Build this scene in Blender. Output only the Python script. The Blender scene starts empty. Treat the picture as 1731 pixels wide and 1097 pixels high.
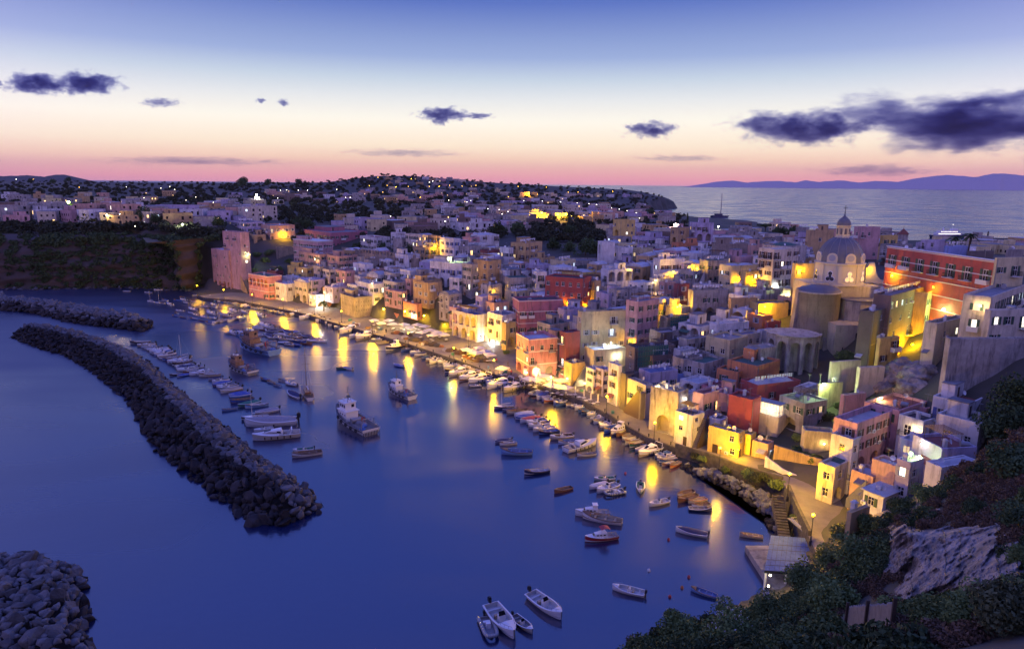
import bpy, bmesh, math, random
import numpy as np
from mathutils import Vector, Matrix
from mathutils.geometry import tessellate_polygon
rnd = random.Random(7)
# ------------------------------------------------------------------ camera, world, exposure
scn = bpy.context.scene
COL = scn.collection
F, CX, CY, CAMH, PITCH, ROLL = 1154., 865.5, 548.5, 55., math.radians(11.63), 0.0095
cam = bpy.data.cameras.new('camera'); camo = bpy.data.objects.new('camera', cam); COL.objects.link(camo)
cam.sensor_width = 36; cam.lens = 36*F/1731; cam.clip_start = 0.5; cam.clip_end = 200000
camo.matrix_world = Matrix.Translation((0, 0, CAMH)) @ Matrix.Rotation(math.radians(90)-PITCH, 4, 'X') @ Matrix.Rotation(ROLL, 4, 'Z')
scn.camera = camo
scn.view_settings.view_transform = 'Standard'; scn.view_settings.look = 'None'
scn.view_settings.exposure = 0.0; scn.view_settings.gamma = 1.0
scn.cycles.max_bounces = 5; scn.cycles.diffuse_bounces = 2; scn.cycles.glossy_bounces = 2
scn.cycles.transmission_bounces = 2; scn.cycles.transparent_max_bounces = 6; scn.cycles.volume_bounces = 0
scn.cycles.use_denoising = True
scn.cycles.sample_clamp_indirect = 3.0
scn.cycles.caustics_reflective = False; scn.cycles.caustics_refractive = False

def lin(c):
    return tuple(((v/255)/12.92 if v/255 <= 0.04045 else ((v/255+0.055)/1.055)**2.4) for v in c)+(1.0,)

world = bpy.data.worlds.new('World'); scn.world = world; world.use_nodes = True
wt = world.node_tree; wt.nodes.clear()
def N(t, kind, **kw):
    n = t.nodes.new(kind)
    for k, v in kw.items(): setattr(n, k, v)
    return n
def ramp(t, stops, interp='LINEAR'):
    r = N(t, 'ShaderNodeValToRGB'); r.color_ramp.interpolation = interp
    e = r.color_ramp.elements
    while len(e) > 1: e.remove(e[-1])
    e[0].position = stops[0][0]; e[0].color = stops[0][1]
    for p, c in stops[1:]:
        k = e.new(p); k.color = c
    return r
def build_world():
    L = wt.links.new
    tc = N(wt, 'ShaderNodeTexCoord'); sp = N(wt, 'ShaderNodeSeparateXYZ'); L(tc.outputs['Generated'], sp.inputs[0])
    def S(pos, c, k=1.0):
        q = lin(c); return (pos, (q[0]*k, q[1]*k, q[2]*k, 1))
    front = ramp(wt, [S(0, (222, 152, 172), 1.25), S(.006, (236, 158, 166), 1.25), S(.018, (246, 182, 172), 1.2), S(.033, (254, 212, 184), 1.15), S(.052, (255, 234, 206), 1.15), S(.084, (255, 248, 232), 1.12), S(.113, (236, 238, 238), 1.04), S(.14, (204, 218, 234)),
                      S(.168, (160, 180, 224)), S(.235, (94, 120, 198)), S(.32, (80, 106, 200), 1.45), S(.5, (72, 98, 202), 1.65), S(1, (78, 96, 202), 1.5)])
    back = ramp(wt, [S(0, (112, 96, 150), 1.5), S(.05, (162, 128, 172), 2.7), S(.15, (166, 138, 188), 2.7), S(.3, (138, 130, 198), 2.4), S(.6, (104, 110, 200), 1.7), S(1, (78, 96, 202), 1.5)])
    L(sp.outputs['Z'], front.inputs[0]); L(sp.outputs['Z'], back.inputs[0])
    mr = N(wt, 'ShaderNodeMapRange'); mr.interpolation_type = 'SMOOTHSTEP'
    mr.inputs['From Min'].default_value = 0.98; mr.inputs['From Max'].default_value = 0.0
    L(sp.outputs['Y'], mr.inputs['Value'])
    mx = N(wt, 'ShaderNodeMix'); mx.data_type = 'RGBA'
    L(mr.outputs[0], mx.inputs['Factor']); L(front.outputs[0], mx.inputs['A']); L(back.outputs[0], mx.inputs['B'])
    bg = N(wt, 'ShaderNodeBackground'); bg.inputs['Strength'].default_value = 1.0
    out = N(wt, 'ShaderNodeOutputWorld')
    L(mx.outputs['Result'], bg.inputs['Color']); L(bg.outputs[0], out.inputs['Surface'])
build_world()

# ------------------------------------------------------------------ picture -> place (distances are real metres)
def ray(px, py):
    u = (px-CX)/F; v = -(py-CY)/F
    c, s = math.cos(ROLL), math.sin(ROLL)
    u, v = u*c-v*s, u*s+v*c
    return (u, math.cos(PITCH)+v*math.sin(PITCH), -math.sin(PITCH)+v*math.cos(PITCH))
def atz(px, py, z=0.):
    d = ray(px, py); t = (z-CAMH)/d[2]; return Vector((d[0]*t, d[1]*t, z))
def aty(px, py, Y):
    d = ray(px, py); t = Y/d[1]; return Vector((d[0]*t, Y, CAMH+d[2]*t))
def proj(x, y, z):
    z -= CAMH
    w = y*math.cos(PITCH)-z*math.sin(PITCH); v = y*math.sin(PITCH)+z*math.cos(PITCH)
    u = x/w; v = v/w; c, s = math.cos(ROLL), math.sin(ROLL)
    u, v = u*c+v*s, -u*s+v*c
    return (CX+u*F, CY-v*F)

# ------------------------------------------------------------------ object helpers
def tag(o, label=None, cat=None, group=None, kind=None):
    if label: o['label'] = label
    if cat: o['category'] = cat
    if group: o['group'] = group
    if kind: o['kind'] = kind
    return o
def empty(name, loc=(0, 0, 0), rz=0., sc=1.):
    o = bpy.data.objects.new(name, None); COL.objects.link(o); o.empty_display_size = 0.3
    o.location = loc; o.rotation_euler = (0, 0, rz); o.scale = (sc, sc, sc) if not hasattr(sc, '__len__') else sc
    return o
def place(name, me, parent=None, loc=(0, 0, 0), rz=0., sc=None, mat=None):
    o = bpy.data.objects.new(name, me); COL.objects.link(o)
    o.location = loc; o.rotation_euler = (0, 0, rz)
    if sc is not None: o.scale = sc if hasattr(sc, '__len__') else (sc, sc, sc)
    if parent: o.parent = parent
    if mat is not None:
        o.material_slots[0].link = 'OBJECT'; o.material_slots[0].material = mat
    return o
def children(o): return [c for c in o.children]
def copy_tree(o, parent=None):
    c = o.copy(); COL.objects.link(c)
    if parent: c.parent = parent
    for ch in o.children: copy_tree(ch, c)
    return c
class MB:
    def __init__(s): s.v = []; s.f = []; s.m = []
    def add(s, vs, fs, mi=0):
        b = len(s.v); s.v += [tuple(p) for p in vs]; s.f += [tuple(b+i for i in f) for f in fs]; s.m += [mi]*len(fs)
    def quad(s, a, b, c, d, mi=0): s.add([a, b, c, d], [(0, 1, 2, 3)], mi)
    def box(s, x0, x1, y0, y1, z0, z1, mi=0, faces='xXyYzZ'):
        v = [(x0, y0, z0), (x1, y0, z0), (x1, y1, z0), (x0, y1, z0), (x0, y0, z1), (x1, y0, z1), (x1, y1, z1), (x0, y1, z1)]
        fd = {'z': (3, 2, 1, 0), 'Z': (4, 5, 6, 7), 'y': (0, 1, 5, 4), 'X': (1, 2, 6, 5), 'Y': (2, 3, 7, 6), 'x': (3, 0, 4, 7)}
        s.add(v, [fd[k] for k in faces], mi)
    def tube(s, p, q, r, n=6, mi=0, r2=None, cap=True):
        p, q = Vector(p), Vector(q); d = (q-p)
        if d.length < 1e-6: return
        d.normalize(); a = d.orthogonal().normalized(); b = d.cross(a); r2 = r if r2 is None else r2
        vs = []
        for k in range(n):
            t = 2*math.pi*k/n; e = a*math.cos(t)+b*math.sin(t); vs.append(p+e*r); vs.append(q+e*r2)
        fs = [(2*k, 2*((k+1) % n), 2*((k+1) % n)+1, 2*k+1) for k in range(n)]
        if cap: fs += [tuple(2*k for k in range(n))[::-1], tuple(2*k+1 for k in range(n))]
        s.add(vs, fs, mi)
    def lathe(s, prof, n=16, mi=0, cx=0, cy=0, a0=0, a1=2*math.pi):
        full = abs(a1-a0-2*math.pi) < 1e-6; m = n if full else n+1
        vs = []
        for r, z in prof:
            for k in range(m):
                t = a0+(a1-a0)*k/n; vs.append((cx+r*math.cos(t), cy+r*math.sin(t), z))
        fs = []
        for i in range(len(prof)-1):
            for k in range(n):
                k2 = (k+1) % m
                fs.append((i*m+k, i*m+k2, (i+1)*m+k2, (i+1)*m+k))
        s.add(vs, fs, mi)
    def prism(s, poly, z0, z1, mi=0, top=True):
        n = len(poly); vs = [(x, y, z0) for x, y in poly]+[(x, y, z1) for x, y in poly]
        fs = [(k, (k+1) % n, (k+1) % n+n, k+n) for k in range(n)]
        if top: fs += [tuple(range(n, 2*n)), tuple(range(n))[::-1]]
        s.add(vs, fs, mi)
    def mesh(s, name, mats, smooth=False):
        me = bpy.data.meshes.new(name)
        me.from_pydata(s.v, [], s.f)
        mats = mats if isinstance(mats, (list, tuple)) else [mats]
        for m in mats: me.materials.append(m)
        if len(mats) > 1: me.polygons.foreach_set('material_index', s.m)
        if smooth: me.polygons.foreach_set('use_smooth', [True]*len(s.f))
        me.update(); return me
    def build(s, name, mats, parent=None, loc=(0, 0, 0), rz=0., smooth=False, sc=None):
        return place(name, s.mesh(name, mats, smooth), parent, loc, rz, sc)
def npmesh(name, V, Fq, mat, smooth=False):
    me = bpy.data.meshes.new(name); V = np.asarray(V, np.float32); Fq = np.asarray(Fq, np.int32)
    k = Fq.shape[1]
    me.vertices.add(len(V)); me.vertices.foreach_set('co', V.ravel())
    me.loops.add(Fq.size); me.loops.foreach_set('vertex_index', Fq.ravel())
    me.polygons.add(len(Fq)); me.polygons.foreach_set('loop_start', np.arange(0, Fq.size, k, dtype=np.int32))
    if smooth: me.polygons.foreach_set('use_smooth', np.ones(len(Fq), bool))
    me.materials.append(mat); me.update(calc_edges=True); me.validate(); return me

# ------------------------------------------------------------------ materials
MATS = {}
def mat(name, color, rough=0.8, emit=None, es=0., metal=0., var=0.0, scale=0.5, col2=None, stain=0.0, bump=0.0, bscale=None, randv=0.0, coords='pos', spec=None):
    if name in MATS: return MATS[name]
    m = bpy.data.materials.new(name); m.use_nodes = True; t = m.node_tree; L = t.links.new
    b = t.nodes['Principled BSDF']; b.inputs['Roughness'].default_value = rough; b.inputs['Metallic'].default_value = metal
    if spec is not None: b.inputs['Specular IOR Level'].default_value = spec
    c = tuple(color)+(1,) if len(color) == 3 else color
    b.inputs['Base Color'].default_value = c
    if emit: b.inputs['Emission Color'].default_value = tuple(emit)+(1,); b.inputs['Emission Strength'].default_value = es
    if var or stain or randv or bump:
        geo = N(t, 'ShaderNodeNewGeometry'); src = geo.outputs['Position']
        if coords == 'obj':
            src = N(t, 'ShaderNodeTexCoord').outputs['Object']
        cur = None
        rgb = N(t, 'ShaderNodeRGB'); rgb.outputs[0].default_value = c; cur = rgb.outputs[0]
        if var:
            nz = N(t, 'ShaderNodeTexNoise'); nz.inputs['Scale'].default_value = scale; nz.inputs['Detail'].default_value = 6; nz.inputs['Roughness'].default_value = .65
            L(src, nz.inputs['Vector'])
            mr = N(t, 'ShaderNodeMapRange'); mr.inputs['From Min'].default_value = .36; mr.inputs['From Max'].default_value = .64; mr.inputs['To Max'].default_value = var
            L(nz.outputs['Fac'], mr.inputs['Value'])
            mx = N(t, 'ShaderNodeMix'); mx.data_type = 'RGBA'; L(mr.outputs[0], mx.inputs['Factor']); L(cur, mx.inputs['A'])
            c2 = col2 if col2 else tuple(v*.45 for v in c[:3])
            mx.inputs['B'].default_value = tuple(c2)+(1,); cur = mx.outputs['Result']
        if stain:
            mp = N(t, 'ShaderNodeMapping'); mp.inputs['Scale'].default_value = (1.1, 1.1, .16); L(src, mp.inputs['Vector'])
            n2 = N(t, 'ShaderNodeTexNoise'); n2.inputs['Scale'].default_value = .9; n2.inputs['Detail'].default_value = 7; n2.inputs['Roughness'].default_value = .7
            L(mp.outputs[0], n2.inputs['Vector'])
            mr = N(t, 'ShaderNodeMapRange'); mr.inputs['From Min'].default_value = .5; mr.inputs['From Max'].default_value = .68; mr.inputs['To Max'].default_value = stain
            L(n2.outputs['Fac'], mr.inputs['Value'])
            mx = N(t, 'ShaderNodeMix'); mx.data_type = 'RGBA'; L(mr.outputs[0], mx.inputs['Factor']); L(cur, mx.inputs['A'])
            mx.inputs['B'].default_value = (.075, .065, .06, 1); cur = mx.outputs['Result']
        if randv:
            oi = N(t, 'ShaderNodeObjectInfo'); mr = N(t, 'ShaderNodeMapRange'); mr.inputs['To Min'].default_value = 1-randv; mr.inputs['To Max'].default_value = 1+randv
            L(oi.outputs['Random'], mr.inputs['Value'])
            hs = N(t, 'ShaderNodeHueSaturation'); L(mr.outputs[0], hs.inputs['Value']); L(cur, hs.inputs['Color']); cur = hs.outputs[0]
        L(cur, b.inputs['Base Color'])
        if bump:
            n3 = N(t, 'ShaderNodeTexNoise'); n3.inputs['Scale'].default_value = bscale or scale*6; n3.inputs['Detail'].default_value = 5; L(src, n3.inputs['Vector'])
            bp = N(t, 'ShaderNodeBump'); bp.inputs['Strength'].default_value = bump; bp.inputs['Distance'].default_value = .3; L(n3.outputs['Fac'], bp.inputs['Height']); L(bp.outputs[0], b.inputs['Normal'])
    MATS[name] = m; return m

def water_mat():
    m = bpy.data.materials.new('water'); m.use_nodes = True; t = m.node_tree; L = t.links.new
    b = t.nodes['Principled BSDF']; b.inputs['Base Color'].default_value = (.005, .014, .055, 1); b.inputs['Roughness'].default_value = .14
    b.inputs['IOR'].default_value = 1.85; b.inputs['Specular IOR Level'].default_value = .85
    geo = N(t, 'ShaderNodeNewGeometry')
    mp = N(t, 'ShaderNodeMapping'); mp.inputs['Scale'].default_value = (.012, .03, .02); L(geo.outputs['Position'], mp.inputs['Vector'])
    nz = N(t, 'ShaderNodeTexNoise'); nz.inputs['Scale'].default_value = 1; nz.inputs['Detail'].default_value = 2; nz.inputs['Distortion'].default_value = .6; L(mp.outputs[0], nz.inputs['Vector'])
    mr = N(t, 'ShaderNodeMapRange'); mr.inputs['From Min'].default_value = .3; mr.inputs['From Max'].default_value = .75; mr.inputs['To Min'].default_value = .10; mr.inputs['To Max'].default_value = .30; mr.interpolation_type = 'SMOOTHSTEP'
    L(nz.outputs['Fac'], mr.inputs['Value'])
    sx = N(t, 'ShaderNodeSeparateXYZ'); L(geo.outputs['Position'], sx.inputs[0]); fr = N(t, 'ShaderNodeMapRange'); fr.inputs['From Min'].default_value = 380; fr.inputs['From Max'].default_value = 1100; fr.inputs['To Max'].default_value = .06; L(sx.outputs['Y'], fr.inputs['Value'])
    ad = N(t, 'ShaderNodeMath', operation='ADD'); L(mr.outputs[0], ad.inputs[0]); L(fr.outputs[0], ad.inputs[1])
    f2 = N(t, 'ShaderNodeMapRange'); f2.inputs['From Min'].default_value = -25; f2.inputs['From Max'].default_value = -150; f2.inputs['To Max'].default_value = .17; L(sx.outputs['X'], f2.inputs['Value']); a2 = N(t, 'ShaderNodeMath', operation='ADD'); L(ad.outputs[0], a2.inputs[0]); L(f2.outputs[0], a2.inputs[1]); L(a2.outputs[0], b.inputs['Roughness'])
    m2 = N(t, 'ShaderNodeMapping'); m2.inputs['Scale'].default_value = (.5, .8, .5); L(geo.outputs['Position'], m2.inputs['Vector'])
    n2 = N(t, 'ShaderNodeTexNoise'); n2.inputs['Scale'].default_value = 1; n2.inputs['Detail'].default_value = 4; L(m2.outputs[0], n2.inputs['Vector'])
    bp = N(t, 'ShaderNodeBump'); bp.inputs['Strength'].default_value = .10; bp.inputs['Distance'].default_value = .25; L(n2.outputs['Fac'], bp.inputs['Height']); L(bp.outputs[0], b.inputs['Normal'])
    return m

GRASSY = (.028, .036, .018)
M_ground = mat('ground_earth', (.085, .075, .06), .95, var=.9, scale=.05, col2=(.035, .04, .022), bump=.4, bscale=.4)
M_stonepave = mat('quay_paving', (.20, .175, .15), .75, var=.7, scale=.35, col2=(.11, .095, .085), stain=.2, bump=.15, bscale=3)
M_quaywall = mat('quay_wall_stone', (.085, .075, .07), .85, var=.8, scale=.8, col2=(.03, .028, .026), bump=.6, bscale=1.5)
M_rockdark = mat('cliff_rock', (.07, .048, .038), .95, var=.9, scale=.07, col2=(.035, .032, .022), stain=.3, bump=.9, bscale=.35)

# ------------------------------------------------------------------ terrain
QE = [(333, 500), (345, 504), (400, 508), (455, 519), (520, 532), (560, 545), (610, 559), (663, 574), (690, 582), (746, 601), (800, 619), (835, 634), (890, 647), (931, 660), (986, 680), (1032, 704), (1068, 726), (1101, 744), (1141, 757)]
QZ = 1.5
quay_edge = [atz(x, y, QZ) for x, y in QE]
wall_edge = [atz(1141, 757, QZ), atz(1198, 774, 1.8), atz(1257, 794, 2.3), atz(1321, 811, 3.6), atz(1330, 826, 3.8), atz(1343, 857, 3.8), atz(1366, 905, 3.8), atz(1385, 945, 4.2)]
def _pave():
    P = [Vector((p.x, p.y)) for p in quay_edge]+[Vector((p.x, p.y)) for p in wall_edge[1:]]; W = [16, 19, 20, 17, 18, 19, 21, 26, 28, 28, 27, 21, 13, 11, 11, 11, 11, 11, 10]+[9, 9, 14, 14, 15, 14, 10]; off = []
    for i in range(len(P)):
        d = (P[min(i+1, len(P)-1)]-P[max(i-1, 0)]).normalized(); n = Vector((-d.y, d.x)); off.append(n if n.x > 0 else -n)
    return P, off, [P[i]+off[i]*W[i] for i in range(len(P))]
PAVE = _pave()
shore = [(-900, 300), (-400, 322)]+[tuple(atz(x, y)[:2]) for x, y in [(0, 489), (60, 490), (120, 488), (200, 487), (290, 490), (325, 493)]]
shore += [tuple(p[:2]) for p in quay_edge[1:]]+[tuple(p[:2]) for p in wall_edge[1:-1]]
shore += [tuple(atz(x, y)[:2]) for x, y in [(1330, 925), (1290, 985), (1225, 1030), (1160, 1060), (1085, 1097)]]+[(10, 62), (-10, 48), (-60, 25), (-200, -60), (-400, -400), (900, -400), (900, 350), (420, 400), (300, 440), (200, 480), (215, 560), (250, 700), (245, 850), (225, 1050), (245, 1250), (300, 1450), (360, 1620), (402, 1705), (395, 1800), (200, 1950), (-300, 2300), (-1500, 2400), (-2600, 1800), (-2600, 300)]
SH = np.array(shore)
def in_land(X, Y):
    X = np.asarray(X, float); Y = np.asarray(Y, float); c = np.zeros(X.shape, bool); n = len(SH); j = n-1
    for i in range(n):
        xi, yi = SH[i]; xj, yj = SH[j]
        if yi != yj:
            c ^= ((yi > Y) != (yj > Y)) & (X < (xj-xi)*(Y-yi)/(yj-yi)+xi)
        j = i
    return c
def in_pave(X, Y, k=21):
    global SH
    a, SH = SH, np.array([tuple(p) for p in PAVE[0][:k]]+[tuple(p) for p in PAVE[2][:k]][::-1])
    c = in_land(X, Y); SH = a; return c
def seg_dist(X, Y, P):
    X = np.asarray(X, float); Y = np.asarray(Y, float); D = np.full(X.shape, 1e9)
    for i in range(len(P)-1):
        ax, ay = P[i][0], P[i][1]; bx, by = P[i+1][0], P[i+1][1]; dx, dy = bx-ax, by-ay
        t = np.clip(((X-ax)*dx+(Y-ay)*dy)/(dx*dx+dy*dy+1e-9), 0, 1)
        D = np.minimum(D, np.hypot(X-ax-t*dx, Y-ay-t*dy))
    return D
CP = []
def cz(px, py, z): CP.append(tuple(atz(px, py, z)))
def cy(px, py, Y): CP.append(tuple(aty(px, py, Y)))
def cw(x, y, z): CP.append((x, y, z))
for x, y, z in [(345, 500, 1.3), (400, 505, 1.3), (470, 514, 1.3), (540, 530, 1.3), (600, 548, 1.3), (660, 560, 1.3), (720, 565, 1.3), (780, 590, 1.3), (850, 612, 1.3), (900, 640, 1.3), (960, 655, 1.3), (1000, 668, 1.3), (1040, 690, 1.3), (1090, 722, 1.3), (1141, 745, 1.3), (1200, 765, 1.6), (1260, 785, 2.1), (1321, 800, 3.3), (1380, 830, 3.6), (1400, 880, 3.6), (1430, 850, 3.8), (1375, 910, 3.6),
                (350, 492, 1.2), (385, 497, 1.2), (412, 494, 1.4), (372, 486, 1.6), (445, 462, 8), (420, 420, 22), (440, 398, 26), (480, 395, 26), (560, 385, 27), (620, 400, 26), (700, 435, 22), (740, 420, 25), (850, 405, 26), (960, 400, 26), (1000, 395, 26), (900, 450, 20), (1100, 420, 26), (1200, 435, 25), (1290, 530, 18), (1250, 480, 23), (1145, 540, 15), (1050, 520, 15), (960, 520, 13), (850, 520, 12), (740, 500, 13), (640, 480, 12), (560, 465, 13),
                (1418, 540, 19), (1340, 640, 9), (1300, 640, 9), (1390, 640, 10), (1460, 640, 11), (1430, 602, 13), (1400, 600, 12.5), (1548, 600, 19), (1640, 600, 23), (1600, 560, 25), (1500, 500, 28), (1600, 480, 29), (1700, 500, 30), (1725, 600, 27), (1230, 640, 8), (1150, 620, 8), (1330, 700, 7.5), (1420, 700, 9), (1300, 745, 3.5), (1500, 745, 9), (1450, 800, 7.2), (1500, 800, 7.6), (1430, 845, 4), (1560, 720, 13), (1650, 720, 17), (1490, 860, 5.8), (1540, 830, 8), (1620, 800, 11), (1300, 940, 1), (1350, 950, 1.6), (1372, 985, 3), (1300, 1012, 1), (1250, 1035, .5), (1330, 915, 2.5), (1395, 925, 3.4), (1600, 640, 22), (1700, 660, 22)]:
    cz(x, y, z)
for q_ in [(-140, 335, 1.5), (-150, 342, 2.5), (-130, 324, 1.3), (-120, 318, 1.4), (-112, 312, 1.6), (-136, 329, 1.3), (-125, 330, 2), (-145, 328, 1.2), (-137, 335, 1.3), (-143, 341, 1.3), (-151, 347, 1.5), (-147, 336, 1.2), (-158, 348, 2), (-136, 340, 2)]: cw(*q_)
# plateau and far country
for x, y, z in [(-300, 352, 1), (-300, 375, 29), (-230, 375, 29), (-180, 372, 27), (-420, 345, 28), (-420, 420, 29), (-300, 500, 30), (-150, 480, 28), (0, 420, 27), (60, 380, 27), (0, 520, 27), (100, 420, 25), (-200, 700, 31), (-450, 700, 32), (0, 700, 29), (150, 600, 24), (180, 400, 22), (130, 330, 26), (150, 240, 30), (140, 180, 32), (180, 120, 40), (250, 300, 24), (120, 900, 26), (200, 1000, 6), (-100, 950, 33), (-500, 1000, 36), (-900, 900, 38), (-900, 500, 34), (-900, 1500, 42), (-600, 1600, 42), (100, 1200, 30), (-1500, 1500, 44), (-1500, 700, 40)]:
    cw(x, y, z)
for px, py, Y in [(250, 312, 1500), (350, 314, 1500), (450, 313, 1500), (530, 311, 1500), (580, 306, 1500), (610, 300, 1500), (645, 297, 1500), (700, 298, 1500), (760, 303, 1500), (830, 312, 1500), (900, 316, 1550), (960, 319, 1600), (1010, 322, 1620), (1060, 321, 1640), (1090, 325, 1660), (1110, 333, 1680), (1128, 342, 1695), (1060, 322, 1720), (1100, 330, 1740)]: cy(px, py, Y)
for px, py, Y in [(640, 330, 1100), (700, 335, 1050), (800, 338, 1050), (900, 345, 1000), (980, 350, 1000), (1000, 336, 1300), (1060, 345, 1350), (560, 336, 1050), (640, 308, 2100)]: cy(px, py, Y)
# near hillside (camera stands on it)
for x, y, z in [(5, 3, 51), (25, 3, 54), (60, 5, 56), (-20, 10, 30), (5, 20, 38), (0, 40, 17), (16, 30, 34), (30, 25, 40), (50, 30, 42), (80, 40, 46), (100, 70, 44), (-10, 44, 3)]: cw(x, y, z)
for px, py, Y in [(1100, 1110, 55), (1180, 1090, 60), (1250, 1060, 68), (1240, 1110, 50), (1330, 1060, 62), (1400, 1080, 46), (1400, 990, 66), (1450, 930, 74), (1500, 885, 78), (1545, 868, 74), (1500, 980, 55), (1520, 900, 60), (1600, 840, 74), (1650, 810, 74), (1560, 1010, 48), (1620, 900, 56), (1700, 870, 58), (1700, 800, 68), (1731, 720, 82), (1600, 1080, 34), (1731, 1000, 36), (1731, 900, 46), (1490, 1090, 38), (1460, 1050, 44), (1640, 1010, 42)]: cy(px, py, Y)
CPa = np.array(CP)
def _rbf_fit():
    P = CPa[:, :2]; n = len(P); w = 1.0
    D = np.hypot(P[:, None, 0]-P[None, :, 0], P[:, None, 1]-P[None, :, 1])
    A = np.zeros((n+3, n+3)); A[:n, :n] = D+np.eye(n)*-.5; A[:n, n] = 1; A[:n, n+1:] = P/1000; A[n, :n] = 1; A[n+1:, :n] = P.T/1000
    b = np.zeros(n+3); b[:n] = CPa[:, 2]; return np.linalg.solve(A, b)
RW = _rbf_fit()
def hraw(X, Y):
    X = np.asarray(X, float); Y = np.asarray(Y, float); sh = X.shape; X = X.ravel(); Y = Y.ravel(); out = np.empty(X.size)
    for k in range(0, X.size, 8000):
        x = X[k:k+8000]; y = Y[k:k+8000]
        D = np.hypot(x[:, None]-CPa[None, :, 0], y[:, None]-CPa[None, :, 1])
        out[k:k+8000] = D@RW[:-3]+RW[-3]+x/1000*RW[-2]+y/1000*RW[-1]
    return out.reshape(sh)
HARD = [p[:2] for p in quay_edge]+[p[:2] for p in wall_edge[:3]]
def height(X, Y):
    X = np.asarray(X, float); Y = np.asarray(Y, float)
    h = hraw(X, Y); land = in_land(X, Y)
    d = seg_dist(X, Y, SH)
    h = np.where(land, h, -4.0)
    h = np.where(land, np.where(d < 3, np.minimum(h, 1.0+d*1.2), np.maximum(h, .3)), np.maximum(-4., -.5-d*.5))
    h = np.where(land & (X < -158) & (Y > 280) & (Y < 420) & (X > -760), np.minimum(h, np.maximum(.2, (d-17)*5)), h)
    return np.where(in_pave(X, Y), np.minimum(h, 1.2), h)
def h1(x, y): return float(height(np.array([x]), np.array([y]))[0])
def hl(x, y): return float(hraw(np.array([x]), np.array([y]))[0])

def build_terrain():
    na, nr = 330, 250
    A = np.linspace(math.radians(-62), math.radians(62), na); R = np.geomspace(7, 2700, nr)
    AA, RR = np.meshgrid(A, R); X = RR*np.sin(AA); Y = RR*np.cos(AA)-4
    Z = height(X, Y)
    g = np.random.RandomState(3)
    # small-scale relief
    nx = np.sin(X*.31+Y*.17)*np.cos(Y*.23-X*.11)+.5*np.sin(X*.9+3)*np.cos(Y*.8)
    near = np.clip((RR-10)/30, 0, 1)
    Z = Z+np.where(in_land(X, Y), nx*.25*near, 0)
    idx = np.arange(na*nr).reshape(nr, na)
    Q = np.stack([idx[:-1, :-1], idx[:-1, 1:], idx[1:, 1:], idx[1:, :-1]], -1).reshape(-1, 4)[:, ::-1]
    me = npmesh('ground', np.stack([X, Y, Z], -1).reshape(-1, 3), Q, M_ground, True)
    tag(place('ground', me), kind='structure')
    mb = MB(); W = 70000.
    mb.add([(-W, -3000, 0), (W, -3000, 0), (W, W, 0), (-W, W, 0)], [(0, 1, 2, 3)])
    tag(mb.build('sea_water', water_mat()), kind='structure')
    mb = MB(); W = 3400.
    mb.add([(-W, -1500, -6), (W, -1500, -6), (W, 3000, -6), (-W, 3000, -6)], [(0, 1, 2, 3)])
build_terrain()

# ------------------------------------------------------------------ palette
PAL = dict(cream=(.60, .52, .40), white=(.70, .68, .66), pink=(.62, .27, .26), rose=(.55, .33, .33), magenta=(.42, .16, .20), red=(.40, .085, .07), darkred=(.24, .07, .075),
           orange=(.60, .24, .11), ochre=(.50, .34, .16), yellow=(.66, .47, .15), pale=(.62, .53, .30), grey=(.36, .33, .31), stone=(.33, .27, .21), brown=(.20, .145, .115),
           lilac=(.46, .40, .52), blue=(.24, .32, .60), salmon=(.60, .36, .27), rosy=(.62, .34, .35), old=(.44, .40, .36), dark=(.13, .11, .10))
CNAME = dict(cream='cream', white='white', pink='pink', rose='dusty rose', magenta='deep pink', red='red', darkred='dark red', orange='orange', ochre='ochre', yellow='yellow', pale='pale yellow',
             grey='grey', stone='bare stone', brown='brown', lilac='lilac', blue='blue', salmon='salmon', rosy='pale pink', old='weathered grey', dark='dark')
def wall_mat(c):
    st = {'old': .9, 'grey': .7, 'stone': .7, 'brown': .6, 'dark': .5}.get(c, .62)
    return mat('plaster_'+c, PAL[c], .85, var=.5 if c not in ('old', 'stone', 'grey') else .8, scale=.3, stain=st, randv=.10, bump=.2, bscale=2.0)
M_roof = {'grey': mat('roof_grey', (.20, .20, .215), .8, var=.6, scale=.4, stain=.3, randv=.25), 'white': mat('roof_white', (.50, .50, .52), .8, var=.5, scale=.3, randv=.15, stain=.25),
          'green': mat('roof_green', (.05, .11, .085), .8, var=.5, scale=.5, randv=.15), 'terra': mat('roof_terracotta', (.24, .08, .06), .8, var=.5, scale=.6, randv=.15),
          'blue': mat('roof_blue', (.10, .13, .26), .7, var=.4, scale=.5), 'dark': mat('roof_felt', (.06, .06, .065), .9, var=.5, scale=.5, randv=.2)}
M_trim = mat('window_frame_white', (.60, .58, .54), .6)
M_wood = mat('brown_wood', (.11, .06, .035), .6, randv=.3)
M_sh = {'green': mat('shutter_green', (.03, .07, .05), .6), 'brown': mat('shutter_brown', (.09, .045, .03), .6), 'white': mat('shutter_grey', (.36, .36, .36), .6), 'blue': mat('shutter_blue', (.06, .09, .26), .6)}
M_glass = mat('dark_window_glass', (.012, .013, .02), .12, spec=.8)
M_lit = [mat('lit_window_warm', (.8, .5, .2), .5, emit=(1., .62, .22), es=2.6), mat('lit_window_white', (.8, .8, .7), .5, emit=(1., .92, .66), es=2.2), mat('lit_window_dim', (.8, .5, .2), .5, emit=(1., .72, .34), es=.9), mat('lit_window_cool', (.8, .8, .8), .5, emit=(.72, .9, 1.), es=1.3)]
M_iron = mat('black_iron', (.02, .02, .022), .5)
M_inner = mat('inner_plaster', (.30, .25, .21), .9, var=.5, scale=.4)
M_door = mat('door_wood', (.07, .045, .035), .6, randv=.4)
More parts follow.
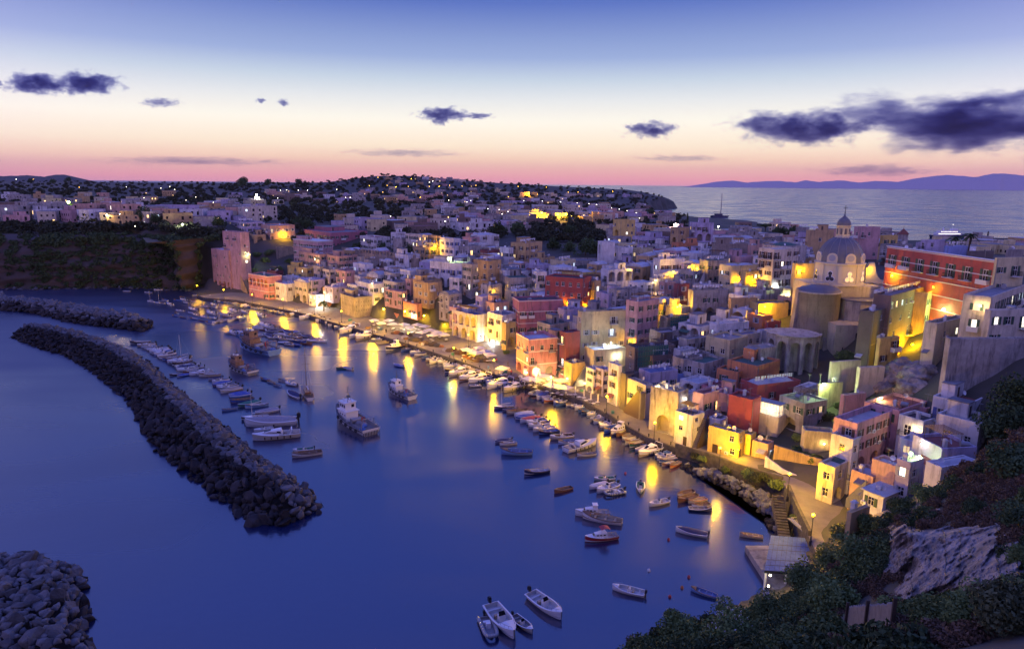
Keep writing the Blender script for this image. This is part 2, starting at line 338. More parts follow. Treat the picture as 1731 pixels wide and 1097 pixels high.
M_white = mat('white_paint', (.68, .68, .68), .4)
M_metal = mat('grey_metal', (.25, .26, .28), .45, metal=.3)

# ---- shared unit meshes (window 1 x 1, origin bottom centre, +y into the wall)
def _win_frame():
    m = MB(); t = .08
    for x0, x1, z0, z1 in [(-.5, -.5+t, 0, 1), (.5-t, .5, 0, 1), (-.5+t, .5-t, 0, t*.7), (-.5+t, .5-t, 1-t*.7, 1), (-.03, .03, t*.7, 1-t*.7), (-.5+t, -.03, .6, .64), (.03, .5-t, .6, .64)]:
        m.box(x0, x1, .06, .14, z0, z1)
    m.box(-.6, .6, -.07, .05, -.06, 0)
    return m.mesh('window', [M_trim])
def _win_pane():
    m = MB(); m.box(-.46, .46, .10, .13, .02, .98); return m.mesh('pane', [M_glass])
def _win_shut():
    m = MB()
    a, b = .52, 1.0; m.box(a, b, -.075, -.03, 0, 1)
    for k in range(7): m.box(a+.07, b-.07, -.09, -.075, .06+k*.13, .13+k*.13)
    return m.mesh('shutter', [M_sh['green']])
def _far_win():
    m = MB(); m.box(-.5, .5, -.03, .06, 0, 1); return m.mesh('window', [M_glass])
ME_frame, ME_pane, ME_shut, ME_farwin = _win_frame(), _win_pane(), _win_shut(), _far_win()
def _door():
    m = MB(); m.box(-.5, .5, .04, .12, 0, 1); m.box(-.45, -.03, .01, .04, .05, .45); m.box(.03, .45, .01, .04, .05, .45); m.box(-.45, -.03, .01, .04, .52, .94); m.box(.03, .45, .01, .04, .52, .94)
    return m.mesh('door', [M_door])
ME_door = _door()
def _balcony():
    m = MB(); m.box(-1, 1, -.9, 0, -.14, 0)
    for k in range(15):
        x = -.97+k*1.94/14; m.box(x-.012, x+.012, -.88, -.856, 0, .95, 1)
    for k in range(6):
        y = -.85+k*.85/6
        for s in (-.985, .961): m.box(s, s+.024, y, y+.024, 0, .95, 1)
    m.box(-1, 1, -.89, -.85, .95, 1.0, 1); m.box(-1, -.96, -.85, 0, .95, 1.0, 1); m.box(.96, 1, -.85, 0, .95, 1.0, 1)
    return m.mesh('balcony', [M_trim, M_iron])
ME_balc = _balcony()
def _solidbalc():
    m = MB(); m.box(-1, 1, -1, 0, -.16, 0); m.box(-1, 1, -1, -.88, 0, .85); m.box(-1, -.88, -.88, 0, 0, .85); m.box(.88, 1, -.88, 0, 0, .85)
    return m.mesh('balcony', [M_trim])
ME_sbalc = _solidbalc()
def _chim():
    m = MB(); m.box(-.3, .3, -.3, .3, 0, 1.1); m.box(-.38, .38, -.38, .38, 1.1, 1.22); m.box(-.22, .22, -.22, .22, 1.22, 1.4); return m.mesh('chimney', [M_trim])
ME_chim = _chim()
def _ant():
    m = MB(); m.tube((0, 0, 0), (0, 0, 2.6), .025, 5)
    m.tube((-.6, 0, 2.5), (.6, 0, 2.5), .018, 4)
    for k in range(7): m.tube((-.55+k*.18, -.3+k*.02, 2.5), (-.55+k*.18, .3-k*.02, 2.5), .012, 4)
    return m.mesh('antenna', [M_metal])
ME_ant = _ant()
def _dish():
    m = MB(); prof = [(0, 0), (.15, .02), (.3, .07), (.42, .14)]; m2 = MB(); m2.lathe(prof, 14)
    R = Matrix.Rotation(math.radians(68), 4, 'X')
    m.add([R @ Vector(p)+Vector((0, 0, .9)) for p in m2.v], m2.f); m.tube((0, .05, 0), (0, .05, .9), .03, 6, 1); m.tube((0, 0, .75), (0, -.45, 1.0), .015, 4, 1)
    return m.mesh('satellite_dish', [M_white, M_metal])
ME_dish = _dish()
def _tank():
    m = MB(); m.tube((-.6, 0, .62), (.6, 0, .62), .45, 12); m.box(-.5, -.4, -.4, .4, 0, .3); m.box(.4, .5, -.4, .4, 0, .3); return m.mesh('water_tank', [M_metal])
ME_tank = _tank()
def _ac():
    m = MB(); m.box(-.4, .4, -.3, 0, 0, .55)
    m.tube((-.1, -.3, .28), (-.1, -.32, .28), .2, 12, 1); return m.mesh('air_conditioner', [M_white, M_metal])
ME_ac = _ac()

def facade(mb, P, W, z0, z1, ops, mi=0, mi_in=1):
    """wall with real openings: ops = (u0, u1, v0, v1, arched, depth, back)"""
    loops = [[(0, z0), (W, z0), (W, z1), (0, z1)]]
    hs = []
    for (u0, u1, v0, v1, arch, dep, back) in ops:
        if arch:
            r = (u1-u0)/2; c = (u0+u1)/2; vs = v1-r
            pts = [(u0, v0), (u1, v0)]+[(c+r*math.cos(t), vs+r*math.sin(t)) for t in [math.pi*k/8 for k in range(9)]]
        else: pts = [(u0, v0), (u1, v0), (u1, v1), (u0, v1)]
        hs.append((pts, dep, back))
    polys = [[Vector((u, v, 0)) for u, v in loops[0]]]+[[Vector((u, v, 0)) for u, v in h[0]][::-1] for h in hs]
    flat = [p for l in polys for p in l]
    tris = tessellate_polygon(polys) if hs else [(0, 1, 2), (0, 2, 3)]
    mb.add([P(p.x, p.y, 0) for p in flat], [tuple(t) for t in tris], mi)
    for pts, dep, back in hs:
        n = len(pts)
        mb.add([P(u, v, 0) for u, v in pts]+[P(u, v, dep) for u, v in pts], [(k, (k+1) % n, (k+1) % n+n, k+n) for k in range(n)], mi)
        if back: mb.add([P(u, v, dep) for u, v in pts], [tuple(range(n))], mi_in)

HOUSES = []      # footprints (cx, cy, radius) for infill
NH = [0]
def overlap(x, y, r):
    return any((x-a)**2+(y-b)**2 < (r+c)**2 for a, b, c in HOUSES)
def make_house(x, y, zt, a, w, d, zb, col, storeys=None, far=False, seed=None, win=1.0, lit=.07, arches='', roof='grey', hut=None, dome=None, shed=False,
               shut=None, balc=.25, band=False, loggia=None, parap=.5, name='house', rnd_clutter=1.0, glaze=0, ground=None, label=None, extra=None, cat='house', ledge=False, tall=False):
    """x, y: near corner; right face runs along angle a, left face along a+90; zt roof line"""
    NH[0] += 1; g = random.Random(seed if seed is not None else NH[0]*17+3)
    root = empty(name, (x, y, zb), a)
    if not far and win > .5 and seed != 3:
        if arches == '' and g.random() < .4: arches = g.choice(['L', 'LR', 'R'])
        if loggia is None and (seed or 0) >= 5000 and g.random() < .2: loggia = g.choice(['L', 'R'])
        if extra is None and (seed or 0) >= 5000 and g.random() < .16 and min(w, d) > 3.5 and zt-zb > 5: extra = g.choice([stair_left, stair_right])
    H = zt-zb; gz = ground if ground is not None else zb
    tag(root, label or 'x', cat)
    wm = wall_mat(col)
    shc = shut or g.choice(['green', 'green', 'brown', 'white', 'none'])
    faces = [('R', w), ('L', d)]
    mb = MB(); wins = []
    for side, W in faces:
        P = (lambda u, v, t: (u, t, v)) if side == 'R' else (lambda u, v, t: (t, u, v))
        ops = []; base = gz-zb
        hv = H-parap-base
        n = storeys or max(1, int(round(hv/3.2)))
        fh = hv/n
        cols = int(W/(2.7 if not far else 3.4))
        if cols < 1 and W > 1.8: cols = 1
        if tall: cols = int(W/4.9)
        for r in range(n):
            v = base+r*fh
            spec = arches
            if r == 0 and side in spec and W > 3 and not far:
                na = max(1, int(W/3.6)); cw_ = W/na; aw = min(cw_*.66, 3.0)
                for k in range(na):
                    c = (k+.5)*cw_; ah = min(fh*.86, aw*1.25+.4)
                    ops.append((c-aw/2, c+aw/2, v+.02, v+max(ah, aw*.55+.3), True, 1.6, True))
                    if g.random() < .8: wins.append((side, c, v+.02, min(1.0, aw*.5), min(2.0, ah*.75), 'door', 1.6))
                continue
            if loggia and side in loggia and r == n-1 and W > 3:
                na = max(1, int(W/3.0)); cw_ = W/na; aw = cw_*.72; ah = min(fh*.85, aw*1.2+.6)
                for k in range(na):
                    c = (k+.5)*cw_
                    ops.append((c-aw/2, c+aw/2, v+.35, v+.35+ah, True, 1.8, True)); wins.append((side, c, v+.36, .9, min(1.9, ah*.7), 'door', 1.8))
                continue
            for k in range(cols if not tall or r == n-1 else 0):
                if g.random() > .9*win: continue
                c = (k+.5)*W/cols+g.uniform(-.25, .25)*(W/cols-1.4 if W/cols > 1.4 else 0)
                ww = min(g.uniform(.9, 1.25), W/cols*.6); 
                if r == 0 and g.random() < .35 and not far: kind, hh, v0 = 'door', 2.1, v+.03
                elif g.random() < balc and r > 0 and fh > 2.7: kind, hh, v0 = 'balc', 2.1, v+.25
                else: kind, hh, v0 = 'win', g.uniform(1.2, 1.5), v+.95
                hh = min(hh, v+fh-.2-v0)
                if tall: kind, hh, v0, ww, c = 'balc', 3.0, v+.7, 1.5, (k+.5)*W/cols
                if hh < .6: continue
                if not far: ops.append((c-ww/2, c+ww/2, v0, v0+hh, False, .16, True))
                wins.append((side, c, v0, ww, hh, kind, .0))
        if far: facade(mb, P, W, 0, H, [])
        else: facade(mb, P, W, 0, H, ops)
    # hidden sides, parapet rim and its inside
    mb.quad((w, 0, 0), (w, d, 0), (w, d, H), (w, 0, H)); mb.quad((0, d, 0), (w, d, 0), (w, d, H), (0, d, H))
    t = .28; zi = H-parap
    o = [(0, 0), (w, 0), (w, d), (0, d)]; i_ = [(t, t), (w-t, t), (w-t, d-t), (t, d-t)]
    for k in range(4):
        k2 = (k+1) % 4
        mb.quad((*o[k], H), (*o[k2], H), (*i_[k2], H), (*i_[k], H)); mb.quad((*i_[k], H), (*i_[k2], H), (*i_[k2], zi), (*i_[k], zi))
    if band:
        n = max(2, int(round((zt-gz)/3.4)))
        for r in range(1, n+1):
            z = (gz-zb)+r*(H-(gz-zb))/n-.12
            if r == n: z = H-.35
            mb.box(-.09, w+.05, -.09, -.003, z, z+.22, 2); mb.box(-.09, -.003, -.003, d, z, z+.22, 2)
    if ledge: mb.box(-.25, w+.25, -.25, d+.25, H+.004, H+.16, 2)
    mb.build('wall', [wm, M_inner, M_trim], root)
    rb = MB()
    if shed:
        rb.box(-.35, w+.35, -.35, d+.35, H+.01, H+.16)
    else: rb.box(t, w-t, t, d-t, zi-.15, zi)
    if dome == 'barrel':
        m_ = 12; R = d*.46; hh = min(1.6, d*.26)
        for k in range(m_):
            t0, t1 = math.pi*k/m_, math.pi*(k+1)/m_
            y0, y1 = d/2-R*math.cos(t0), d/2-R*math.cos(t1); z0, z1 = zi+hh*math.sin(t0), zi+hh*math.sin(t1)
            rb.quad((.4, y0, z0), (w-.4, y0, z0), (w-.4, y1, z1), (.4, y1, z1))
            rb.add([(.4, y0, zi), (.4, y0, z0), (.4, y1, z1), (.4, y1, zi)], [(0, 1, 2, 3)]); rb.add([(w-.4, y0, zi), (w-.4, y0, z0), (w-.4, y1, z1), (w-.4, y1, zi)], [(0, 1, 2, 3)])
    if dome == 'dome':
        nd = 2 if w > 1.5*d else 1
        for k in range(nd):
            R = min(w/nd, d)*.44; rb.lathe([(R*math.cos(q), zi+.34*R*math.sin(q)) for q in [math.pi/2*j/6 for j in range(7)]], 18, 0, (k+.5)*w/nd, d/2)
    ro = rb.build('roof', [M_roof[roof]], root, smooth=False)
    # windows and doors
    for side, c, v0, ww, hh, kind, dep in wins:
        loc = (c, dep, v0) if side == 'R' else (dep, c, v0); rz = 0 if side == 'R' else -math.pi/2
        litp = g.random() < lit
        pm = g.choice(M_lit) if litp else None
        if kind == 'door':
            place('door', ME_door, root, loc, rz, (ww, 1, hh)); continue
        if far:
            place('window', ME_farwin, root, loc, rz, (ww, 1, hh), mat=pm); continue
        f = place('window', ME_frame, root, loc, rz, (ww, 1, hh))
        place('pane', ME_pane, f, mat=pm)
        if shc != 'none':
            for q_ in (0, -1.52): place('shutter', ME_shut, f, (q_, 0, 0), mat=M_sh[shc])
        if kind == 'balc':
            place('balcony', g.choice([ME_balc, ME_balc, ME_sbalc]), root, (loc[0], loc[1], loc[2]-.05), rz, (max(.9, ww), .9, 1))
        elif g.random() < .08:
            place('air_conditioner', ME_ac, root, (loc[0]+(ww if side == 'R' else -.0), loc[1]+(0 if side == 'R' else ww), v0-.2), rz)
    # roof clutter
    q = .35 if far else rnd_clutter*1.5
    if hut is None: hut = g.random() < .28*q and w > 5 and d > 4 and not dome and not shed
    if hut:
        hw, hd, hh = w*g.uniform(.3, .5), d*g.uniform(.35, .5), g.uniform(2.1, 2.7)
        m = MB(); hx, hy = g.uniform(.4, w-hw-.4), d-hd-.4
        m.box(hx, hx+hw, hy, hy+hd, zi, zi+hh); m.box(hx+hw*.3, hx+hw*.3+.8, hy-.03, hy-.003, zi, zi+1.9, 1); m.box(hx-.12, hx+hw+.12, hy-.12, hy+hd+.12, zi+hh, zi+hh+.14, 2)
        m.build('roof_room', [wm, M_door, M_roof['grey']], root)
    if g.random() < .45*q: place('chimney', ME_chim, ro, (g.uniform(.8, max(.9, w-.8)), g.uniform(.8, max(.9, d-.8)), zi), 0, g.uniform(.7, 1.1))
    if g.random() < .5*q: place('antenna', ME_ant, ro, (g.uniform(.6, max(.7, w-.6)), g.uniform(.6, max(.7, d-.6)), zi), g.uniform(0, 3))
    if g.random() < .35*q and not far: place('satellite_dish', ME_dish, ro, (g.uniform(.6, max(.7, w-.6)), g.uniform(.6, max(.7, d-.6)), zi), -a+g.uniform(-.4, 1.2))
    if g.random() < .16*q and not far: place('water_tank', ME_tank, ro, (g.uniform(.9, max(1, w-.9)), g.uniform(.9, max(1, d-.9)), zi), g.uniform(0, 3))
    if not far and win > 0 and rnd_clutter > 0:
        if g.random() < .7:
            m = MB(); u = g.choice([.25, w-.25]); m.tube((u, -.09, .2), (u, -.09, H-.4), .055, 5)
            if g.random() < .5: m.tube((u, -.09, H*.6), (w*g.uniform(.3, .7), -.06, H*.6+.3), .02, 4)
            m.build('drainpipe', [M_metal], root)
        if g.random() < .3:
            m = MB(); u, L_ = g.uniform(.1, .5)*d, min(d*.5, g.uniform(1.6, 3)); z = (gz-zb)+g.choice([2.5, 2.6, 5.4]); z = min(z, H-1)
            m.add([(-.01, u, z), (-.01, u+L_, z), (-1.2, u+L_, z-.5), (-1.2, u, z-.5), (-1.2, u+L_, z-.68), (-1.2, u, z-.68)], [(0, 1, 2, 3), (3, 2, 4, 5)]); m.build('awning', [M_roof[g.choice(['terra', 'white', 'green', 'grey'])]], root)
        if g.random() < .28 and w > 4 and d > 4 and not dome and not shed and not hut:
            m = MB(); x0, x1, y0, y1 = w*.15, w*.7, d*.2, d*.8
            for x_ in (x0, x1):
                for y_ in (y0, y1): m.tube((x_, y_, zi), (x_, y_, zi+2.2), .045, 5)
            for k in range(9): x_ = x0+(x1-x0)*k/8; m.box(x_-.04, x_+.04, y0-.3, y1+.3, zi+2.2, zi+2.28)
            m.build('pergola', [M_wood], root)
        if g.random() < .22:
            m = MB(); y_ = d*g.uniform(.2, .6); m.tube((.5, y_, zi), (.5, y_, zi+1.9), .03, 4); m.tube((w-.5, y_, zi), (w-.5, y_, zi+1.9), .03, 4); m.tube((.5, y_, zi+1.85), (w-.5, y_, zi+1.85), .012, 3); k = .8
            while k < w-1.2: L_ = g.uniform(.4, .8); m.box(k, k+L_, y_-.01, y_+.01, zi+1.85-g.uniform(.5, 1.0), zi+1.84, 1); k += L_+g.uniform(.05, .4)
            m.build('washing_line', [M_metal, M_white], root)
    ca, sa = math.cos(a), math.sin(a)
    if min(w, d) > 2.6: HOUSES.append((x+ca*w/2-sa*d/2, y+sa*w/2+ca*d/2, .42*math.hypot(w, d)))
    root['_w'] = w; root['_d'] = d; root['_zt'] = zt; root['_zi'] = zb+zi; root['_col'] = col
    if extra: extra(root, w, d, H, gz-zb)
    return root

ZN = {'Z1': (0, 250, 3.658), 'Z2': (330, 270, 3.658), 'Z3': (660, 280, 3.658), 'Z4': (1000, 330, 4.0625), 'Z5': (1331, 330, 4.0625), 'Z6': (800, 450, 3.6575), 'Z7': (1100, 560, 4.0625), 'Z8': (1331, 560, 3.2275),
      'ZA': (780, 780, 3.2056), 'ZB': (820, 630, 4.0625), 'ZC': (540, 480, 4.808), 'ZD': (330, 560, 4.3275), 'ZE': (200, 480, 5.487), 'Z9': (330, 450, 7.313), 'ZF': (1280, 350, 3.783), 'ZG': (1080, 740, 2.659), 'P': (0, 0, 1)}
def zp(Z, X, Y=0):
    ox, oy, s = ZN[Z]; return (ox+X/s, oy+Y/s)
def solve_len(C, dirv, zt, px_t, lo=.5, hi=60):
    """length along dirv so the top end projects to column px_t"""
    best = None; p0 = proj(C[0], C[1], zt)[0]; s = 1 if px_t > p0 else -1
    L = lo
    for it in range(400):
        X = C[0]+dirv[0]*L; Y = C[1]+dirv[1]*L
        if Y < 3: break
        p = proj(X, Y, zt)[0]
        if (p-px_t)*s >= 0: return L
        L += .15
        if L > hi: break
    return None
def locate(px, py, h):
    Y0 = 55.; Ys = np.arange(Y0, 2600, 1.5); d = ray(px, py); t = Ys/d[1]; X = d[0]*t; Z = CAMH+d[2]*t
    G = np.maximum(hraw(X, Ys), 1.2)+h
    k = np.argmax(Z <= G) if (Z <= G).any() else len(Ys)-1
    return Vector((X[k], Ys[k], Z[k]))
def H_(Z, xl, xc, xr, yt, h=None, yb=None, a=40., col='white', Y=None, zg=QZ, **k):
    px, py = zp(Z, xc, yt); pl = zp(Z, xl)[0]; pr = zp(Z, xr)[0]
    ar = math.radians(a)
    if yb is not None:
        B = atz(px, zp(Z, 0, yb)[1], zg)
        T = aty(px, py, B.y); gz = zg; x, y, zt = T.x, T.y, T.z
    elif Y is not None:
        T = aty(px, py, Y); x, y, zt = T.x, T.y, T.z; gz = max(1.2, hl(x, y)) if h is None else zt-h
    else:
        T = locate(px, py, h); x, y, zt = T.x, T.y, T.z; gz = zt-h
    R = (math.cos(ar), math.sin(ar)); Lf = (-math.sin(ar), math.cos(ar))
    w = solve_len((x, y), R, zt, pr) if pr-px > 3 else None
    d = solve_len((x, y), Lf, zt, pl) if px-pl > 3 else None
    dmin = k.pop('depth', None)
    if w is None: w = dmin or 6.0
    if d is None: d = dmin or 6.0
    w = min(w, 48); d = min(d, 48)
    zb = min(gz, *[max(.5, hl(x+R[0]*i*w+Lf[0]*j*d, y+R[1]*i*w+Lf[1]*j*d)) for i in (0, 1) for j in (0, 1)])-1.0
    zb = max(zb, .6)
    o = make_house(x, y, zt, ar, w, d, zb, col, ground=max(gz, zb+.4), **k)
    o['_px'] = px; o['_py'] = py
    return o

# ------------------------------------------------------------------ special parts of single houses
M_net = mat('green_netting', (.03, .10, .09), .8); M_darkhole = mat('dark_hole', (.02, .018, .016), .9)
def bastion_holes(root, w, d, H, gz):
    m = MB()
    for r, z in enumerate((gz+2.6, gz+4.4, gz+6.1)):
        if z > H-.8: continue
        for k in range(8):
            c = (k+.7)*w/8.6; m.box(c-.13, c+.13, -.03, -.003, z, z+.3)
            c = (k+.7)*d/8.6; m.box(-.03, -.003, c-.13, c+.13, z, z+.3)
    m.build('wall_holes', [M_darkhole], root)
def _stair(root, w, d, H, gz, side):
    L = (w if side == 'R' else d); top = min(H-1.2, gz+6.5); n = 18; m = MB(); a0, a1 = .1*L, min(.92*L, .1*L+(top-gz)*1.25)
    def bx(u0, u1, t0, t1, z0, z1, mi=0):
        if side == 'R': m.box(u0, u1, -t1, -t0, z0, z1, mi)
        else: m.box(-t1, -t0, L-u1, L-u0, z0, z1, mi)
    for k in range(n):
        u0 = a0+(a1-a0)*k/n; u1 = a0+(a1-a0)*(k+1)/n; z = gz+(top-gz)*(k+1)/n
        bx(u0, u1-.004, .005, 1.1, max(gz, 0)-.5, z, 0); bx(u0, u1-.004, 1.104, 1.32, max(gz, 0)-.5, z+.85, 1)
    bx(a1, min(L, a1+1.6), .005, 1.32, max(gz, 0)-.5, top, 0)
    m.build('outside_stair', [M_stonepave, root.children[0].data.materials[0]], root)
def stair_right(r, w, d, H, gz): _stair(r, w, d, H, gz, 'R')
def stair_left(r, w, d, H, gz): _stair(r, w, d, H, gz, 'L')
def scaffold(root, w, d, H, gz):
    m = MB(); L = min(w, 9); top = H+.8
    for j, t in enumerate((-.5, -1.6)):
        for k in range(6):
            x = k*L/5; m.tube((x, t, gz-.5), (x, t, top), .035, 5)
    for z in np.arange(gz+1.5, top, 1.9):
        for t in (-.5, -1.6): m.tube((0, t, z), (L, t, z), .03, 5)
        m.box(0, L, -1.5, -.55, z+.04, z+.09, 1)
    for k in range(5):
        m.tube((k*L/5, -1.62, gz), ((k+1)*L/5, -1.62, top), .02, 4)
    m.build('scaffolding', [M_metal, M_wood], root)
    n = MB()
    for k in range(12):
        x0, x1 = k*L/12, (k+.88)*L/12
        for q in range(8):
            z0 = gz+(top-gz)*q/8; n.box(x0, x1, -1.72, -1.70, z0, z0+(top-gz)/8*.86)
    n.build('scaffold_net', [M_net], root)
def veranda(root, w, d, H, gz):
    m = MB(); z0 = H-.1; z1 = H+2.5; x0, x1, y0, y1 = .1, w*.42, .1, d-.2
    n = MB()
    for k in range(9):
        y = y0+(y1-y0)*k/8; m.box(x0, x0+.09, y-.045, y+.045, z0, z1)
    for k in range(5):
        x = x0+(x1-x0)*k/4; m.box(x-.045, x+.045, y0, y0+.09, z0, z1)
    for z in (z0+.05, z0+.9, z1-.1): m.box(x0-.005, x0+.08, y0, y1, z, z+.08); m.box(x0, x1, y0-.005, y0+.08, z, z+.08)
    m.build('veranda_frame', [M_white], root)
    n.box(x0+.6, x1-.2, y0+.6, y1-.3, z0, z0+1.0); n.box(x1-.1, x1, y0+.2, y1, z0, z1)
    n.build('veranda_interior', [mat('lit_interior', (.7, .65, .5), .7, emit=(1., .86, .55), es=1.1)], root)
    r = MB()
    for k in range(10):
        xa, xb = x0-.2+(x1-x0+.4)*k/10, x0-.2+(x1-x0+.4)*(k+.8)/10
        r.box(xa, xb, y0-.3, y1+.2, z1+.02, z1+.08)
    r.box(x0-.2, x1+.2, y0-.3, y1+.2, z1+.085, z1+.11)
    r.build('veranda_roof', [M_metal], root)
def pavilion(root, w, d, H, gz):
    m = MB(); m.add([(-.3, -.3, H+.02), (w+.3, -.3, H+.02), (w+.3, d+.3, H+.02), (-.3, d+.3, H+.02), (w/2, d/2, H+2.4)], [(0, 1, 4), (1, 2, 4), (2, 3, 4), (3, 0, 4)])
    m.tube((w/2, d/2, H+2.2), (w/2, d/2, H+3.2), .1, 6); m.build('pointed_roof', [M_roof['terra']], root)

# ------------------------------------------------------------------ the houses of the fishing village, one by one
T = lambda *q, **k: H_(*q, **k)
def town():
    # --- far end of the quay
    T('Z2', 98, 205, 285, 562, yb=805, a=52, col='rose', storeys=4, roof='white', shut='none', arches='L', win=.6, label='tall pink corner house by the steps at the far end of the quay')
    T('Z2', 168, 275, 330, 450, Y=334, h=16, a=52, col='rose', storeys=4, roof='grey', win=.5, label='upper pink house rising behind the tall corner house at the cliff')
    T('Z2', 327, 447, 535, 722, yb=868, a=50, col='pink', storeys=2, roof='green', band=True, loggia='L', win=.9, hut=False, label='square pink quay house with open loggia and green roof terrace')
    T('Z2', 443, 500, 545, 690, h=5, a=50, col='darkred', roof='green', label='small dark red house behind the green roofed pink quay house')
    T('Z2', 570, 690, 755, 672, h=6, a=48, col='yellow', roof='grey', win=.6, label='low yellow house above the white quay houses at the far end')
    T('Z2', 477, 560, 640, 770, yb=878, a=48, col='white', storeys=2, roof='white', win=.6, label='whitewashed quay house beside the pink house with green roof')
    T('Z2', 540, 600, 680, 730, h=5, a=48, col='white', roof='white', label='white upper house stepping back above the whitewashed quay house')
    T('Z2', 612, 690, 765, 762, yb=893, a=48, col='cream', storeys=2, roof='white', arches='L', dome='barrel', label='cream vaulted quay house with arched doorway near the brightly lit stair')
    T('Z2', 650, 720, 800, 745, h=6, a=45, col='lilac', roof='white', label='lilac house with white roof just above the cream vaulted quay house')
    T('Z2', 700, 745, 792, 838, yb=915, a=45, col='white', storeys=2, lit=.5, hut=False, label='small white house under the dazzling white flood light')
    T('Z2', 790, 818, 900, 795, yb=915, a=45, col='orange', storeys=2, roof='dark', label='small burnt orange house left of the stone bastion')
    T('Z2', 800, 850, 940, 790, h=6, a=45, col='lilac', roof='white', label='lilac house with wide roof terrace behind the orange house')
    T('Z2', 900, 985, 1110, 853, yb=978, a=38, col='stone', storeys=1, roof='dark', win=0, hut=True, arches='', parap=.3, label='square buff stone bastion with rows of small holes on the quay', cat='bastion', name='stone_bastion', extra=bastion_holes)
    T('Z2', 605, 760, 850, 507, h=12, a=50, col='rose', storeys=3, roof='grey', ledge=True, band=True, label='large pale pink palace with curved ledge above the far quay')
    T('Z2', 665, 835, 1065, 452, h=8, a=42, col='magenta', storeys=2, roof='grey', hut=True, label='long deep pink palace with roof terrace on the crest')
    T('Z2', 640, 770, 850, 585, h=10, a=45, col='salmon', storeys=3, label='salmon house below the pale pink palace')
    T('Z2', 400, 460, 615, 408, h=8, a=35, col='salmon', storeys=2, shut='white', lit=.2, label='salmon house beside the orange street lamp on the plateau edge')
    T('Z2', 180, 312, 420, 388, h=6, a=40, col='lilac', storeys=2, roof='grey', label='long pale lilac house above the cliff end')
    T('Z2', 333, 360, 437, 465, h=5, a=30, col='ochre', roof='white', label='small ochre house between the pink tower house and the lit lamp')
    T('Z2', 490, 500, 607, 545, h=7, a=20, col='stone', win=0, hut=False, roof='green', rnd_clutter=0, label='dark stone retaining bastion under the plateau street lamp', cat='retaining wall', name='retaining_bastion')
    T('Z2', 1018, 1120, 1205, 482, h=7, a=42, col='white', roof='terra', shut='green', label='white house with brown roof behind the crenellated wall')
    T('Z2', 1210, 1240, 1302, 452, h=8, a=40, col='white', storeys=2, label='narrow white house left of the orange lit street on the crest')
    T('Z2', 1300, 1400, 1440, 468, h=9, a=40, col='cream', storeys=3, lit=.15, label='tall cream house half lit by the orange crest lamp')
    T('Z2', 1430, 1490, 1520, 472, h=9, a=38, col='ochre', storeys=3, lit=.1, label='tall ochre house directly behind the orange crest lamp')
    T('Z2', 1515, 1600, 1640, 490, h=11, a=40, col='white', storeys=3, shut='blue', label='tall white house whose lower wall glows green yellow')
    T('Z2', 815, 885, 1006, 598, h=9, a=48, col='salmon', storeys=3, label='old salmon house with grey roof in the middle of the terraces')
    T('Z2', 870, 925, 985, 690, h=9, a=45, col='rose', storeys=3, label='tall dusty rose house below the old salmon one')
    T('Z2', 975, 1050, 1100, 648, h=8, a=45, col='white', storeys=2, roof='white', lit=.3, label='white terrace house with lit windows above the lit arch')
    T('Z2', 1090, 1120, 1180, 680, h=6, a=45, col='salmon', label='small salmon house wedged between two white terrace houses')
    T('Z2', 1060, 1130, 1200, 715, h=7, a=45, col='white', arches='L', roof='white', dome='barrel', label='white house with glowing arched doorway in the terraces')
    T('Z2', 1170, 1215, 1300, 668, h=7, a=45, col='white', roof='white', label='white house with small dark windows under the crenellated wall end')
    T('Z2', 1235, 1320, 1390, 590, h=8, a=45, col='white', roof='white', label='white stepped house under the crenellated wall')
    T('Z2', 940, 1010, 1060, 780, h=6, a=48, col='white', roof='white', dome='dome', label='white domed house behind the stone bastion')
    T('Z2', 1000, 1100, 1170, 770, h=8, a=45, col='white', roof='white', label='plain white house right above the stone bastion')
    T('Z2', 1170, 1275, 1310, 818, h=6, a=45, col='rose', storeys=2, lit=.4, label='pink lit house behind the outdoor restaurants')
    T('Z2', 1160, 1250, 1330, 760, h=7, a=45, col='old', label='weathered grey house above the pink lit house')
    T('Z2', 1285, 1370, 1400, 895, h=5, a=42, col='orange', roof='grey', label='low orange house with blue lit doorway by the restaurants')
    T('Z2', 1160, 1260, 1340, 955, yb=1000, a=42, col='orange', storeys=1, win=.3, hut=False, label='low orange terrace house beside the restaurant parasols')
    T('Z2', 1350, 1440, 1525, 763, h=9, a=42, col='ochre', storeys=3, lit=.15, label='ochre house with blue lit arch above the yellow quay house')
    T('Z2', 1300, 1330, 1380, 740, h=7, a=42, col='salmon', label='narrow salmon house left of the ochre house')
    T('Z2', 700, 770, 860, 600, h=8, a=45, col='rose', label='dusty rose house under the curved ledge of the pink palace')
    T('Z2', 560, 640, 700, 730, h=4, a=45, col='white', roof='white', dome='dome', label='little domed white house beside the low yellow house')
    # --- middle of the harbour front
    T('Z3', 205, 255, 365, 862, yb=978, a=42, col='yellow', storeys=3, roof='grey', dome='barrel', shut='none', arches='L', label='bright yellow quay house with barrel roof and outside stairs')
    T('Z3', 300, 360, 440, 800, h=9, a=42, col='grey', roof='grey', dome='barrel', label='grey barrel roofed house behind the bright yellow quay house')
    T('Z3', 365, 405, 440, 880, h=7, a=42, col='rose', storeys=2, label='narrow rose house between the yellow and the cream arched house')
    T('Z3', 380, 532, 600, 925, yb=1092, a=42, col='cream', storeys=2, roof='blue', arches='L', loggia='L', win=.3, hut=False, label='cream quay house with two tall lit arches over the ground floor')
    T('Z3', 527, 570, 665, 812, h=8, a=42, col='lilac', roof='white', label='lilac house above the cream arched quay house')
    T('Z3', 440, 480, 560, 875, h=6, a=42, col='white', roof='white', label='small white house behind the cream arched house')
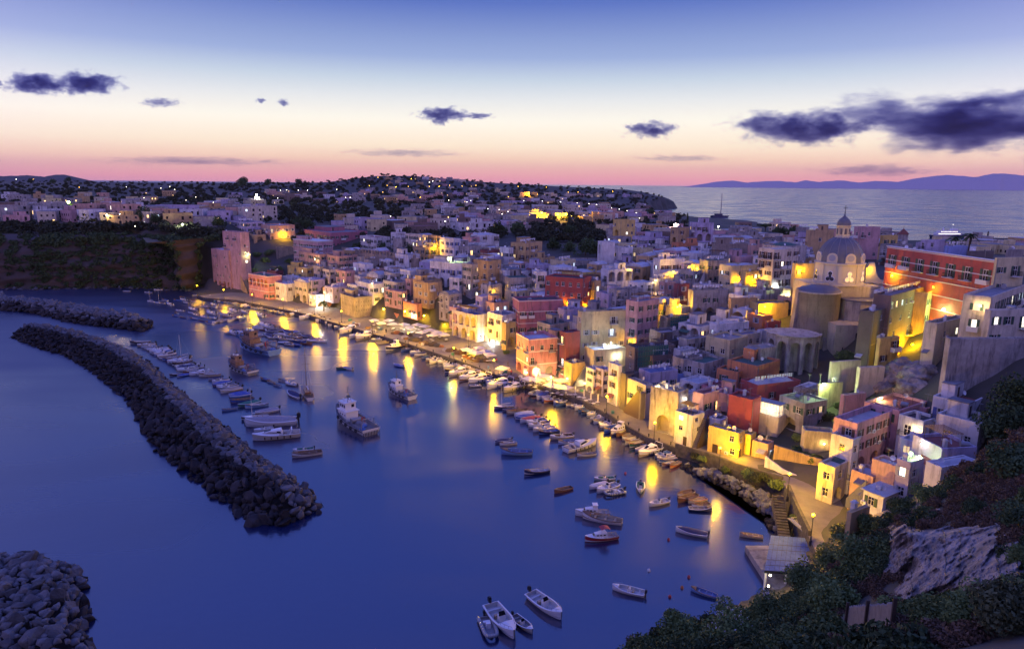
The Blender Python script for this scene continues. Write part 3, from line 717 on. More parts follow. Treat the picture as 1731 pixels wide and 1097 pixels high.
    T('Z3', 560, 700, 782, 1025, yb=1118, a=40, col='white', storeys=2, roof='dark', lit=.3, balc=.6, label='white balconied restaurant house left of the pink arcade house')
    T('Z3', 600, 690, 790, 925, h=8, a=40, col='white', storeys=2, roof='grey', balc=.5, label='white upper house with awnings behind the balconied restaurant')
    T('Z3', 690, 715, 775, 975, h=8, a=40, col='yellow', storeys=2, roof='terra', label='narrow yellow lit house with maroon awning beside the red house')
    T('Z3', 757, 795, 1065, 835, h=11.5, a=14, col='magenta', storeys=2, roof='dark', shut='brown', band=True, win=.95, balc=.5, label='large crimson house with white cornices and tall brown shutters')
    T('Z3', 960, 1190, 1243, 700, h=11, a=62, col='red', storeys=3, roof='dark', lit=.15, balc=.3, shut='none', label='upper red house with blue roof terrace and yellow lit windows')
    T('Z3', 875, 905, 965, 658, h=10, a=15, col='white', storeys=3, shut='green', balc=.9, label='narrow white balconied house left of the upper red house')
    T('Z3', 645, 735, 875, 695, h=9, a=18, col='old', storeys=2, roof='green', shut='green', win=1, label='weathered house with green roof and three dark shuttered windows')
    T('Z3', 650, 700, 800, 650, h=9, a=30, col='white', roof='white', label='white house behind the weathered green roofed house')
    T('Z3', 515, 605, 685, 590, h=14, a=48, col='ochre', storeys=4, shut='none', label='tall narrow old ochre house in the centre of the village')
    T('Z3', 445, 500, 560, 612, h=13, a=40, col='old', storeys=4, lit=.2, label='tall weathered house with two orange lit windows under its roof')
    T('Z3', 560, 600, 690, 740, h=8, a=40, col='old', label='old plastered house under the tall ochre one')
    T('Z3', 590, 640, 735, 850, h=7, a=35, col='salmon', label='salmon house with slanting wall behind the crimson house')
    T('Z3', 745, 835, 938, 480, h=11, a=55, col='ochre', storeys=3, roof='grey', arches='L', hut=True, label='big ochre and brown house with roof hut in front of the orchard')
    T('Z3', 678, 735, 760, 510, h=9, a=45, col='white', storeys=2, shut='green', label='white green shuttered house left of the big ochre house')
    T('Z3', 555, 600, 682, 525, h=7, a=35, col='darkred', label='low dark red house between white roofs near the orchard')
    T('Z3', 465, 530, 672, 430, h=6, a=20, col='white', roof='white', win=.4, label='white block house with clean flat roof above the dark red house')
    T('Z3', 400, 450, 560, 500, h=8, a=35, col='old', storeys=2, label='old greenish house with dark doors below the white block house')
    T('Z3', 305, 415, 480, 465, h=10, a=45, col='white', storeys=3, lit=.1, label='peeling white house with garden wall lit green')
    T('Z3', 245, 440, 505, 607, h=10, a=55, col='white', storeys=2, shut='blue', arches='L', loggia='', balc=.5, win=1, label='long white house with blue shutters over three open arches')
    T('Z3', 140, 205, 312, 712, h=9, a=42, col='ochre', storeys=2, roof='grey', label='ochre house left below the long white arched house')
    T('Z3', 60, 120, 250, 650, h=8, a=42, col='white', roof='white', label='white flat house behind the ochre house and stair')
    T('Z3', 1060, 1140, 1302, 665, h=7, a=30, col='yellow', roof='white', dome='dome', label='yellow house with two low white domes behind the upper red house')
    T('Z3', 980, 1050, 1150, 632, h=7, a=30, col='white', roof='white', dome='dome', label='low white domed house below the long orchard wall')
    T('Z3', 835, 900, 990, 615, h=7, a=35, col='lilac', roof='white', arches='L', label='lilac arched house right of the big ochre house')
    T('Z3', 935, 950, 1330, 585, h=4, a=4, col='old', win=0, hut=False, rnd_clutter=0, depth=2, label='long pale garden wall closing off the dark orchard', cat='wall', name='garden_wall')
    T('Z3', 1303, 1345, 1500, 645, h=9, a=24, col='white', storeys=2, roof='white', loggia='R', label='white house with row of arched loggias on its upper floor')
    T('Z3', 1360, 1475, 1500, 508, h=9, a=60, col='white', storeys=2, shut='green', label='pinkish white house with two shuttered doors above the loggia house')
    T('Z3', 1495, 1560, 1625, 515, h=8, a=40, col='pale', lit=.25, label='pale yellow house with warm lit arch beside the pinkish white house')
    T('Z3', 1037, 1075, 1172, 890, h=8, a=28, col='lilac', storeys=2, roof='dark', balc=.5, shut='none', label='lilac balconied house between the crimson and the big yellow house')
    T('Z3', 1160, 1182, 1458, 905, h=15, a=16, col='pale', storeys=4, roof='blue', shut='white', win=.55, balc=.1, label='big plain yellow house with few white windows over the quay')
    T('Z3', 1460, 1532, 1660, 842, h=14, a=38, col='rose', storeys=4, roof='grey', label='tall dusty pink house right of the big plain yellow house')
    T('Z3', 1272, 1350, 1480, 795, h=8, a=30, col='lilac', roof='grey', label='lilac house with pergola roof behind the big yellow house')
    T('Z3', 1350, 1400, 1560, 770, h=9, a=30, col='old', roof='dark', label='old grey house on the terrace above the lilac pergola house')
    T('Z3', 1242, 1262, 1300, 715, h=8, a=40, col='ochre', lit=.3, label='slim ochre house with glowing doorway right of the upper red house')
    # --- pink arcade house and towards the near quay
    T('Z6', 268, 345, 522, 452, yb=690, a=22, col='pink', storeys=3, roof='white', arches='LR', band=True, shut='none', balc=.3, win=.7, lit=.15, hut=False, parap=.9, label='pink quay house with glowing arcade and white edged roof terrace')
    T('Z6', 535, 575, 662, 412, h=13, a=32, col='darkred', storeys=4, shut='green', lit=.15, balc=.4, label='narrow dark red house in the gap beside the yellow stair house')
    T('Z6', 562, 608, 690, 602, yb=742, a=29, col='yellow', storeys=2, win=.15, hut=False, extra=stair_right, label='yellow quay house with long outside stair climbing its side')
    T('Z6', 690, 745, 945, 520, h=8, a=20, col='pale', storeys=2, roof='white', win=.4, hut=False, lit=.5, label='yellow terrace block below the big plain yellow house')
    T('Z6', 700, 745, 800, 640, yb=790, a=29, col='white', storeys=3, roof='white', label='white leaning house with side stair right of the yellow stair house')
    T('Z6', 758, 805, 850, 640, yb=808, a=29, col='lilac', storeys=3, roof='grey', balc=.4, label='pale lilac quay house with small balconies')
    T('Z6', 838, 900, 920, 615, yb=868, a=29, col='white', storeys=3, roof='dark', shut='brown', balc=.6, win=.8, label='tall narrow white quay house beside the open concrete frame')
    T('Z6', 915, 945, 1025, 668, yb=895, a=29, col='dark', storeys=3, roof='dark', arches='LR', loggia='LR', win=.1, label='dark unfinished building with open concrete floors on the quay')
    T('Z6', 955, 1068, 1110, 735, yb=945, a=29, col='cream', storeys=3, roof='grey', arches='L', shut='green', win=.6, extra=stair_left, label='cream quay house with diagonal outside stair over its arch')
    T('Z6', 1025, 1095, 1265, 660, h=9, a=25, col='lilac', storeys=2, roof='blue', dome='dome', shut='green', label='lilac house with blue domed roof terrace and lit veranda')
    T('Z6', 1100, 1270, 1330, 780, h=10, a=48, col='old', storeys=2, win=.15, arches='L', hut=False, label='bare plastered house front with buttresses and arch behind the quay')
    T('Z6', 945, 1000, 1245, 505, h=10, a=20, col='brown', storeys=3, roof='dark', win=.4, shut='none', extra=scaffold, label='brown building with green netted scaffolding at its corner')
    T('Z6', 1080, 1110, 1250, 555, h=7, a=22, col='brown', storeys=2, label='brown house with bare walls right of the scaffolding')
    T('Z6', 1155, 1200, 1410, 320, h=7, a=20, col='stone', storeys=2, roof='dark', win=.5, shut='none', extra=scaffold, label='half built stone house with green netted scaffold near the orange lamp')
    T('Z6', 1100, 1160, 1330, 470, h=6, a=24, col='dark', roof='dark', label='dark flat roofed house between the two scaffolded buildings')
    T('Z6', 1235, 1300, 1420, 575, h=8, a=30, col='grey', roof='dark', label='grey house with dark roof terrace behind the brown house')
    T('Z6', 1300, 1350, 1463, 550, h=7, a=30, col='old', roof='dark', label='old low house with small porch under the brown terraces')
    T('Z6', 1270, 1300, 1370, 800, h=8, a=40, col='white', lit=.4, roof='green', label='white house with green roof behind the bare plastered front')
    # --- Z7: near quay row
    T('Z7', 172, 290, 368, 580, yb=800, a=40, col='white', storeys=3, roof='dark', shut='none', lit=.25, balc=.4, win=1, extra=stair_right, label='narrow cream quay house with laundry balconies and curved front stair')
    T('Z7', 290, 365, 500, 432, h=9, a=38, col='rose', storeys=2, roof='terra', shut='green', lit=.3, win=1, label='pinkish white house with open green shutters above the laundry house')
    T('Z7', 60, 160, 200, 545, yb=690, a=38, col='cream', storeys=1, roof='grey', arches='L', win=.2, label='low cream vaulted house with round arch and triangular stair wall')
    T('Z7', 185, 250, 345, 445, h=7, a=38, col='pale', roof='green', lit=.2, win=.4, label='house with green awning roof left of the open shuttered house')
    T('Z7', 350, 420, 540, 385, h=7, a=35, col='magenta', roof='terra', label='maroon roofed house behind the open shuttered house')
    T('Z7', 400, 478, 535, 610, h=6, a=42, col='white', storeys=1, roof='white', loggia='L', label='white house with three small arched openings above the yellow house')
    T('Z7', 400, 608, 645, 700, yb=888, a=47, col='yellow', storeys=2, roof='white', win=.7, shut='none', label='yellow house brilliantly lit by the quay street lamp')
    T('Z7', 628, 690, 725, 712, yb=868, a=47, col='yellow', storeys=2, roof='white', win=.4, hut=False, label='slim yellow house right of the brilliantly lit one')
    T('Z7', 700, 808, 845, 775, yb=905, a=47, col='salmon', storeys=1, roof='grey', win=.7, hut=False, label='small salmon house with balcony under the great arch')
    T('Z7', 712, 880, 960, 592, Y=133, a=44, col='cream', storeys=3, roof='white', win=.6, balc=.3, lit=.1, hut=False, extra=veranda, label='tall cream house with brightly lit glazed veranda on top')
    T('Z7', 890, 945, 1052, 480, Y=139, a=30, col='cream', storeys=3, roof='white', win=.25, label='tall plain cream house back to back with the glazed veranda house')
    T('Z7', 540, 700, 760, 470, h=10, a=46, col='red', storeys=2, win=.35, shut='green', roof='terra', balc=0, label='orange red house with sloping front and one green shuttered window')
    T('Z7', 618, 735, 1030, 372, h=8, a=22, col='red', storeys=2, roof='white', dome='dome', win=.2, label='crimson house with two white shell domes behind the glazed veranda')
    T('Z7', 455, 600, 655, 280, h=7, a=46, col='orange', storeys=2, roof='green', shut='green', label='lower orange house with green terrace beside the shell domes')
    T('Z7', 530, 735, 890, 240, h=8, a=40, col='orange', storeys=2, roof='green', win=.3, label='upper orange house with large green flat roof')
    T('Z7', 500, 540, 640, 440, h=5, a=40, col='white', roof='white', label='small white terrace house left of the orange red sloping house')
    T('Z7', 380, 545, 670, 62, h=9, a=42, col='pale', storeys=2, roof='grey', shut='none', lit=.15, label='pale yellow twin house with roof terrace below the church')
    T('Z7', 680, 760, 865, 120, h=9, a=30, col='old', storeys=2, roof='grey', dome='barrel', label='old white vaulted house against the church arches')
    T('Z7', 240, 370, 505, 222, h=7, a=42, col='old', storeys=2, roof='green', shut='white', label='old grey house with green roof and white framed windows')
    T('Z7', 160, 205, 300, 130, h=7, a=35, col='white', roof='grey', label='small white chapel like house left of the old grey house')
    T('Z7', 0, 60, 180, 150, h=6, a=30, col='brown', roof='dark', label='low brick brown house with flat dark roof under the scaffold')
    T('Z7', 0, 100, 330, 310, h=6, a=28, col='blue', storeys=1, roof='blue', dome='dome', label='blue painted house with blue domed terrace')
    T('Z7', 985, 1045, 1145, 395, h=6, a=40, col='white', roof='white', shed=False, label='white house with fabric awning and roof garden near the green light')
    T('Z7', 1145, 1160, 1320, 365, h=7, a=20, depth=9, col='pale', win=.1, hut=False, roof='green', label='pale wall block lit greenish white by a lamp on its corner')
    T('Z7', 1232, 1245, 1460, 210, h=9, a=15, depth=13, col='cream', win=0, hut=False, rnd_clutter=0, label='broad blank cream retaining block below the church terrace', cat='retaining wall', name='retaining_wall')
    T('Z7', 1420, 1440, 1610, 250, h=8, a=12, depth=11, col='cream', win=0, hut=False, rnd_clutter=0, label='cream ramp wall continuing down from the blank retaining block', cat='retaining wall', name='retaining_wall')
    T('Z7', 1308, 1330, 1480, 440, h=6, a=20, depth=9, col='rose', win=.1, hut=False, label='low pink parapet terrace under the cream ramp wall')
    T('Z7', 1040, 1060, 1260, 680, h=5, a=-12, col='pale', win=0, hut=False, rnd_clutter=0, depth=1.2, label='mural painted garden wall behind the vegetable garden', cat='wall', name='garden_wall')
    # --- Z8: near right
    T('P', 1411, 1450, 1519, 716, Y=108, h=8.5, a=36, col='rosy', storeys=3, roof='white', shut='brown', parap=1.0, hut=False, win=1.1, balc=.3, label='big pink house with white edged roof terrace above the little square')
    T('P', 1407, 1443, 1455, 743, Y=106.6, h=6.5, a=36, col='white', storeys=2, roof='white', win=1.3, shut='none', balc=.1, hut=False, label='white front with wide windows attached to the big pink house')
    T('P', 1462, 1520, 1568, 694, Y=114, h=9, a=34, col='rosy', storeys=3, roof='terra', shut='green', label='pink terrace house with flowered roof restaurant')
    T('P', 1548, 1566, 1590, 690, Y=117, h=8, a=25, col='rosy', storeys=2, roof='dark', label='rose house behind the roof restaurant with dark canopy')
    T('P', 1521, 1562, 1588, 712, Y=109, h=7, a=30, col='white', storeys=2, roof='dark', lit=.5, balc=.7, win=1.1, label='white house with covered balcony restaurant and hanging lights')
    T('P', 1521, 1556, 1582, 750, Y=103, h=6, a=32, col='white', storeys=2, roof='white', lit=.3, win=.9, label='white terrace house with greenish lit dining room')
    T('P', 1585, 1657, 1682, 716, Y=100, h=9, a=38, col='white', storeys=2, roof='white', win=.7, shut='none', label='large pale house with slanting roof line on the right slope')
    T('Z8', 800, 1000, 1150, 395, Y=107, h=8, a=38, col='white', storeys=2, roof='terra', shut='blue', balc=.7, label='white house with blue shutters and maroon pergola terraces')
    T('P', 1590, 1593, 1652, 758, Y=95, h=5, a=8, col='lilac', storeys=1, roof='terra', win=.2, hut=False, label='plain grey lilac block below the large pale house')
    T('P', 1567, 1592, 1655, 790, Y=90, h=4, a=20, col='white', roof='white', win=.2, hut=False, dome='barrel', label='low white vaulted roof among the nearest right hand houses')
    T('P', 1518, 1540, 1562, 782, Y=94, h=6.5, a=32, col='lilac', storeys=2, roof='white', win=.8, label='lilac house with glazed side below the lit dining terrace')
    T('P', 1476, 1514, 1532, 788, Y=97.5, h=6, a=32, col='salmon', storeys=2, roof='white', shut='green', win=.8, label='salmon house with pale flat roof near the curved stair')
    T('P', 1440, 1476, 1500, 806, Y=99.5, h=5.5, a=34, col='salmon', storeys=2, roof='white', win=.4, extra=stair_left, label='plain salmon house carrying a curved stone stair')
    T('P', 1461, 1494, 1522, 840, Y=93, h=5.5, a=32, col='white', storeys=2, roof='white', shed=True, shut='green', win=1.2, label='small white house with sloping pale roof nearest the hillside')
    T('P', 1386, 1412, 1448, 790, yb=852, zg=3.9, a=38, col='cream', storeys=2, roof='white', win=.7, label='low cream house at the back corner of the little square')
    T('Z8', 330, 350, 450, 990, Y=85, h=2.6, a=30, col='ochre', storeys=1, roof='terra', win=.4, hut=False, label='small shed with terracotta roof and yellow door beside the square', name='shed', cat='shed')
    # --- Z4: upper middle, between orchard and church
    T('Z4', 72, 115, 250, 490, h=6, a=25, col='white', roof='white', label='white side wing with arched roof left of the lit orange corner')
    T('Z4', 425, 470, 645, 440, h=9, a=22, col='white', storeys=2, lit=.2, shut='brown', label='white house with flowered balcony over the orange lit corner')
    T('Z4', 550, 590, 765, 330, h=7, a=15, col='orange', storeys=2, roof='grey', lit=.1, label='peach house with two windows on the crest near the big stone block')
    T('Z4', 650, 700, 742, 475, h=7, a=35, col='cream', storeys=2, lit=.3, label='cream house glowing orange beside the steep alley')
    T('Z4', 400, 440, 560, 575, h=6, a=28, col='cream', storeys=1, lit=.3, label='cream house with stone rimmed arch roof in the upper terraces')
    T('Z4', 745, 800, 940, 450, h=8, a=22, col='old', storeys=2, roof='green', dome='dome', shut='green', label='old grey house with green domed roof on the upper crest')
    T('Z4', 880, 960, 1150, 485, h=8, a=20, col='pale', storeys=2, roof='white', dome='dome', shut='green', label='yellow house with three white domes left of the tall lit house')
    T('Z4', 1025, 1060, 1150, 525, h=9, a=25, col='yellow', storeys=3, label='yellow house strongly lit orange against the tall white house')
    T('Z4', 1150, 1255, 1425, 372, h=15, a=30, col='cream', storeys=5, roof='white', shut='brown', balc=.5, win=1, hut=False, label='tall cream five storey house with floodlit terrace left of the church')
    T('Z4', 1380, 1400, 1535, 470, Y=200, h=11, a=10, col='yellow', storeys=3, shut='brown', win=.6, label='long yellow lit wing between the tall cream house and the dome')
    T('Z4', 570, 590, 670, 610, h=9, a=20, col='darkred', storeys=3, shut='white', win=1, roof='dark', label='dark red house with white window frames above the orange lamp')
    T('Z4', 465, 500, 575, 600, h=9, a=25, col='salmon', storeys=3, shut='white', label='peach house left of the dark red house with white frames')
    T('Z4', 665, 700, 940, 655, h=9, a=14, col='old', storeys=2, arches='R', shut='green', label='old plaster palace with row of blind arches below a grey terrace')
    T('Z4', 945, 960, 1140, 710, h=8, a=12, col='ochre', storeys=2, shut='none', roof='grey', label='low ochre front with twin windows left of the big orange lamp')
    T('Z4', 945, 970, 1088, 628, h=7, a=15, col='pale', storeys=1, win=0, hut=False, label='blank pale yellow block between the ochre front and yellow house')
    T('Z4', 1140, 1150, 1355, 745, h=7, a=14, col='yellow', storeys=1, win=0, hut=False, rnd_clutter=0, label='long blank wall glowing yellow around the big orange lamp', cat='retaining wall', name='retaining_wall')
    T('Z4', 1080, 1175, 1245, 830, h=6, a=30, col='orange', roof='grey', win=.8, label='small orange house right below the big orange lamp')
    T('Z4', 1195, 1215, 1300, 870, h=6, a=20, col='red', roof='terra', dome='barrel', label='small red vaulted house beside the small orange house')
    T('Z4', 810, 860, 1080, 885, h=8, a=24, col='white', storeys=2, roof='white', lit=.15, label='white house with square windows and potted tree on its roof')
    T('Z4', 955, 1020, 1170, 960, h=7, a=28, col='cream', storeys=2, roof='blue', label='cream house with railed terrace below the potted tree')
    T('Z4', 800, 830, 940, 960, h=6, a=30, col='ochre', storeys=2, lit=.3, roof='dark', label='ochre house with one lit window above the pale yellow twin house')
    T('Z4', 1140, 1170, 1260, 930, h=6, a=30, col='white', roof='white', label='white house with small dark window left of the church buttress')
    T('Z4', 600, 660, 800, 990, h=7, a=30, col='old', roof='grey', label='crumbling grey house in the middle of the lower terraces')
    T('Z4', 400, 470, 610, 940, h=7, a=25, col='grey', roof='dark', label='grey stair house between the scaffoldings')
    T('Z4', 240, 320, 500, 765, h=8, a=30, col='brown', storeys=2, roof='grey', label='brown sided house behind the tall dusty pink house')
    T('Z4', 110, 150, 290, 660, h=7, a=28, col='white', roof='grey', label='white house with grey roof left of the flat brown terrace')
    T('Z4', 380, 400, 525, 700, h=7, a=25, col='ochre', roof='dark', label='ochre house with thatched terrace left of the orange street lamp')
    T('Z4', 828, 850, 1075, 335, h=9, a=8, col='stone', win=.1, roof='white', hut=True, label='long bare stone block with white roof hut on the crest')
    T('Z4', 1075, 1090, 1175, 345, h=8, a=10, col='salmon', storeys=2, label='salmon house right of the long bare stone block')
    T('Z4', 675, 720, 840, 190, Y=300, h=8, a=12, col='lilac', storeys=2, win=.9, label='lilac house silhouetted on the sea skyline behind the crest')
    T('Z4', 150, 200, 300, 170, Y=330, h=8, a=25, col='yellow', storeys=2, lit=.3, arches='L', label='yellow villa with lit arched loggia behind the orchard')
    T('Z4', 545, 600, 670, 225, Y=300, h=7, a=20, col='ochre', storeys=2, label='ochre house beneath the star bright lamp on the skyline')
    T('Z4', 1175, 1300, 1480, 350, Y=225, h=8, a=20, col='old', roof='green', dome='dome', win=.3, label='long house with green domes right behind the tall cream house')
    T('Z4', 280, 350, 530, 290, h=7, a=20, col='lilac', roof='white', label='flat lilac house beyond the orchard trees')
    T('Z4', 60, 70, 160, 322, Y=272, h=5, a=8, col='white', storeys=1, roof='white', win=1, label='tiny white cube house standing alone in the orchard')
    # --- Z5: right of the church
    T('Z5', 598, 715, 960, 690, Y=147, h=14, a=42, col='brown', storeys=4, roof='grey', win=.7, shut='none', label='tall decayed brown tower house lit orange at its foot')
    T('Z5', 600, 680, 720, 662, Y=153, h=13, a=45, col='white', storeys=4, win=.3, shut='none', label='flaking white upper part beside the church bell gable')
    T('Z5', 500, 590, 720, 800, Y=143, h=12, a=42, col='dark', storeys=4, win=.5, shut='none', label='dark stained house leaning against the decayed tower house')
    T('Z5', 620, 640, 770, 985, Y=140, h=6, a=25, col='yellow', storeys=2, win=.4, shut='brown', label='yellow lower house front brightly lit below the decayed tower')
    T('Z5', 660, 965, 1235, 672, Y=155, h=11, a=45, col='ochre', storeys=3, roof='dark', shut='green', win=.3, hut=False, label='wide ochre block with dark roof and small lamp on its wall')
    T('Z5', 690, 1440, 1460, 455, Y=141, h=16, a=7, col='red', storeys=3, roof='dark', band=True, shut='green', balc=.95, win=1.25, hut=False, ledge=True, tall=True, label='long red palace with white trim and green shuttered balconies', cat='palace', name='palace', depth=9)
    T('Z5', 1425, 1440, 1640, 430, Y=140, h=15, a=14, col='pale', storeys=4, shut='green', balc=.6, arches='R', label='pale yellow house with wide arched porch at the end of the palace')
    T('Z5', 1215, 1400, 1640, 700, Y=124, h=10, a=42, col='cream', storeys=3, roof='grey', lit=.5, arches='', balc=.4, hut=False, label='cream house with lit balcony door on the right hand height')
    T('Z5', 1360, 1400, 1760, 790, Y=119, h=10, a=12, col='cream', storeys=3, arches='R', loggia='', lit=.4, hut=False, label='cream villa with row of round terrace arches on the right edge')
    T('Z5', 950, 1030, 1240, 880, Y=132, h=8, a=35, col='cream', storeys=2, loggia='L', win=.4, label='cream porch house with arched corner below the ochre block')
    T('Z5', 1110, 1120, 1760, 985, Y=113, h=8, a=3, col='old', win=0, hut=False, rnd_clutter=0, depth=1.2, label='long flaking whitewashed retaining wall under the villa arches', cat='retaining wall', name='retaining_wall')
    T('Z5', 460, 500, 640, 218, Y=258, h=12, a=10, col='rose', storeys=3, win=.3, shut='none', label='mauve pink tower like house on the skyline right of the lantern')
    T('Z5', 130, 150, 320, 240, Y=262, h=10, a=8, col='ochre', storeys=2, win=.3, hut=True, label='ochre windowless block on the skyline left of the lantern')
    T('Z5', 60, 80, 150, 222, Y=300, h=8, a=15, col='grey', label='grey house with aerials on the skyline left of the ochre block')
    T('Z5', 640, 655, 760, 275, Y=262, h=8, a=10, col='yellow', storeys=2, label='yellow house right of the mauve tower house on the skyline')
    T('Z5', 760, 775, 830, 270, Y=280, h=6, a=15, col='grey', roof='dark', win=.6, label='small pavilion house with pointed roof on the skyline', extra=pavilion)
    T('Z5', 920, 960, 1090, 310, Y=225, h=6, a=15, col='lilac', win=.5, roof='grey', label='small lilac house on the roofs behind the red palace')
    T('Z5', 1080, 1100, 1240, 350, Y=205, h=5, a=10, col='blue', roof='blue', win=.1, label='low building wrapped in blue sheeting behind the red palace')
    T('Z5', 1240, 1260, 1420, 385, Y=195, h=6, a=12, col='dark', roof='dark', label='dark flat roofed house under the palm tree')
    T('Z5', 640, 700, 860, 340, Y=235, h=8, a=15, col='grey', storeys=2, label='grey house squeezed between mauve tower and red palace')
    T('Z5', 1505, 1520, 1625, 375, Y=160, h=8, a=8, col='grey', roof='dark', label='grey hut with dark roof at the right skyline')

# ------------------------------------------------------------------ domed church with its terrace
M_church = mat('church_plaster', (.52, .45, .31), .85, var=.5, scale=.18, stain=.55, bump=.2, bscale=2)
M_lead = mat('dome_lead_grey', (.13, .135, .155), .55, var=.4, scale=.5, stain=.25)
M_cornice = mat('church_cornice', (.56, .50, .36), .8)
def church():
    c = aty(1420, 442, 187); r = empty('church', (c.x, c.y, 12)); Z = c.z-12
    tag(r, 'cream baroque church with big grey ribbed dome, lantern and cross', 'church')
    # body
    m = MB(); b0 = Z-6.0
    m.box(-8.5, 9, -6, 9, -4, b0, 0, 'xXyYZ'); m.box(-8.8, -5.5, -6.5, -3.5, b0-2, b0+.9); m.box(9, 15, -2, 8, 2, b0+.3, 0, 'XyYZ')
    m.box(-8.5, 9, -6.1, -6.003, b0-.5, b0-.2); m.build('nave_wall', [M_church], r)
    m = MB(); m.lathe([(5.4, -3), (5.4, b0-1.4), (5.65, b0-1.4), (5.65, b0-1.0), (5.3, b0-1.0)], 36, 0, -8.2, -7.2); m.build('apse', [M_church], r, smooth=True)
    m = MB(); m.lathe([(5.3*math.cos(q), b0-1.0+1.5*math.sin(q)) for q in [math.pi/2*k/8 for k in range(9)]], 36, 0, -8.2, -7.2); m.build('apse_roof', [M_lead], r, smooth=True)
    # second apse, polygonal, and sacristy block in front
    m = MB(); pts = [(-2.4, -6), (-2.4, -10.5), (0.5, -12.6), (6.5, -12.6), (9.2, -10.2), (9.2, -6)]
    m.prism([(x, y) for x, y in pts], -3, b0-3.2); m.build('side_chapel', [M_church], r)
    m = MB(); m.prism([(x*1.03, y*1.02) for x, y in pts], b0-3.19, b0-2.9); m.build('chapel_roof', [M_lead], r)
    m = MB(); P = lambda u, v, t: (-7.4+u, -17+t, v)
    facade(m, P, 8.6, -1.5, b0-8.4, [(5.2, 6.1, b0-12.2, b0-10.4, False, .3, True), (2.1, 2.5, b0-15, b0-14.2, False, .3, True)], 0, 1)
    P2 = lambda u, v, t: (1.2+u, -15.6+t, v)
    facade(m, P2, 7.6, -1.5, b0-8.9, [(3.0, 4.1, b0-12.8, b0-11.2, False, .3, True)], 0, 1)
    m.box(-7.4, 1.2, -16.9, -8, b0-8.5, b0-8.38); m.box(1.2, 8.8, -15.5, -8, b0-9.0, b0-8.88)
    m.quad((-7.4, -17, -1.5), (-7.4, -8, -1.5), (-7.4, -8, b0-8.4), (-7.4, -17, b0-8.4)); m.quad((8.8, -15.6, -1.5), (8.8, -8, -1.5), (8.8, -8, b0-8.9), (8.8, -15.6, b0-8.9)); m.quad((1.2, -17, -1.5), (1.2, -15.6, -1.5), (1.2, -15.6, b0-8.4), (1.2, -17, b0-8.4))
    m.build('sacristy', [M_church, M_darkhole], r)
    m = MB(); m.box(-7.7, 1.4, -17.3, -8, -9, -1.51); m.box(1.42, 11.5, -16.2, -7, -9, -1.0); m.build('stone_base', [wall_mat('dark')], r)
    m = MB()   # leaning buttresses
    m.add([(-15.2, -8, -4), (-12.6, -8, -4), (-12.6, -5.6, -4), (-15.2, -5.6, -4), (-13.8, -7.8, b0-.6), (-12.4, -7.8, b0-.6), (-12.4, -5.8, b0-.6), (-13.8, -5.8, b0-.6)], [(0, 1, 5, 4), (1, 2, 6, 5), (2, 3, 7, 6), (3, 0, 4, 7), (4, 5, 6, 7)])
    m.add([(-8.6, -15.2, -3), (-7.5, -15.6, -3), (-7.3, -11.6, -3), (-8.6, -11.6, -3), (-8.3, -12.4, 5), (-7.6, -12.4, 5), (-7.6, -11.4, 5), (-8.3, -11.4, 5)], [(0, 1, 5, 4), (1, 2, 6, 5), (2, 3, 7, 6), (3, 0, 4, 7), (4, 5, 6, 7)])
    m.build('buttress', [wall_mat('stone')], r)
    # drum
    m = MB(); n = 24; R = 6.1
    prof = [(R+.5, b0-.02), (R+.5, b0+.5), (R, b0+.55), (R, Z-.5), (R+.35, Z-.45), (R+.45, Z-.1), (R+.1, Z), (R-.2, Z+.05)]
    m.lathe(prof, 48)
    for k in range(8):
        t = math.radians(22.5+45*k); m.add([], []); x, y = math.cos(t), math.sin(t)
        q = Matrix.Rotation(t, 4, 'Z')
        bb = MB(); bb.box(R-.1, R+.22, -.45, .45, b0+.56, Z-.5)
        m.add([q @ Vector(p) for p in bb.v], bb.f)
    m.build('drum', [M_cornice], r, smooth=False)
    for k in range(8):
        t = math.radians(45*k)
        wr = empty('drum_window', (math.cos(t)*(R+.02), math.sin(t)*(R+.02), b0+1.0), t+math.pi/2); wr.parent = r
        f = MB(); g_ = MB()
        def disc(mb, cx, cz, rr, y0, y1, n=16):
            mb.tube((cx, y0, cz), (cx, y1, cz), rr, n)
        for cx, cz, rr in ((-.55, .75, .72), (.55, .75, .72), (0, 2.2, .72)):
            disc(f, cx, cz, rr, .0, -.10); disc(g_, cx, cz, rr-.2, -.05, -.14)
        f.box(-.5, .5, -.098, 0, .7, 2.3); g_.box(-.32, .32, -.138, -.05, .7, 2.2)
        g_.v = [(x, y, z) for x, y, z in g_.v]
        f.build('window_surround', [M_white], wr); pn = g_.build('pane', [M_lit[2] if k in (6, 7) else M_glass], wr)
        b = MB(); b.box(-.03, .03, -.16, -.139, .2, 2.6); b.box(-.9, .9, -.16, -.139, .9, .96); b.box(-.5, .5, -.16, -.139, 1.9, 1.95); b.build('glazing_bar', [M_lead], wr)
    # dome with ribs and round plaques
    Rd, Hd = 5.95, 6.9
    prof = [(Rd*math.cos(q), Z+Hd*math.sin(q)) for q in [math.pi/2*k/16 for k in range(16)]]
    m = MB(); m.lathe(prof, 64); dome = m.build('dome', [M_lead], r, smooth=True)
    m = MB()
    for k in range(16):
        t = math.radians(22.5*k+11.25); pr = None
        for j in range(16):
            q = math.pi/2*j/16; p = (Rd*1.004*math.cos(q)*math.cos(t), Rd*1.004*math.cos(q)*math.sin(t), Z+Hd*1.004*math.sin(q))
            if pr: m.tube(pr, p, .11, 5, cap=False)
            pr = p
    m.build('dome_rib', [mat('rib_lead', (.19, .19, .21), .6)], dome)
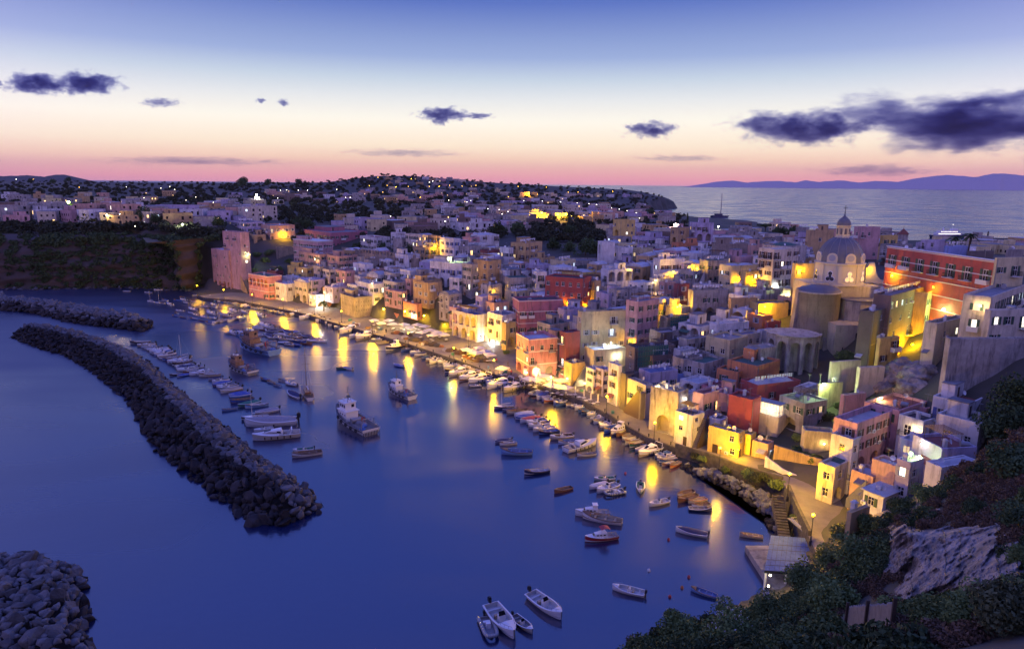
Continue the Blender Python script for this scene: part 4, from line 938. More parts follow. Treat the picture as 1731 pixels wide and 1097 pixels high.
    for k in range(8):
        t = math.radians(45*k); e = empty('round_plaque', (math.cos(t)*(Rd-.25), math.sin(t)*(Rd-.25), Z+.05), t+math.pi/2); e.parent = r
        f = MB(); f.tube((0, .5, 1.25), (0, -.25, 1.25), 1.35, 24); f.box(-1.35, 1.35, -.245, .5, 0, 1.25); f.build('plaque_surround', [M_cornice], e)
        g_ = MB(); g_.tube((0, -.2, 1.3), (0, -.32, 1.3), .88, 24); g_.build('oculus', [mat('oculus_blue_grey', (.30, .31, .36), .6)], e)
    # lantern
    zl = Z+Hd-.45; m = MB(); m.lathe([(1.9, zl), (1.9, zl+.35), (1.5, zl+.4), (1.5, zl+3.0), (1.85, zl+3.05), (1.95, zl+3.35), (1.6, zl+3.4)], 24)
    for k in range(8):
        t = math.radians(45*k+22.5); m.box(math.cos(t)*1.55-.14, math.cos(t)*1.55+.14, math.sin(t)*1.55-.14, math.sin(t)*1.55+.14, zl+.4, zl+3.0)
    m.build('lantern', [M_cornice], r)
    m = MB()
    for k in range(8):
        t = math.radians(45*k); x, y = math.cos(t)*1.49, math.sin(t)*1.49; m.tube((x, y, zl+1.0), (x*1.02, y*1.02, zl+2.5), .3, 8)
    m.build('lantern_window', [M_lead], r)
    zc = zl+3.4; m = MB(); m.lathe([(1.72, zc), (1.75, zc+.5), (1.6, zc+1.0), (1.2, zc+1.6), (.6, zc+2.1), (.28, zc+2.5), (.12, zc+3.0), (.1, zc+3.1), (.2, zc+3.25), (.2, zc+3.45), (.0, zc+3.6)], 24); m.build('lantern_cap', [M_lead], r, smooth=True)
    m = MB(); m.box(-.06, .06, -.06, .06, zc+3.5, zc+5.3); m.box(-.6, .6, -.05, .05, zc+4.55, zc+4.67); m.build('cross', [M_iron], r)
    # scroll gable and bell gable on the right
    m = MB(); gp = [(0, 0), (5.6, 0), (5.2, .6), (4.0, 1.0), (3.0, 2.2), (2.5, 4.0), (2.3, 4.9), (2.0, 5.6), (.6, 5.6), (.3, 4.8), (0, 4.0)]
    V = [(7.0+x, -1.0, b0+.3+z) for x, z in gp]+[(7.0+x, -.3, b0+.3+z) for x, z in gp]; n = len(gp)
    m.add(V, [tuple(range(n)), tuple(range(n, 2*n))[::-1]]+[(k, (k+1) % n, (k+1) % n+n, k+n) for k in range(n)]); m.build('scroll_gable', [M_cornice], r)
    bg = empty('bell_gable', (10.4, -8.5, b0-6), .25); bg.parent = r; m = MB()
    facade(m, lambda u, v, t: (u, t, v), 3.0, 0, 9.3, [(.9, 2.1, 4.4, 7.2, True, .9, False), (1.1, 1.9, 7.7, 8.8, True, .9, False)])
    m.quad((0, 0, 0), (0, .9, 0), (0, .9, 9.3), (0, 0, 9.3)); m.quad((3, 0, 0), (3, .9, 0), (3, .9, 9.3), (3, 0, 9.3)); m.quad((0, 0, 9.3), (3, 0, 9.3), (3, .9, 9.3), (0, .9, 9.3))
    m.add([(-.2, -.1, 9.3), (3.2, -.1, 9.3), (1.5, -.1, 10.4), (-.2, 1, 9.3), (3.2, 1, 9.3), (1.5, 1, 10.4)], [(0, 1, 2), (3, 5, 4), (0, 2, 5, 3), (1, 4, 5, 2)]); m.build('gable_wall', [wall_mat('old')], bg)
    m = MB(); m.lathe([(.42, 4.9), (.34, 5.2), (.26, 5.7), (.05, 5.95)], 14, 0, 1.5, .45); m.build('bell', [mat('bronze', (.10, .08, .04), .5, metal=.8)], bg)
    # curved arched terrace below the apse
    t_ = empty('arched_terrace', (0, 0, 0)); tag(t_, 'curved whitewashed terrace wall on tall arches below the church apse', 'terrace')
    c2 = aty(1341, 562, 169); R = 6.4; m = MB(); zt = c2.z; z0 = 4.
    for k in range(8):
        a0, a1 = math.radians(150+k*30), math.radians(150+(k+1)*30)
        p0 = Vector((math.cos(a0)*R, math.sin(a0)*R, 0)); p1 = Vector((math.cos(a1)*R, math.sin(a1)*R, 0)); dd = (p1-p0); W = dd.length; dd.normalize(); nn = Vector((-dd.y, dd.x, 0))
        P = lambda u, v, t, p0=p0, dd=dd, nn=nn: tuple(p0+dd*u+nn*t+Vector((0, 0, v)))
        facade(m, P, W, z0, zt, [(.55, W-.55, z0+.4, zt-1.3, True, 2.4, True)] if k < 6 else [])
    m.lathe([(R+.3, zt), (R+.3, zt+.25), (R-.3, zt+.25)], 40, 0, 0, 0, math.radians(150), math.radians(342)); m.lathe([(R-.3, zt-.02), (0, zt-.02)], 40)
    m.build('terrace_wall', [wall_mat('old'), wall_mat('old'), M_trim], t_, (c2.x, c2.y, 0))
    HOUSES.append((c.x, c.y-4, 15)); HOUSES.append((c2.x, c2.y, 7))

def wall_thing(name, pts, z0s, z1s, th, mt, label, cat='wall', crenel=0):
    m = MB(); r = empty(name, (pts[0][0], pts[0][1], 0)); tag(r, label, cat); ox, oy = pts[0][0], pts[0][1]
    for k in range(len(pts)-1):
        a, b = Vector((pts[k][0]-ox, pts[k][1]-oy, 0)), Vector((pts[k+1][0]-ox, pts[k+1][1]-oy, 0)); d = (b-a).normalized(); n = Vector((-d.y, d.x, 0))*th
        za0, zb0, za, zb = z0s[k], z0s[k+1], z1s[k], z1s[k+1]
        v = [a, b, b+n, a+n]; vs = [(p.x, p.y, z) for p, z in zip(v, (za0, zb0, zb0, za0))]+[(p.x, p.y, z) for p, z in zip(v, (za, zb, zb, za))]
        m.add(vs, [(0, 1, 5, 4), (1, 2, 6, 5), (2, 3, 7, 6), (3, 0, 4, 7), (4, 5, 6, 7)])
    m.build('wall', [mt], r)
    if crenel:
        m = MB()
        for k in range(len(pts)-1):
            a, b = Vector((pts[k][0]-ox, pts[k][1]-oy, 0)), Vector((pts[k+1][0]-ox, pts[k+1][1]-oy, 0)); L = (b-a).length; d = (b-a).normalized(); n = Vector((-d.y, d.x, 0))*th
            j = 0
            while j*crenel < L-1:
                p = a+d*(j*crenel); q = p+d*1.0; z = z1s[k]+(z1s[k+1]-z1s[k])*j*crenel/L
                v = [p, q, q+n, p+n]; m.add([(w_.x, w_.y, z+.003) for w_ in v]+[(w_.x, w_.y, z+1.5) for w_ in v], [(0, 1, 5, 4), (1, 2, 6, 5), (2, 3, 7, 6), (3, 0, 4, 7), (4, 5, 6, 7)]); j += 1
        m.build('merlons', [mt], r)
    return r

def quay():
    # paved quay from the cliff to the little square, with its sea wall
    edge = [Vector((p.x, p.y, p.z)) for p in quay_edge]+[Vector((p.x, p.y, p.z)) for p in wall_edge[1:]]
    P, off, ins = PAVE; m = MB(); mw = MB()
    for i in range(len(P)-1):
        a, b, c_, d_ = edge[i], edge[i+1], ins[i+1], ins[i]
        m.quad((a.x, a.y, a.z), (b.x, b.y, b.z), (c_.x, c_.y, b.z+.02), (d_.x, d_.y, a.z+.02))
        mw.quad((a.x, a.y, a.z+.01), (b.x, b.y, b.z+.01), (b.x-off[i+1].x*.35, b.y-off[i+1].y*.35, -1.5), (a.x-off[i].x*.35, a.y-off[i].y*.35, -1.5))
        if i < 18:   # kerb stones
            k0 = P[i]+off[i]*.5; k1 = P[i+1]+off[i+1]*.5
            m.quad((a.x, a.y, a.z+.12), (b.x, b.y, b.z+.12), (k1.x, k1.y, b.z+.12), (k0.x, k0.y, a.z+.12), 1); m.quad((k0.x, k0.y, a.z+.12), (k1.x, k1.y, b.z+.12), (k1.x, k1.y, b.z), (k0.x, k0.y, a.z), 1); m.quad((a.x, a.y, a.z+.12), (b.x, b.y, b.z+.12), (b.x, b.y, b.z), (a.x, a.y, a.z), 1)
    tag(m.build('quay_pavement', [M_stonepave, M_quaywall]), kind='structure'); tag(mw.build('sea_wall', [M_quaywall]), 'dark stone sea wall carrying the quay around the harbour', 'sea wall')
    # parapet of the small square
    pe = [(p.x, p.y) for p in wall_edge[:7]]
    wall_thing('parapet_wall', pe[0:4], [1, 1.3, 2, 3], [2.4, 2.7, 3.1, 4.2], .45, M_quaywall, 'low dark parapet wall along the near end of the quay', 'wall')
    wall_thing('parapet_wall', pe[4:7], [3, 3, 3], [4.6, 4.6, 4.6], .5, M_quaywall, 'stone parapet wall beside the steps of the little square', 'wall')
    # steps to the water
    s = atz(1336, 838, 3.8); m = MB(); d = (Vector((wall_edge[5].x, wall_edge[5].y, 0))-Vector((wall_edge[4].x, wall_edge[4].y, 0))).normalized(); n = Vector((d.y, -d.x, 0))
    if n.x > 0: n = -n
    for k in range(16):
        p = s+d*(k*.55)+n*1.1; q = p+d*.55; z = 3.7-k*.22; v = [p, q, q+n*1.8, p+n*1.8]
        m.add([(w_.x, w_.y, -1) for w_ in v]+[(w_.x, w_.y, z) for w_ in v], [(0, 1, 5, 4), (1, 2, 6, 5), (2, 3, 7, 6), (3, 0, 4, 7), (4, 5, 6, 7)])
    tag(m.build('stone_steps', [M_quaywall]), 'stone steps descending from the little square to the rocks', 'steps')
    # steps beside the far tower house, crenellated wall, jetty
    a = atz(*zp('Z2', 325, 830), 1.5); b = aty(*zp('Z2', 270, 700), 338); m = MB(); dv = Vector((b.x-a.x, b.y-a.y, 0)); hz = max(6, b.z-1.5); nn = Vector((dv.y, -dv.x, 0)).normalized()*2.2
    for k in range(24):
        p = a+dv*(k/24); q = a+dv*((k+1)/24); z = 1.5+hz*(k+1)/24; v = [p, q, q+nn, p+nn]; m.add([(w_.x, w_.y, 0) for w_ in v]+[(w_.x, w_.y, z) for w_ in v], [(0, 1, 5, 4), (1, 2, 6, 5), (2, 3, 7, 6), (3, 0, 4, 7), (4, 5, 6, 7)])
        v = [p-nn*.12, q-nn*.12, q, p]; m.add([(w_.x, w_.y, 0) for w_ in v]+[(w_.x, w_.y, z+.9) for w_ in v], [(0, 1, 5, 4), (1, 2, 6, 5), (2, 3, 7, 6), (3, 0, 4, 7), (4, 5, 6, 7)], 1)
    tag(m.build('stone_stairway', [M_stonepave, wall_mat('ochre')]), 'long straight stairway climbing beside the tall pink corner house', 'stairs')
    q = [locate(*zp('Z2', x, y), 6) for x, y in ((905, 560), (1010, 572), (1120, 585), (1250, 600), (1375, 612))]
    wall_thing('crenellated_wall', [(p.x, p.y) for p in q], [p.z-9 for p in q], [p.z for p in q], .8, wall_mat('stone'), 'dark crenellated garden wall with square merlons above the terraces', 'wall', crenel=2.4)
    q = [atz(*zp('Z7', x, y), 2.6) for x, y in ((838, 900), (1000, 955), (1165, 1010))]
    wall_thing('ribbed_wall', [(p.x, p.y) for p in q], [2.0]*3, [6.2, 6.2, 6.2], .4, wall_mat('ochre'), 'ribbed yellow concrete wall closing the vegetable garden by the quay', 'wall')
    q = [atz(*zp('Z7', x, y), 2.4) for x, y in ((778, 945), (900, 1010), (1040, 1050))]
    wall_thing('low_wall', [(p.x, p.y) for p in q], [2.0]*3, [5.0, 4.2, 3.6], .3, wall_mat('white'), 'white wedge shaped wall beside the ramp to the little square', 'wall')
church(); town(); quay()

# ------------------------------------------------------------------ infill houses on the slope, houses of the far country
ORD = 'first second third fourth fifth sixth seventh eighth ninth tenth eleventh twelfth thirteenth fourteenth fifteenth sixteenth seventeenth eighteenth nineteenth twentieth'.split()
def ordw(n):
    if n <= 20: return ORD[n-1]
    t = {2: 'twenty', 3: 'thirty', 4: 'forty', 5: 'fifty', 6: 'sixty', 7: 'seventy', 8: 'eighty', 9: 'ninety'}
    if n < 100: return (t[n//10]+'-'+ORD[n % 10-1]) if n % 10 else t[n//10].replace('ty', 'tieth')
    return 'hundred and '+ordw(n-100)
def number(objs, fmt, key=None, group=None):
    """label like things one by one, counted from the left of the row as it is seen"""
    objs = sorted(objs, key=key or (lambda o: proj(*o.location)[0]))
    for i, o in enumerate(objs):
        o['label'] = fmt.format(n=ordw(i+1), d=o.get('_d0', ''))
        if group: o['group'] = group
def shorten(lab, n=9):
    w = lab.split()
    for stop in ('with', 'in', 'at', 'of', 'over', 'above', 'behind', 'below', 'beside', 'rising', 'left', 'right', 'near', 'whose', 'under', 'from', 'between', 'on', 'by', 'against', 'beyond'):
        if stop in w[3:] and w.index(stop, 3) > 5: w = w[:w.index(stop, 3)]; break
    return ' '.join(w[:n])
def infill():
    g = random.Random(11); heroes = [o for o in COL.objects if o.get('_px') is not None]; labs = set(); new = []
    hp = [(o['_px'], o['_py'], o) for o in heroes]
    n = 0
    for k in range(26000):
        px, py = g.uniform(345, 1640), g.uniform(400, 800)
        hgt = g.uniform(4.5, 7.0)
        T_ = locate(px, py, hgt); x, y = T_.x, T_.y
        if y > 330 or y < 95: continue
        hh = hl(x, y)
        if hh < 1.6 or not in_land(np.array([x]), np.array([y]))[0]: continue
        if in_pave(np.array([x, x-1.5, x+1]), np.array([y, y-1.5, y+3])).any(): continue
        if 395 < px < 500 and 405 < py < 470: continue
        if 1330 < px < 1420 and 690 < py < 800: continue
        if 1380 < px and py > 580: continue
        if px > 1225 and py > 690 or 1285 < px < 1470 and 535 < py < 662: continue
        if 1440 < px < 1640 and py > 520: continue
        if 860 < px < 1030 and 370 < py < 432: continue
        if px > 1380 and py > 420 and hh > 24: continue
        w, d = g.uniform(5, 9), g.uniform(5, 8)
        a = math.radians((48 if y > 230 else 38)+g.uniform(-14, 10)); ca, sa = math.cos(a), math.sin(a)
        cx, cy_ = x+ca*w/2-sa*d/2, y+sa*w/2+ca*d/2
        if overlap(cx, cy_, .25*math.hypot(w, d)): continue
        dom = g.choice([None, None, None, 'dome', 'barrel'])
        col = g.choice(['white', 'white', 'white', 'cream', 'lilac', 'old', 'grey', 'salmon', 'rose', 'ochre', 'pale', 'old'])
        rf = g.choice(['grey', 'grey', 'white', 'white', 'dark', 'green', 'grey', 'blue'])
        zg = hh; zb = min(hl(x+ca*i*w-sa*j*d, y+sa*i*w+ca*j*d) for i in (0, 1) for j in (0, 1))-1
        o = make_house(x, y, hh+hgt, a, w, d, max(.6, zb), col, dome=dom, roof=rf if not dom else 'white', lit=.10, ground=hh, seed=5000+k, win=.85, arches=g.choice(['', '', 'L', 'R', '']))
        qx, qy = proj(x, y, hh+hgt)
        cand = sorted(hp, key=lambda t: (t[0]-qx)**2+(t[1]-qy)**2)[:8]
        size = 'small' if w*d < 36 else 'low' if hgt < 5.4 else 'plain'
        for hx, hy, ho in cand:
            if abs(qx-hx) > abs(qy-hy)*1.4: rel = 'just right of' if qx > hx else 'just left of'
            else: rel = 'just above' if qy < hy else 'just below'
            lab = f"{size} {CNAME[col]} house {rel} the {shorten(ho['label'], 7)}"
            if lab not in labs and len(lab.split()) <= 16: break
        labs.add(lab); o['label'] = lab; o['group'] = 'houses filling the terraced slope'; n += 1
        if n > 108: break
    print('infill', n)
infill()

ORCH = [(950, 405, 78, 30), (560, 362, 150, 16), (60, 400, 300, 16), (250, 405, 130, 20), (1010, 320, 140, 12)]
def far_houses():
    g = random.Random(23)
    regs = [  # name, px0, px1, py0, py1 (ground), count, sizes, colours
        ('the left cliff town', 0, 430, 362, 389, 38, (8, 17), (5, 9)),
        ('those beyond the cliff town', 0, 430, 331, 360, 26, (8, 15), (4, 8)),
        ('those left of the far hill', 440, 690, 326, 346, 26, (8, 14), (4, 8)),
        ('the far hillside houses', 620, 860, 303, 326, 18, (7, 12), (4, 6)),
        ('those right of the far hill', 690, 960, 328, 350, 26, (8, 14), (4, 8)),
        ('those behind the village ridge', 560, 900, 352, 396, 44, (7, 14), (4, 7)),
        ('those beyond the orchard', 850, 1130, 348, 378, 30, (8, 14), (4, 7)),
        ('headland houses', 950, 1075, 322, 334, 8, (7, 12), (4, 6)),
        ('the skyline roofs by the sea', 1020, 1500, 392, 432, 34, (7, 14), (4, 7)),
        ('rooftops right of the palace', 1560, 1731, 408, 432, 10, (7, 12), (3, 5)),
        ('those behind the middle crest', 1030, 1290, 430, 475, 22, (6, 11), (4, 6))]
    allspec = {}
    for nm, x0, x1, y0, y1, cnt, sz, hs in regs:
        made = allspec.setdefault(nm, [])
        for k in range(cnt*60):
            if len(made) >= cnt*1.6: break
            px, py = g.uniform(x0, x1), g.uniform(y0, y1); T_ = locate(px, py, 0); x, y = T_.x, T_.y
            if any(((px-a)/c)**2+((py-b)/d)**2 < 1 for a, b, c, d in ORCH): continue
            if y < 190 or not in_land(np.array([x]), np.array([y]))[0]: continue
            big = 1 if y < 650 else 1.15
            w, d, hh = g.uniform(*sz)*big, g.uniform(sz[0], sz[1]*.8), g.uniform(*hs); a = math.radians(g.uniform(8, 60) if x < 0 else g.uniform(-5, 40)); ca, sa = math.cos(a), math.sin(a)
            cx, cy_ = x+ca*w/2-sa*d/2, y+sa*w/2+ca*d/2
            if overlap(cx, cy_, .31*math.hypot(w, d)): continue
            gz = h1(x, y); col = g.choice(['white', 'cream', 'cream', 'lilac', 'old', 'grey', 'salmon', 'rose', 'ochre', 'pale', 'old', 'brown'])
            HOUSES.append((cx, cy_, .42*math.hypot(w, d)))
            made.append((w*hh/y/y, x, y, gz, hh, a, w, d, col, g.choice(['grey', 'grey', 'white', 'dark', 'terra', 'grey']), g.random() < .3))
    flat = sorted((q[0] for v in allspec.values() for q in v), reverse=True); cut = flat[min(len(flat)-1, 66)]
    V = {c: MB() for c in PAL}; RB = {c: MB() for c in M_roof}; WB = MB(); LB_ = MB()
    for nm, v in allspec.items():
        made = []
        for (s_, x, y, gz, hh, a, w, d, col, rf, hut) in v:
            if s_ > cut:
                n0 = len(HOUSES); o = make_house(x, y, gz+hh, a, w, d, gz-2, col, far=True, ground=gz, seed=9000+len(made), roof=rf, lit=.10, win=.9, hut=hut, parap=.45); HOUSES.pop()
                o['_d0'] = CNAME[col]; made.append(o); continue
            ca, sa = math.cos(a), math.sin(a); T_ = lambda p: (x+ca*p[0]-sa*p[1], y+sa*p[0]+ca*p[1], gz+p[2])
            def addbox(mb, *bx_):
                t = MB(); t.box(*bx_); mb.add([T_(p) for p in t.v], t.f)
            addbox(V[col], 0, w, 0, d, -3, hh); addbox(RB[rf], .25, w-.25, .25, d-.25, hh+.01, hh+.05)
            if hut: addbox(V[col], w*.2, w*.6, d*.5, d*.9, hh+.06, hh+2.4)
            for side, W in (('R', w), ('L', d)):
                for r_ in range(max(1, int(hh/3))):
                    for c_ in range(int(W/2.8)):
                        if g.random() < .3: continue
                        u = (c_+.5)*2.8+.3; z = .9+r_*3; mb = LB_ if g.random() < .07 else WB
                        if side == 'R': addbox(mb, u, u+.95, -.05, -.003, z, z+1.3)
                        else: addbox(mb, -.05, -.003, u, u+.95, z, z+1.3)
        number(made, '{d} house, {n} from left among '+nm, group=nm)
    big = MB(); mats = []
    for c, mb in list(V.items())+list(RB.items()): 
        if mb.v: big.add(mb.v, mb.f, len(mats)); mats.append(wall_mat(c) if c in V and mb is V[c] else M_roof[c])
    big.add(WB.v, WB.f, len(mats)); mats.append(M_glass); big.add(LB_.v, LB_.f, len(mats)); mats.append(M_lit[0])
    tag(big.build('distant_houses', mats), 'the many small flat roofed houses of the distant island towns', 'houses', kind='stuff')
far_houses()
print('houses', len(HOUSES))

# ------------------------------------------------------------------ boats
M_hull = {k: mat('hull_'+k, c, .35) for k, c in dict(white=(.66, .66, .66), cream=(.52, .47, .38), blue=(.04, .10, .34), navy=(.012, .02, .07), green=(.02, .14, .10), red=(.35, .03, .03), wood=(.22, .10, .04), orange=(.45, .14, .03), grey=(.28, .29, .31), dark=(.03, .03, .035), sky=(.18, .32, .58)).items()}
M_inn = {k: mat('inside_'+k, c, .7, var=.3, scale=2) for k, c in dict(white=(.50, .50, .50), blue=(.08, .17, .40), wood=(.19, .11, .06), grey=(.22, .22, .24), tan=(.36, .29, .20), green=(.05, .2, .14)).items()}
M_tarp = {k: mat('tarp_'+k, c, .75, var=.3, scale=1.5) for k, c in dict(blue=(.04, .09, .34), white=(.5, .5, .52), grey=(.26, .26, .29), navy=(.02, .025, .09), green=(.02, .16, .12), red=(.38, .05, .06), tan=(.34, .28, .22)).items()}
M_rubber = mat('black_rubber', (.015, .015, .015), .6); M_motor = mat('outboard_black', (.015, .015, .018), .35); M_screen = mat('tinted_windscreen', (.01, .012, .018), .1)
def hull(L, B, Hs=.55, Hb=.95, transom=.75, n=14, keel=-.25, rim=.09, floor=.12, deck0=None, sharp=1.0, colors=None):
    """outer skin, rim and inside of an open boat, bow towards +x; materials: 0 outside, 1 rim, 2 inside"""
    m = MB(); S = []
    for i in range(n+1):
        s = i/n; x = -L/2+L*s
        b = B/2*(transom+(1-transom)*math.sin(min(1, s/.45)*math.pi/2)) if s < .45 else B/2*(max(0, 1-((s-.45)/.55)**(2.0*sharp)))**.75
        b = max(b, .015*L*(1 if i == n else 1)); z = Hs+(Hb-Hs)*s**2.4+.06*(1-s)**3; k = keel*(1-s**4)
        S.append((x, b, z, k))
    rows = []
    for x, b, z, k in S:
        fx = x-(z*.0)
        rows.append([(x, -b, z), (x*.985, -b*.86, z*.45), (x*.97, -b*.55, k*.5), (x*.95, 0, k), (x*.97, b*.55, k*.5), (x*.985, b*.86, z*.45), (x, b, z)])
    V = [p for r in rows for p in r]; Fq = []
    for i in range(n):
        for j in range(6): Fq.append((i*7+j, i*7+j+1, (i+1)*7+j+1, (i+1)*7+j))
    Fq.append(tuple(range(7))); m.add(V, Fq, 0)
    for i in range(n):
        for s in (-1, 1):
            (x0, b0, z0, _), (x1, b1, z1, _) = S[i], S[i+1]; r0, r1 = min(rim, b0*.8), min(rim, b1*.8)
            m.quad((x0, s*(b0+.03), z0), (x1, s*(b1+.03), z1), (x1, s*(b1-r1), z1+.01), (x0, s*(b0-r0), z0+.01), 1)
            m.quad((x0, s*(b0+.03), z0-.07), (x1, s*(b1+.03), z1-.07), (x1, s*(b1+.03), z1), (x0, s*(b0+.03), z0), 1)
            m.quad((x0, s*(b0-r0), z0), (x1, s*(b1-r1), z1), (x1, s*max(b1*.74, .0), floor+.02), (x0, s*b0*.74, floor+.02), 2)
    for i in range(n):
        (x0, b0, z0, _), (x1, b1, z1, _) = S[i], S[i+1]; m.quad((x0, -b0*.75, floor+.02), (x1, -b1*.75, floor+.02), (x1, b1*.75, floor+.02), (x0, b0*.75, floor+.02), 2)
    (x0, b0, z0, _) = S[0]; m.quad((x0+.08, -b0*.9, z0), (x0+.08, b0*.9, z0), (x0+.08, b0*.74, floor), (x0+.08, -b0*.74, floor), 2); m.quad((x0, -b0, z0), (x0, b0, z0), (x0+.08, b0*.9, z0), (x0+.08, -b0*.9, z0), 1)
    return m, S
def S_at(S, x):
    for i in range(len(S)-1):
        if S[i][0] <= x <= S[i+1][0]:
            t = (x-S[i][0])/(S[i+1][0]-S[i][0]); return tuple(S[i][k]+(S[i+1][k]-S[i][k])*t for k in range(4))
    return S[-1] if x > 0 else S[0]
def foredeck(S, x0, mi=0, lift=.03, crown=.06):
    m = MB(); pts = [S_at(S, x0)]+[s for s in S if s[0] > x0+.01]
    for i in range(len(pts)-1):
        a, b = pts[i], pts[i+1]
        for s in (-1, 1): m.quad((a[0], 0, a[2]+lift+crown), (b[0], 0, b[2]+lift+crown*.5), (b[0], s*b[1]*.93, b[2]+lift*.5), (a[0], s*a[1]*.93, a[2]+lift*.5), mi)
    a = pts[0]; m.add([(a[0], -a[1]*.93, a[2]), (a[0], 0, a[2]+lift+crown), (a[0], a[1]*.93, a[2]), (a[0], a[1]*.75, .14), (a[0], -a[1]*.75, .14)], [(0, 1, 2, 3, 4)], mi); return m
def outboard():
    m = MB(); m.box(-.28, .12, -.16, .16, .72, 1.15); m.box(-.22, .08, -.13, .13, 1.15, 1.24); m.box(-.14, .04, -.06, .06, -.1, .72); m.box(.04, .2, -.12, .12, .5, .7); m.tube((.05, 0, .95), (.6, 0, 1.0), .025, 5); return m
def benches(root, S, xs, mt):
    for x in xs:
        a = S_at(S, x); b = MB(); b.box(x-.13, x+.13, -a[1]*.9, a[1]*.9, a[2]*.62, a[2]*.62+.05); b.build('bench', [mt], root)
PROTO = {}
def proto(kind):
    if kind in PROTO: return PROTO[kind]
    r = empty({'row': 'rowing_boat', 'gozzo': 'rowing_boat', 'motor': 'motorboat', 'open': 'motorboat', 'cover': 'covered_boat', 'rib': 'inflatable_boat', 'cabin': 'cabin_boat', 'bimini': 'cabin_boat', 'yacht': 'motor_yacht', 'mast': 'small_sailboat'}[kind])
    W_, G_ = M_hull['white'], M_inn['white']
    if kind in ('row', 'gozzo'):
        m, S = hull(5, 1.75, .48, .95, .55 if kind == 'gozzo' else .72, rim=.08); m.build('hull', [W_, M_wood, M_inn['wood']], r); benches(r, S, (-1.6, -.4, .9), M_inn['wood'])
        foredeck(S, 1.5).build('foredeck', [M_inn['wood']], r)
        b = MB()
        for s in (-1, 1): b.tube((-1.5, s*.35, .42), (1.3, s*.42, .42), .025, 5); b.box(1.2, 1.7, s*.42-.08, s*.42+.08, .41, .43)
        b.build('oars', [M_inn['tan']], r); L = 5
    if kind in ('motor', 'open'):
        m, S = hull(5.6, 2.1, .6, 1.05, .86, rim=.14); m.build('hull', [W_, W_, G_], r); benches(r, S, (-1.9,), M_inn['tan'])
        foredeck(S, .9 if kind == 'motor' else 1.7).build('foredeck', [W_], r)
        b = MB(); b.box(-.35, .15, -.35, .35, .14, .95); b.box(-.3, .1, -.3, .3, .95, 1.0); b.build('console', [W_], r)
        b = MB(); b.add([(.12, -.38, .98), (.12, .38, .98), (-.1, .3, 1.35), (-.1, -.3, 1.35), (.09, -.38, .98), (.09, .38, .98), (-.13, .3, 1.35), (-.13, -.3, 1.35)], [(0, 1, 2, 3), (4, 7, 6, 5), (0, 4, 5, 1), (3, 2, 6, 7)]); b.build('windscreen', [M_screen], r)
        b = MB(); b.box(-1.0, -.65, -.45, .45, .14, .55); b.build('seat', [M_inn['tan']], r)
        b = outboard(); b.build('outboard_motor', [M_motor], r, (-2.95, 0, 0))
        b = MB()
        pr = None
        for k in range(9):
            s = S_at(S, 1.2+k*.18); 
            for q in (-1, 1):
                if k: p0 = S_at(S, 1.2+(k-1)*.18); b.tube((p0[0], q*p0[1]*.85, p0[2]+.3), (s[0], q*s[1]*.85, s[2]+.3), .018, 4)
                if k % 3 == 0: b.tube((s[0], q*s[1]*.85, s[2]), (s[0], q*s[1]*.85, s[2]+.3), .015, 4)
        b.build('bow_rail', [M_metal], r); L = 5.6
    if kind == 'cover':
        m, S = hull(5.4, 1.95, .52, .95, .8, rim=.1); m.build('hull', [W_, W_, G_], r); c = MB()
        xs = [S[0][0]+.05]+[s[0] for s in S[1:-1]]
        for i in range(len(xs)-1):
            a, b = S_at(S, xs[i]), S_at(S, xs[i+1]); ra, rb = .38*math.sin(math.pi*min(1, (i+.6)/len(xs)))+.02*((i*7) % 3), .38*math.sin(math.pi*min(1, (i+1.6)/len(xs)))+.02*(((i+1)*7) % 3)
            for s in (-1, 1):
                c.quad((xs[i], 0, a[2]+ra), (xs[i+1], 0, b[2]+rb), (xs[i+1], s*b[1]*.6, b[2]+rb*.7), (xs[i], s*a[1]*.6, a[2]+ra*.7)); c.quad((xs[i], s*a[1]*.6, a[2]+ra*.7), (xs[i+1], s*b[1]*.6, b[2]+rb*.7), (xs[i+1], s*(b[1]+.05), b[2]-.1), (xs[i], s*(a[1]+.05), a[2]-.1))
        a = S[0]; c.add([(a[0]+.03, -a[1], a[2]-.1), (a[0]+.03, 0, a[2]+.12), (a[0]+.03, a[1], a[2]-.1)], [(0, 1, 2)]); c.build('tarpaulin', [M_tarp['blue']], r)
        outboard().build('outboard_motor', [M_motor], r, (-2.85, 0, 0)); L = 5.4
    if kind == 'rib':
        m = MB(); pts = []
        for k in range(21):
            t = k/20*2-1
            u = abs(t)
            x = -2.2+4.4*math.sin(min(1, (1-u)*1.15)*math.pi/2)**.8 if u < 1 else -2.3; y = (1 if t > 0 else -1)*min(.85, 1.15*u**.55) if u > 0 else 0
            pts.append((x, y, .38+.28*(1-u)))
        for i in range(20): m.tube(pts[i], pts[i+1], .25, 8)
        m.build('inflatable_tube', [M_hull['grey']], r, smooth=True)
        b = MB(); b.box(-2.2, 1.0, -.7, .7, .05, .22); b.add([(1.0, -.7, .22), (1.9, 0, .3), (1.0, .7, .22)], [(0, 1, 2)]); b.box(-2.25, -2.1, -.7, .7, .0, .55); b.build('floor', [M_inn['grey']], r)
        b = MB(); b.box(-.4, .1, -.3, .3, .2, .95); b.box(-1.3, -.9, -.5, .5, .2, .55); b.build('console', [W_], r)
        outboard().build('outboard_motor', [M_motor], r, (-2.45, 0, 0)); L = 4.8
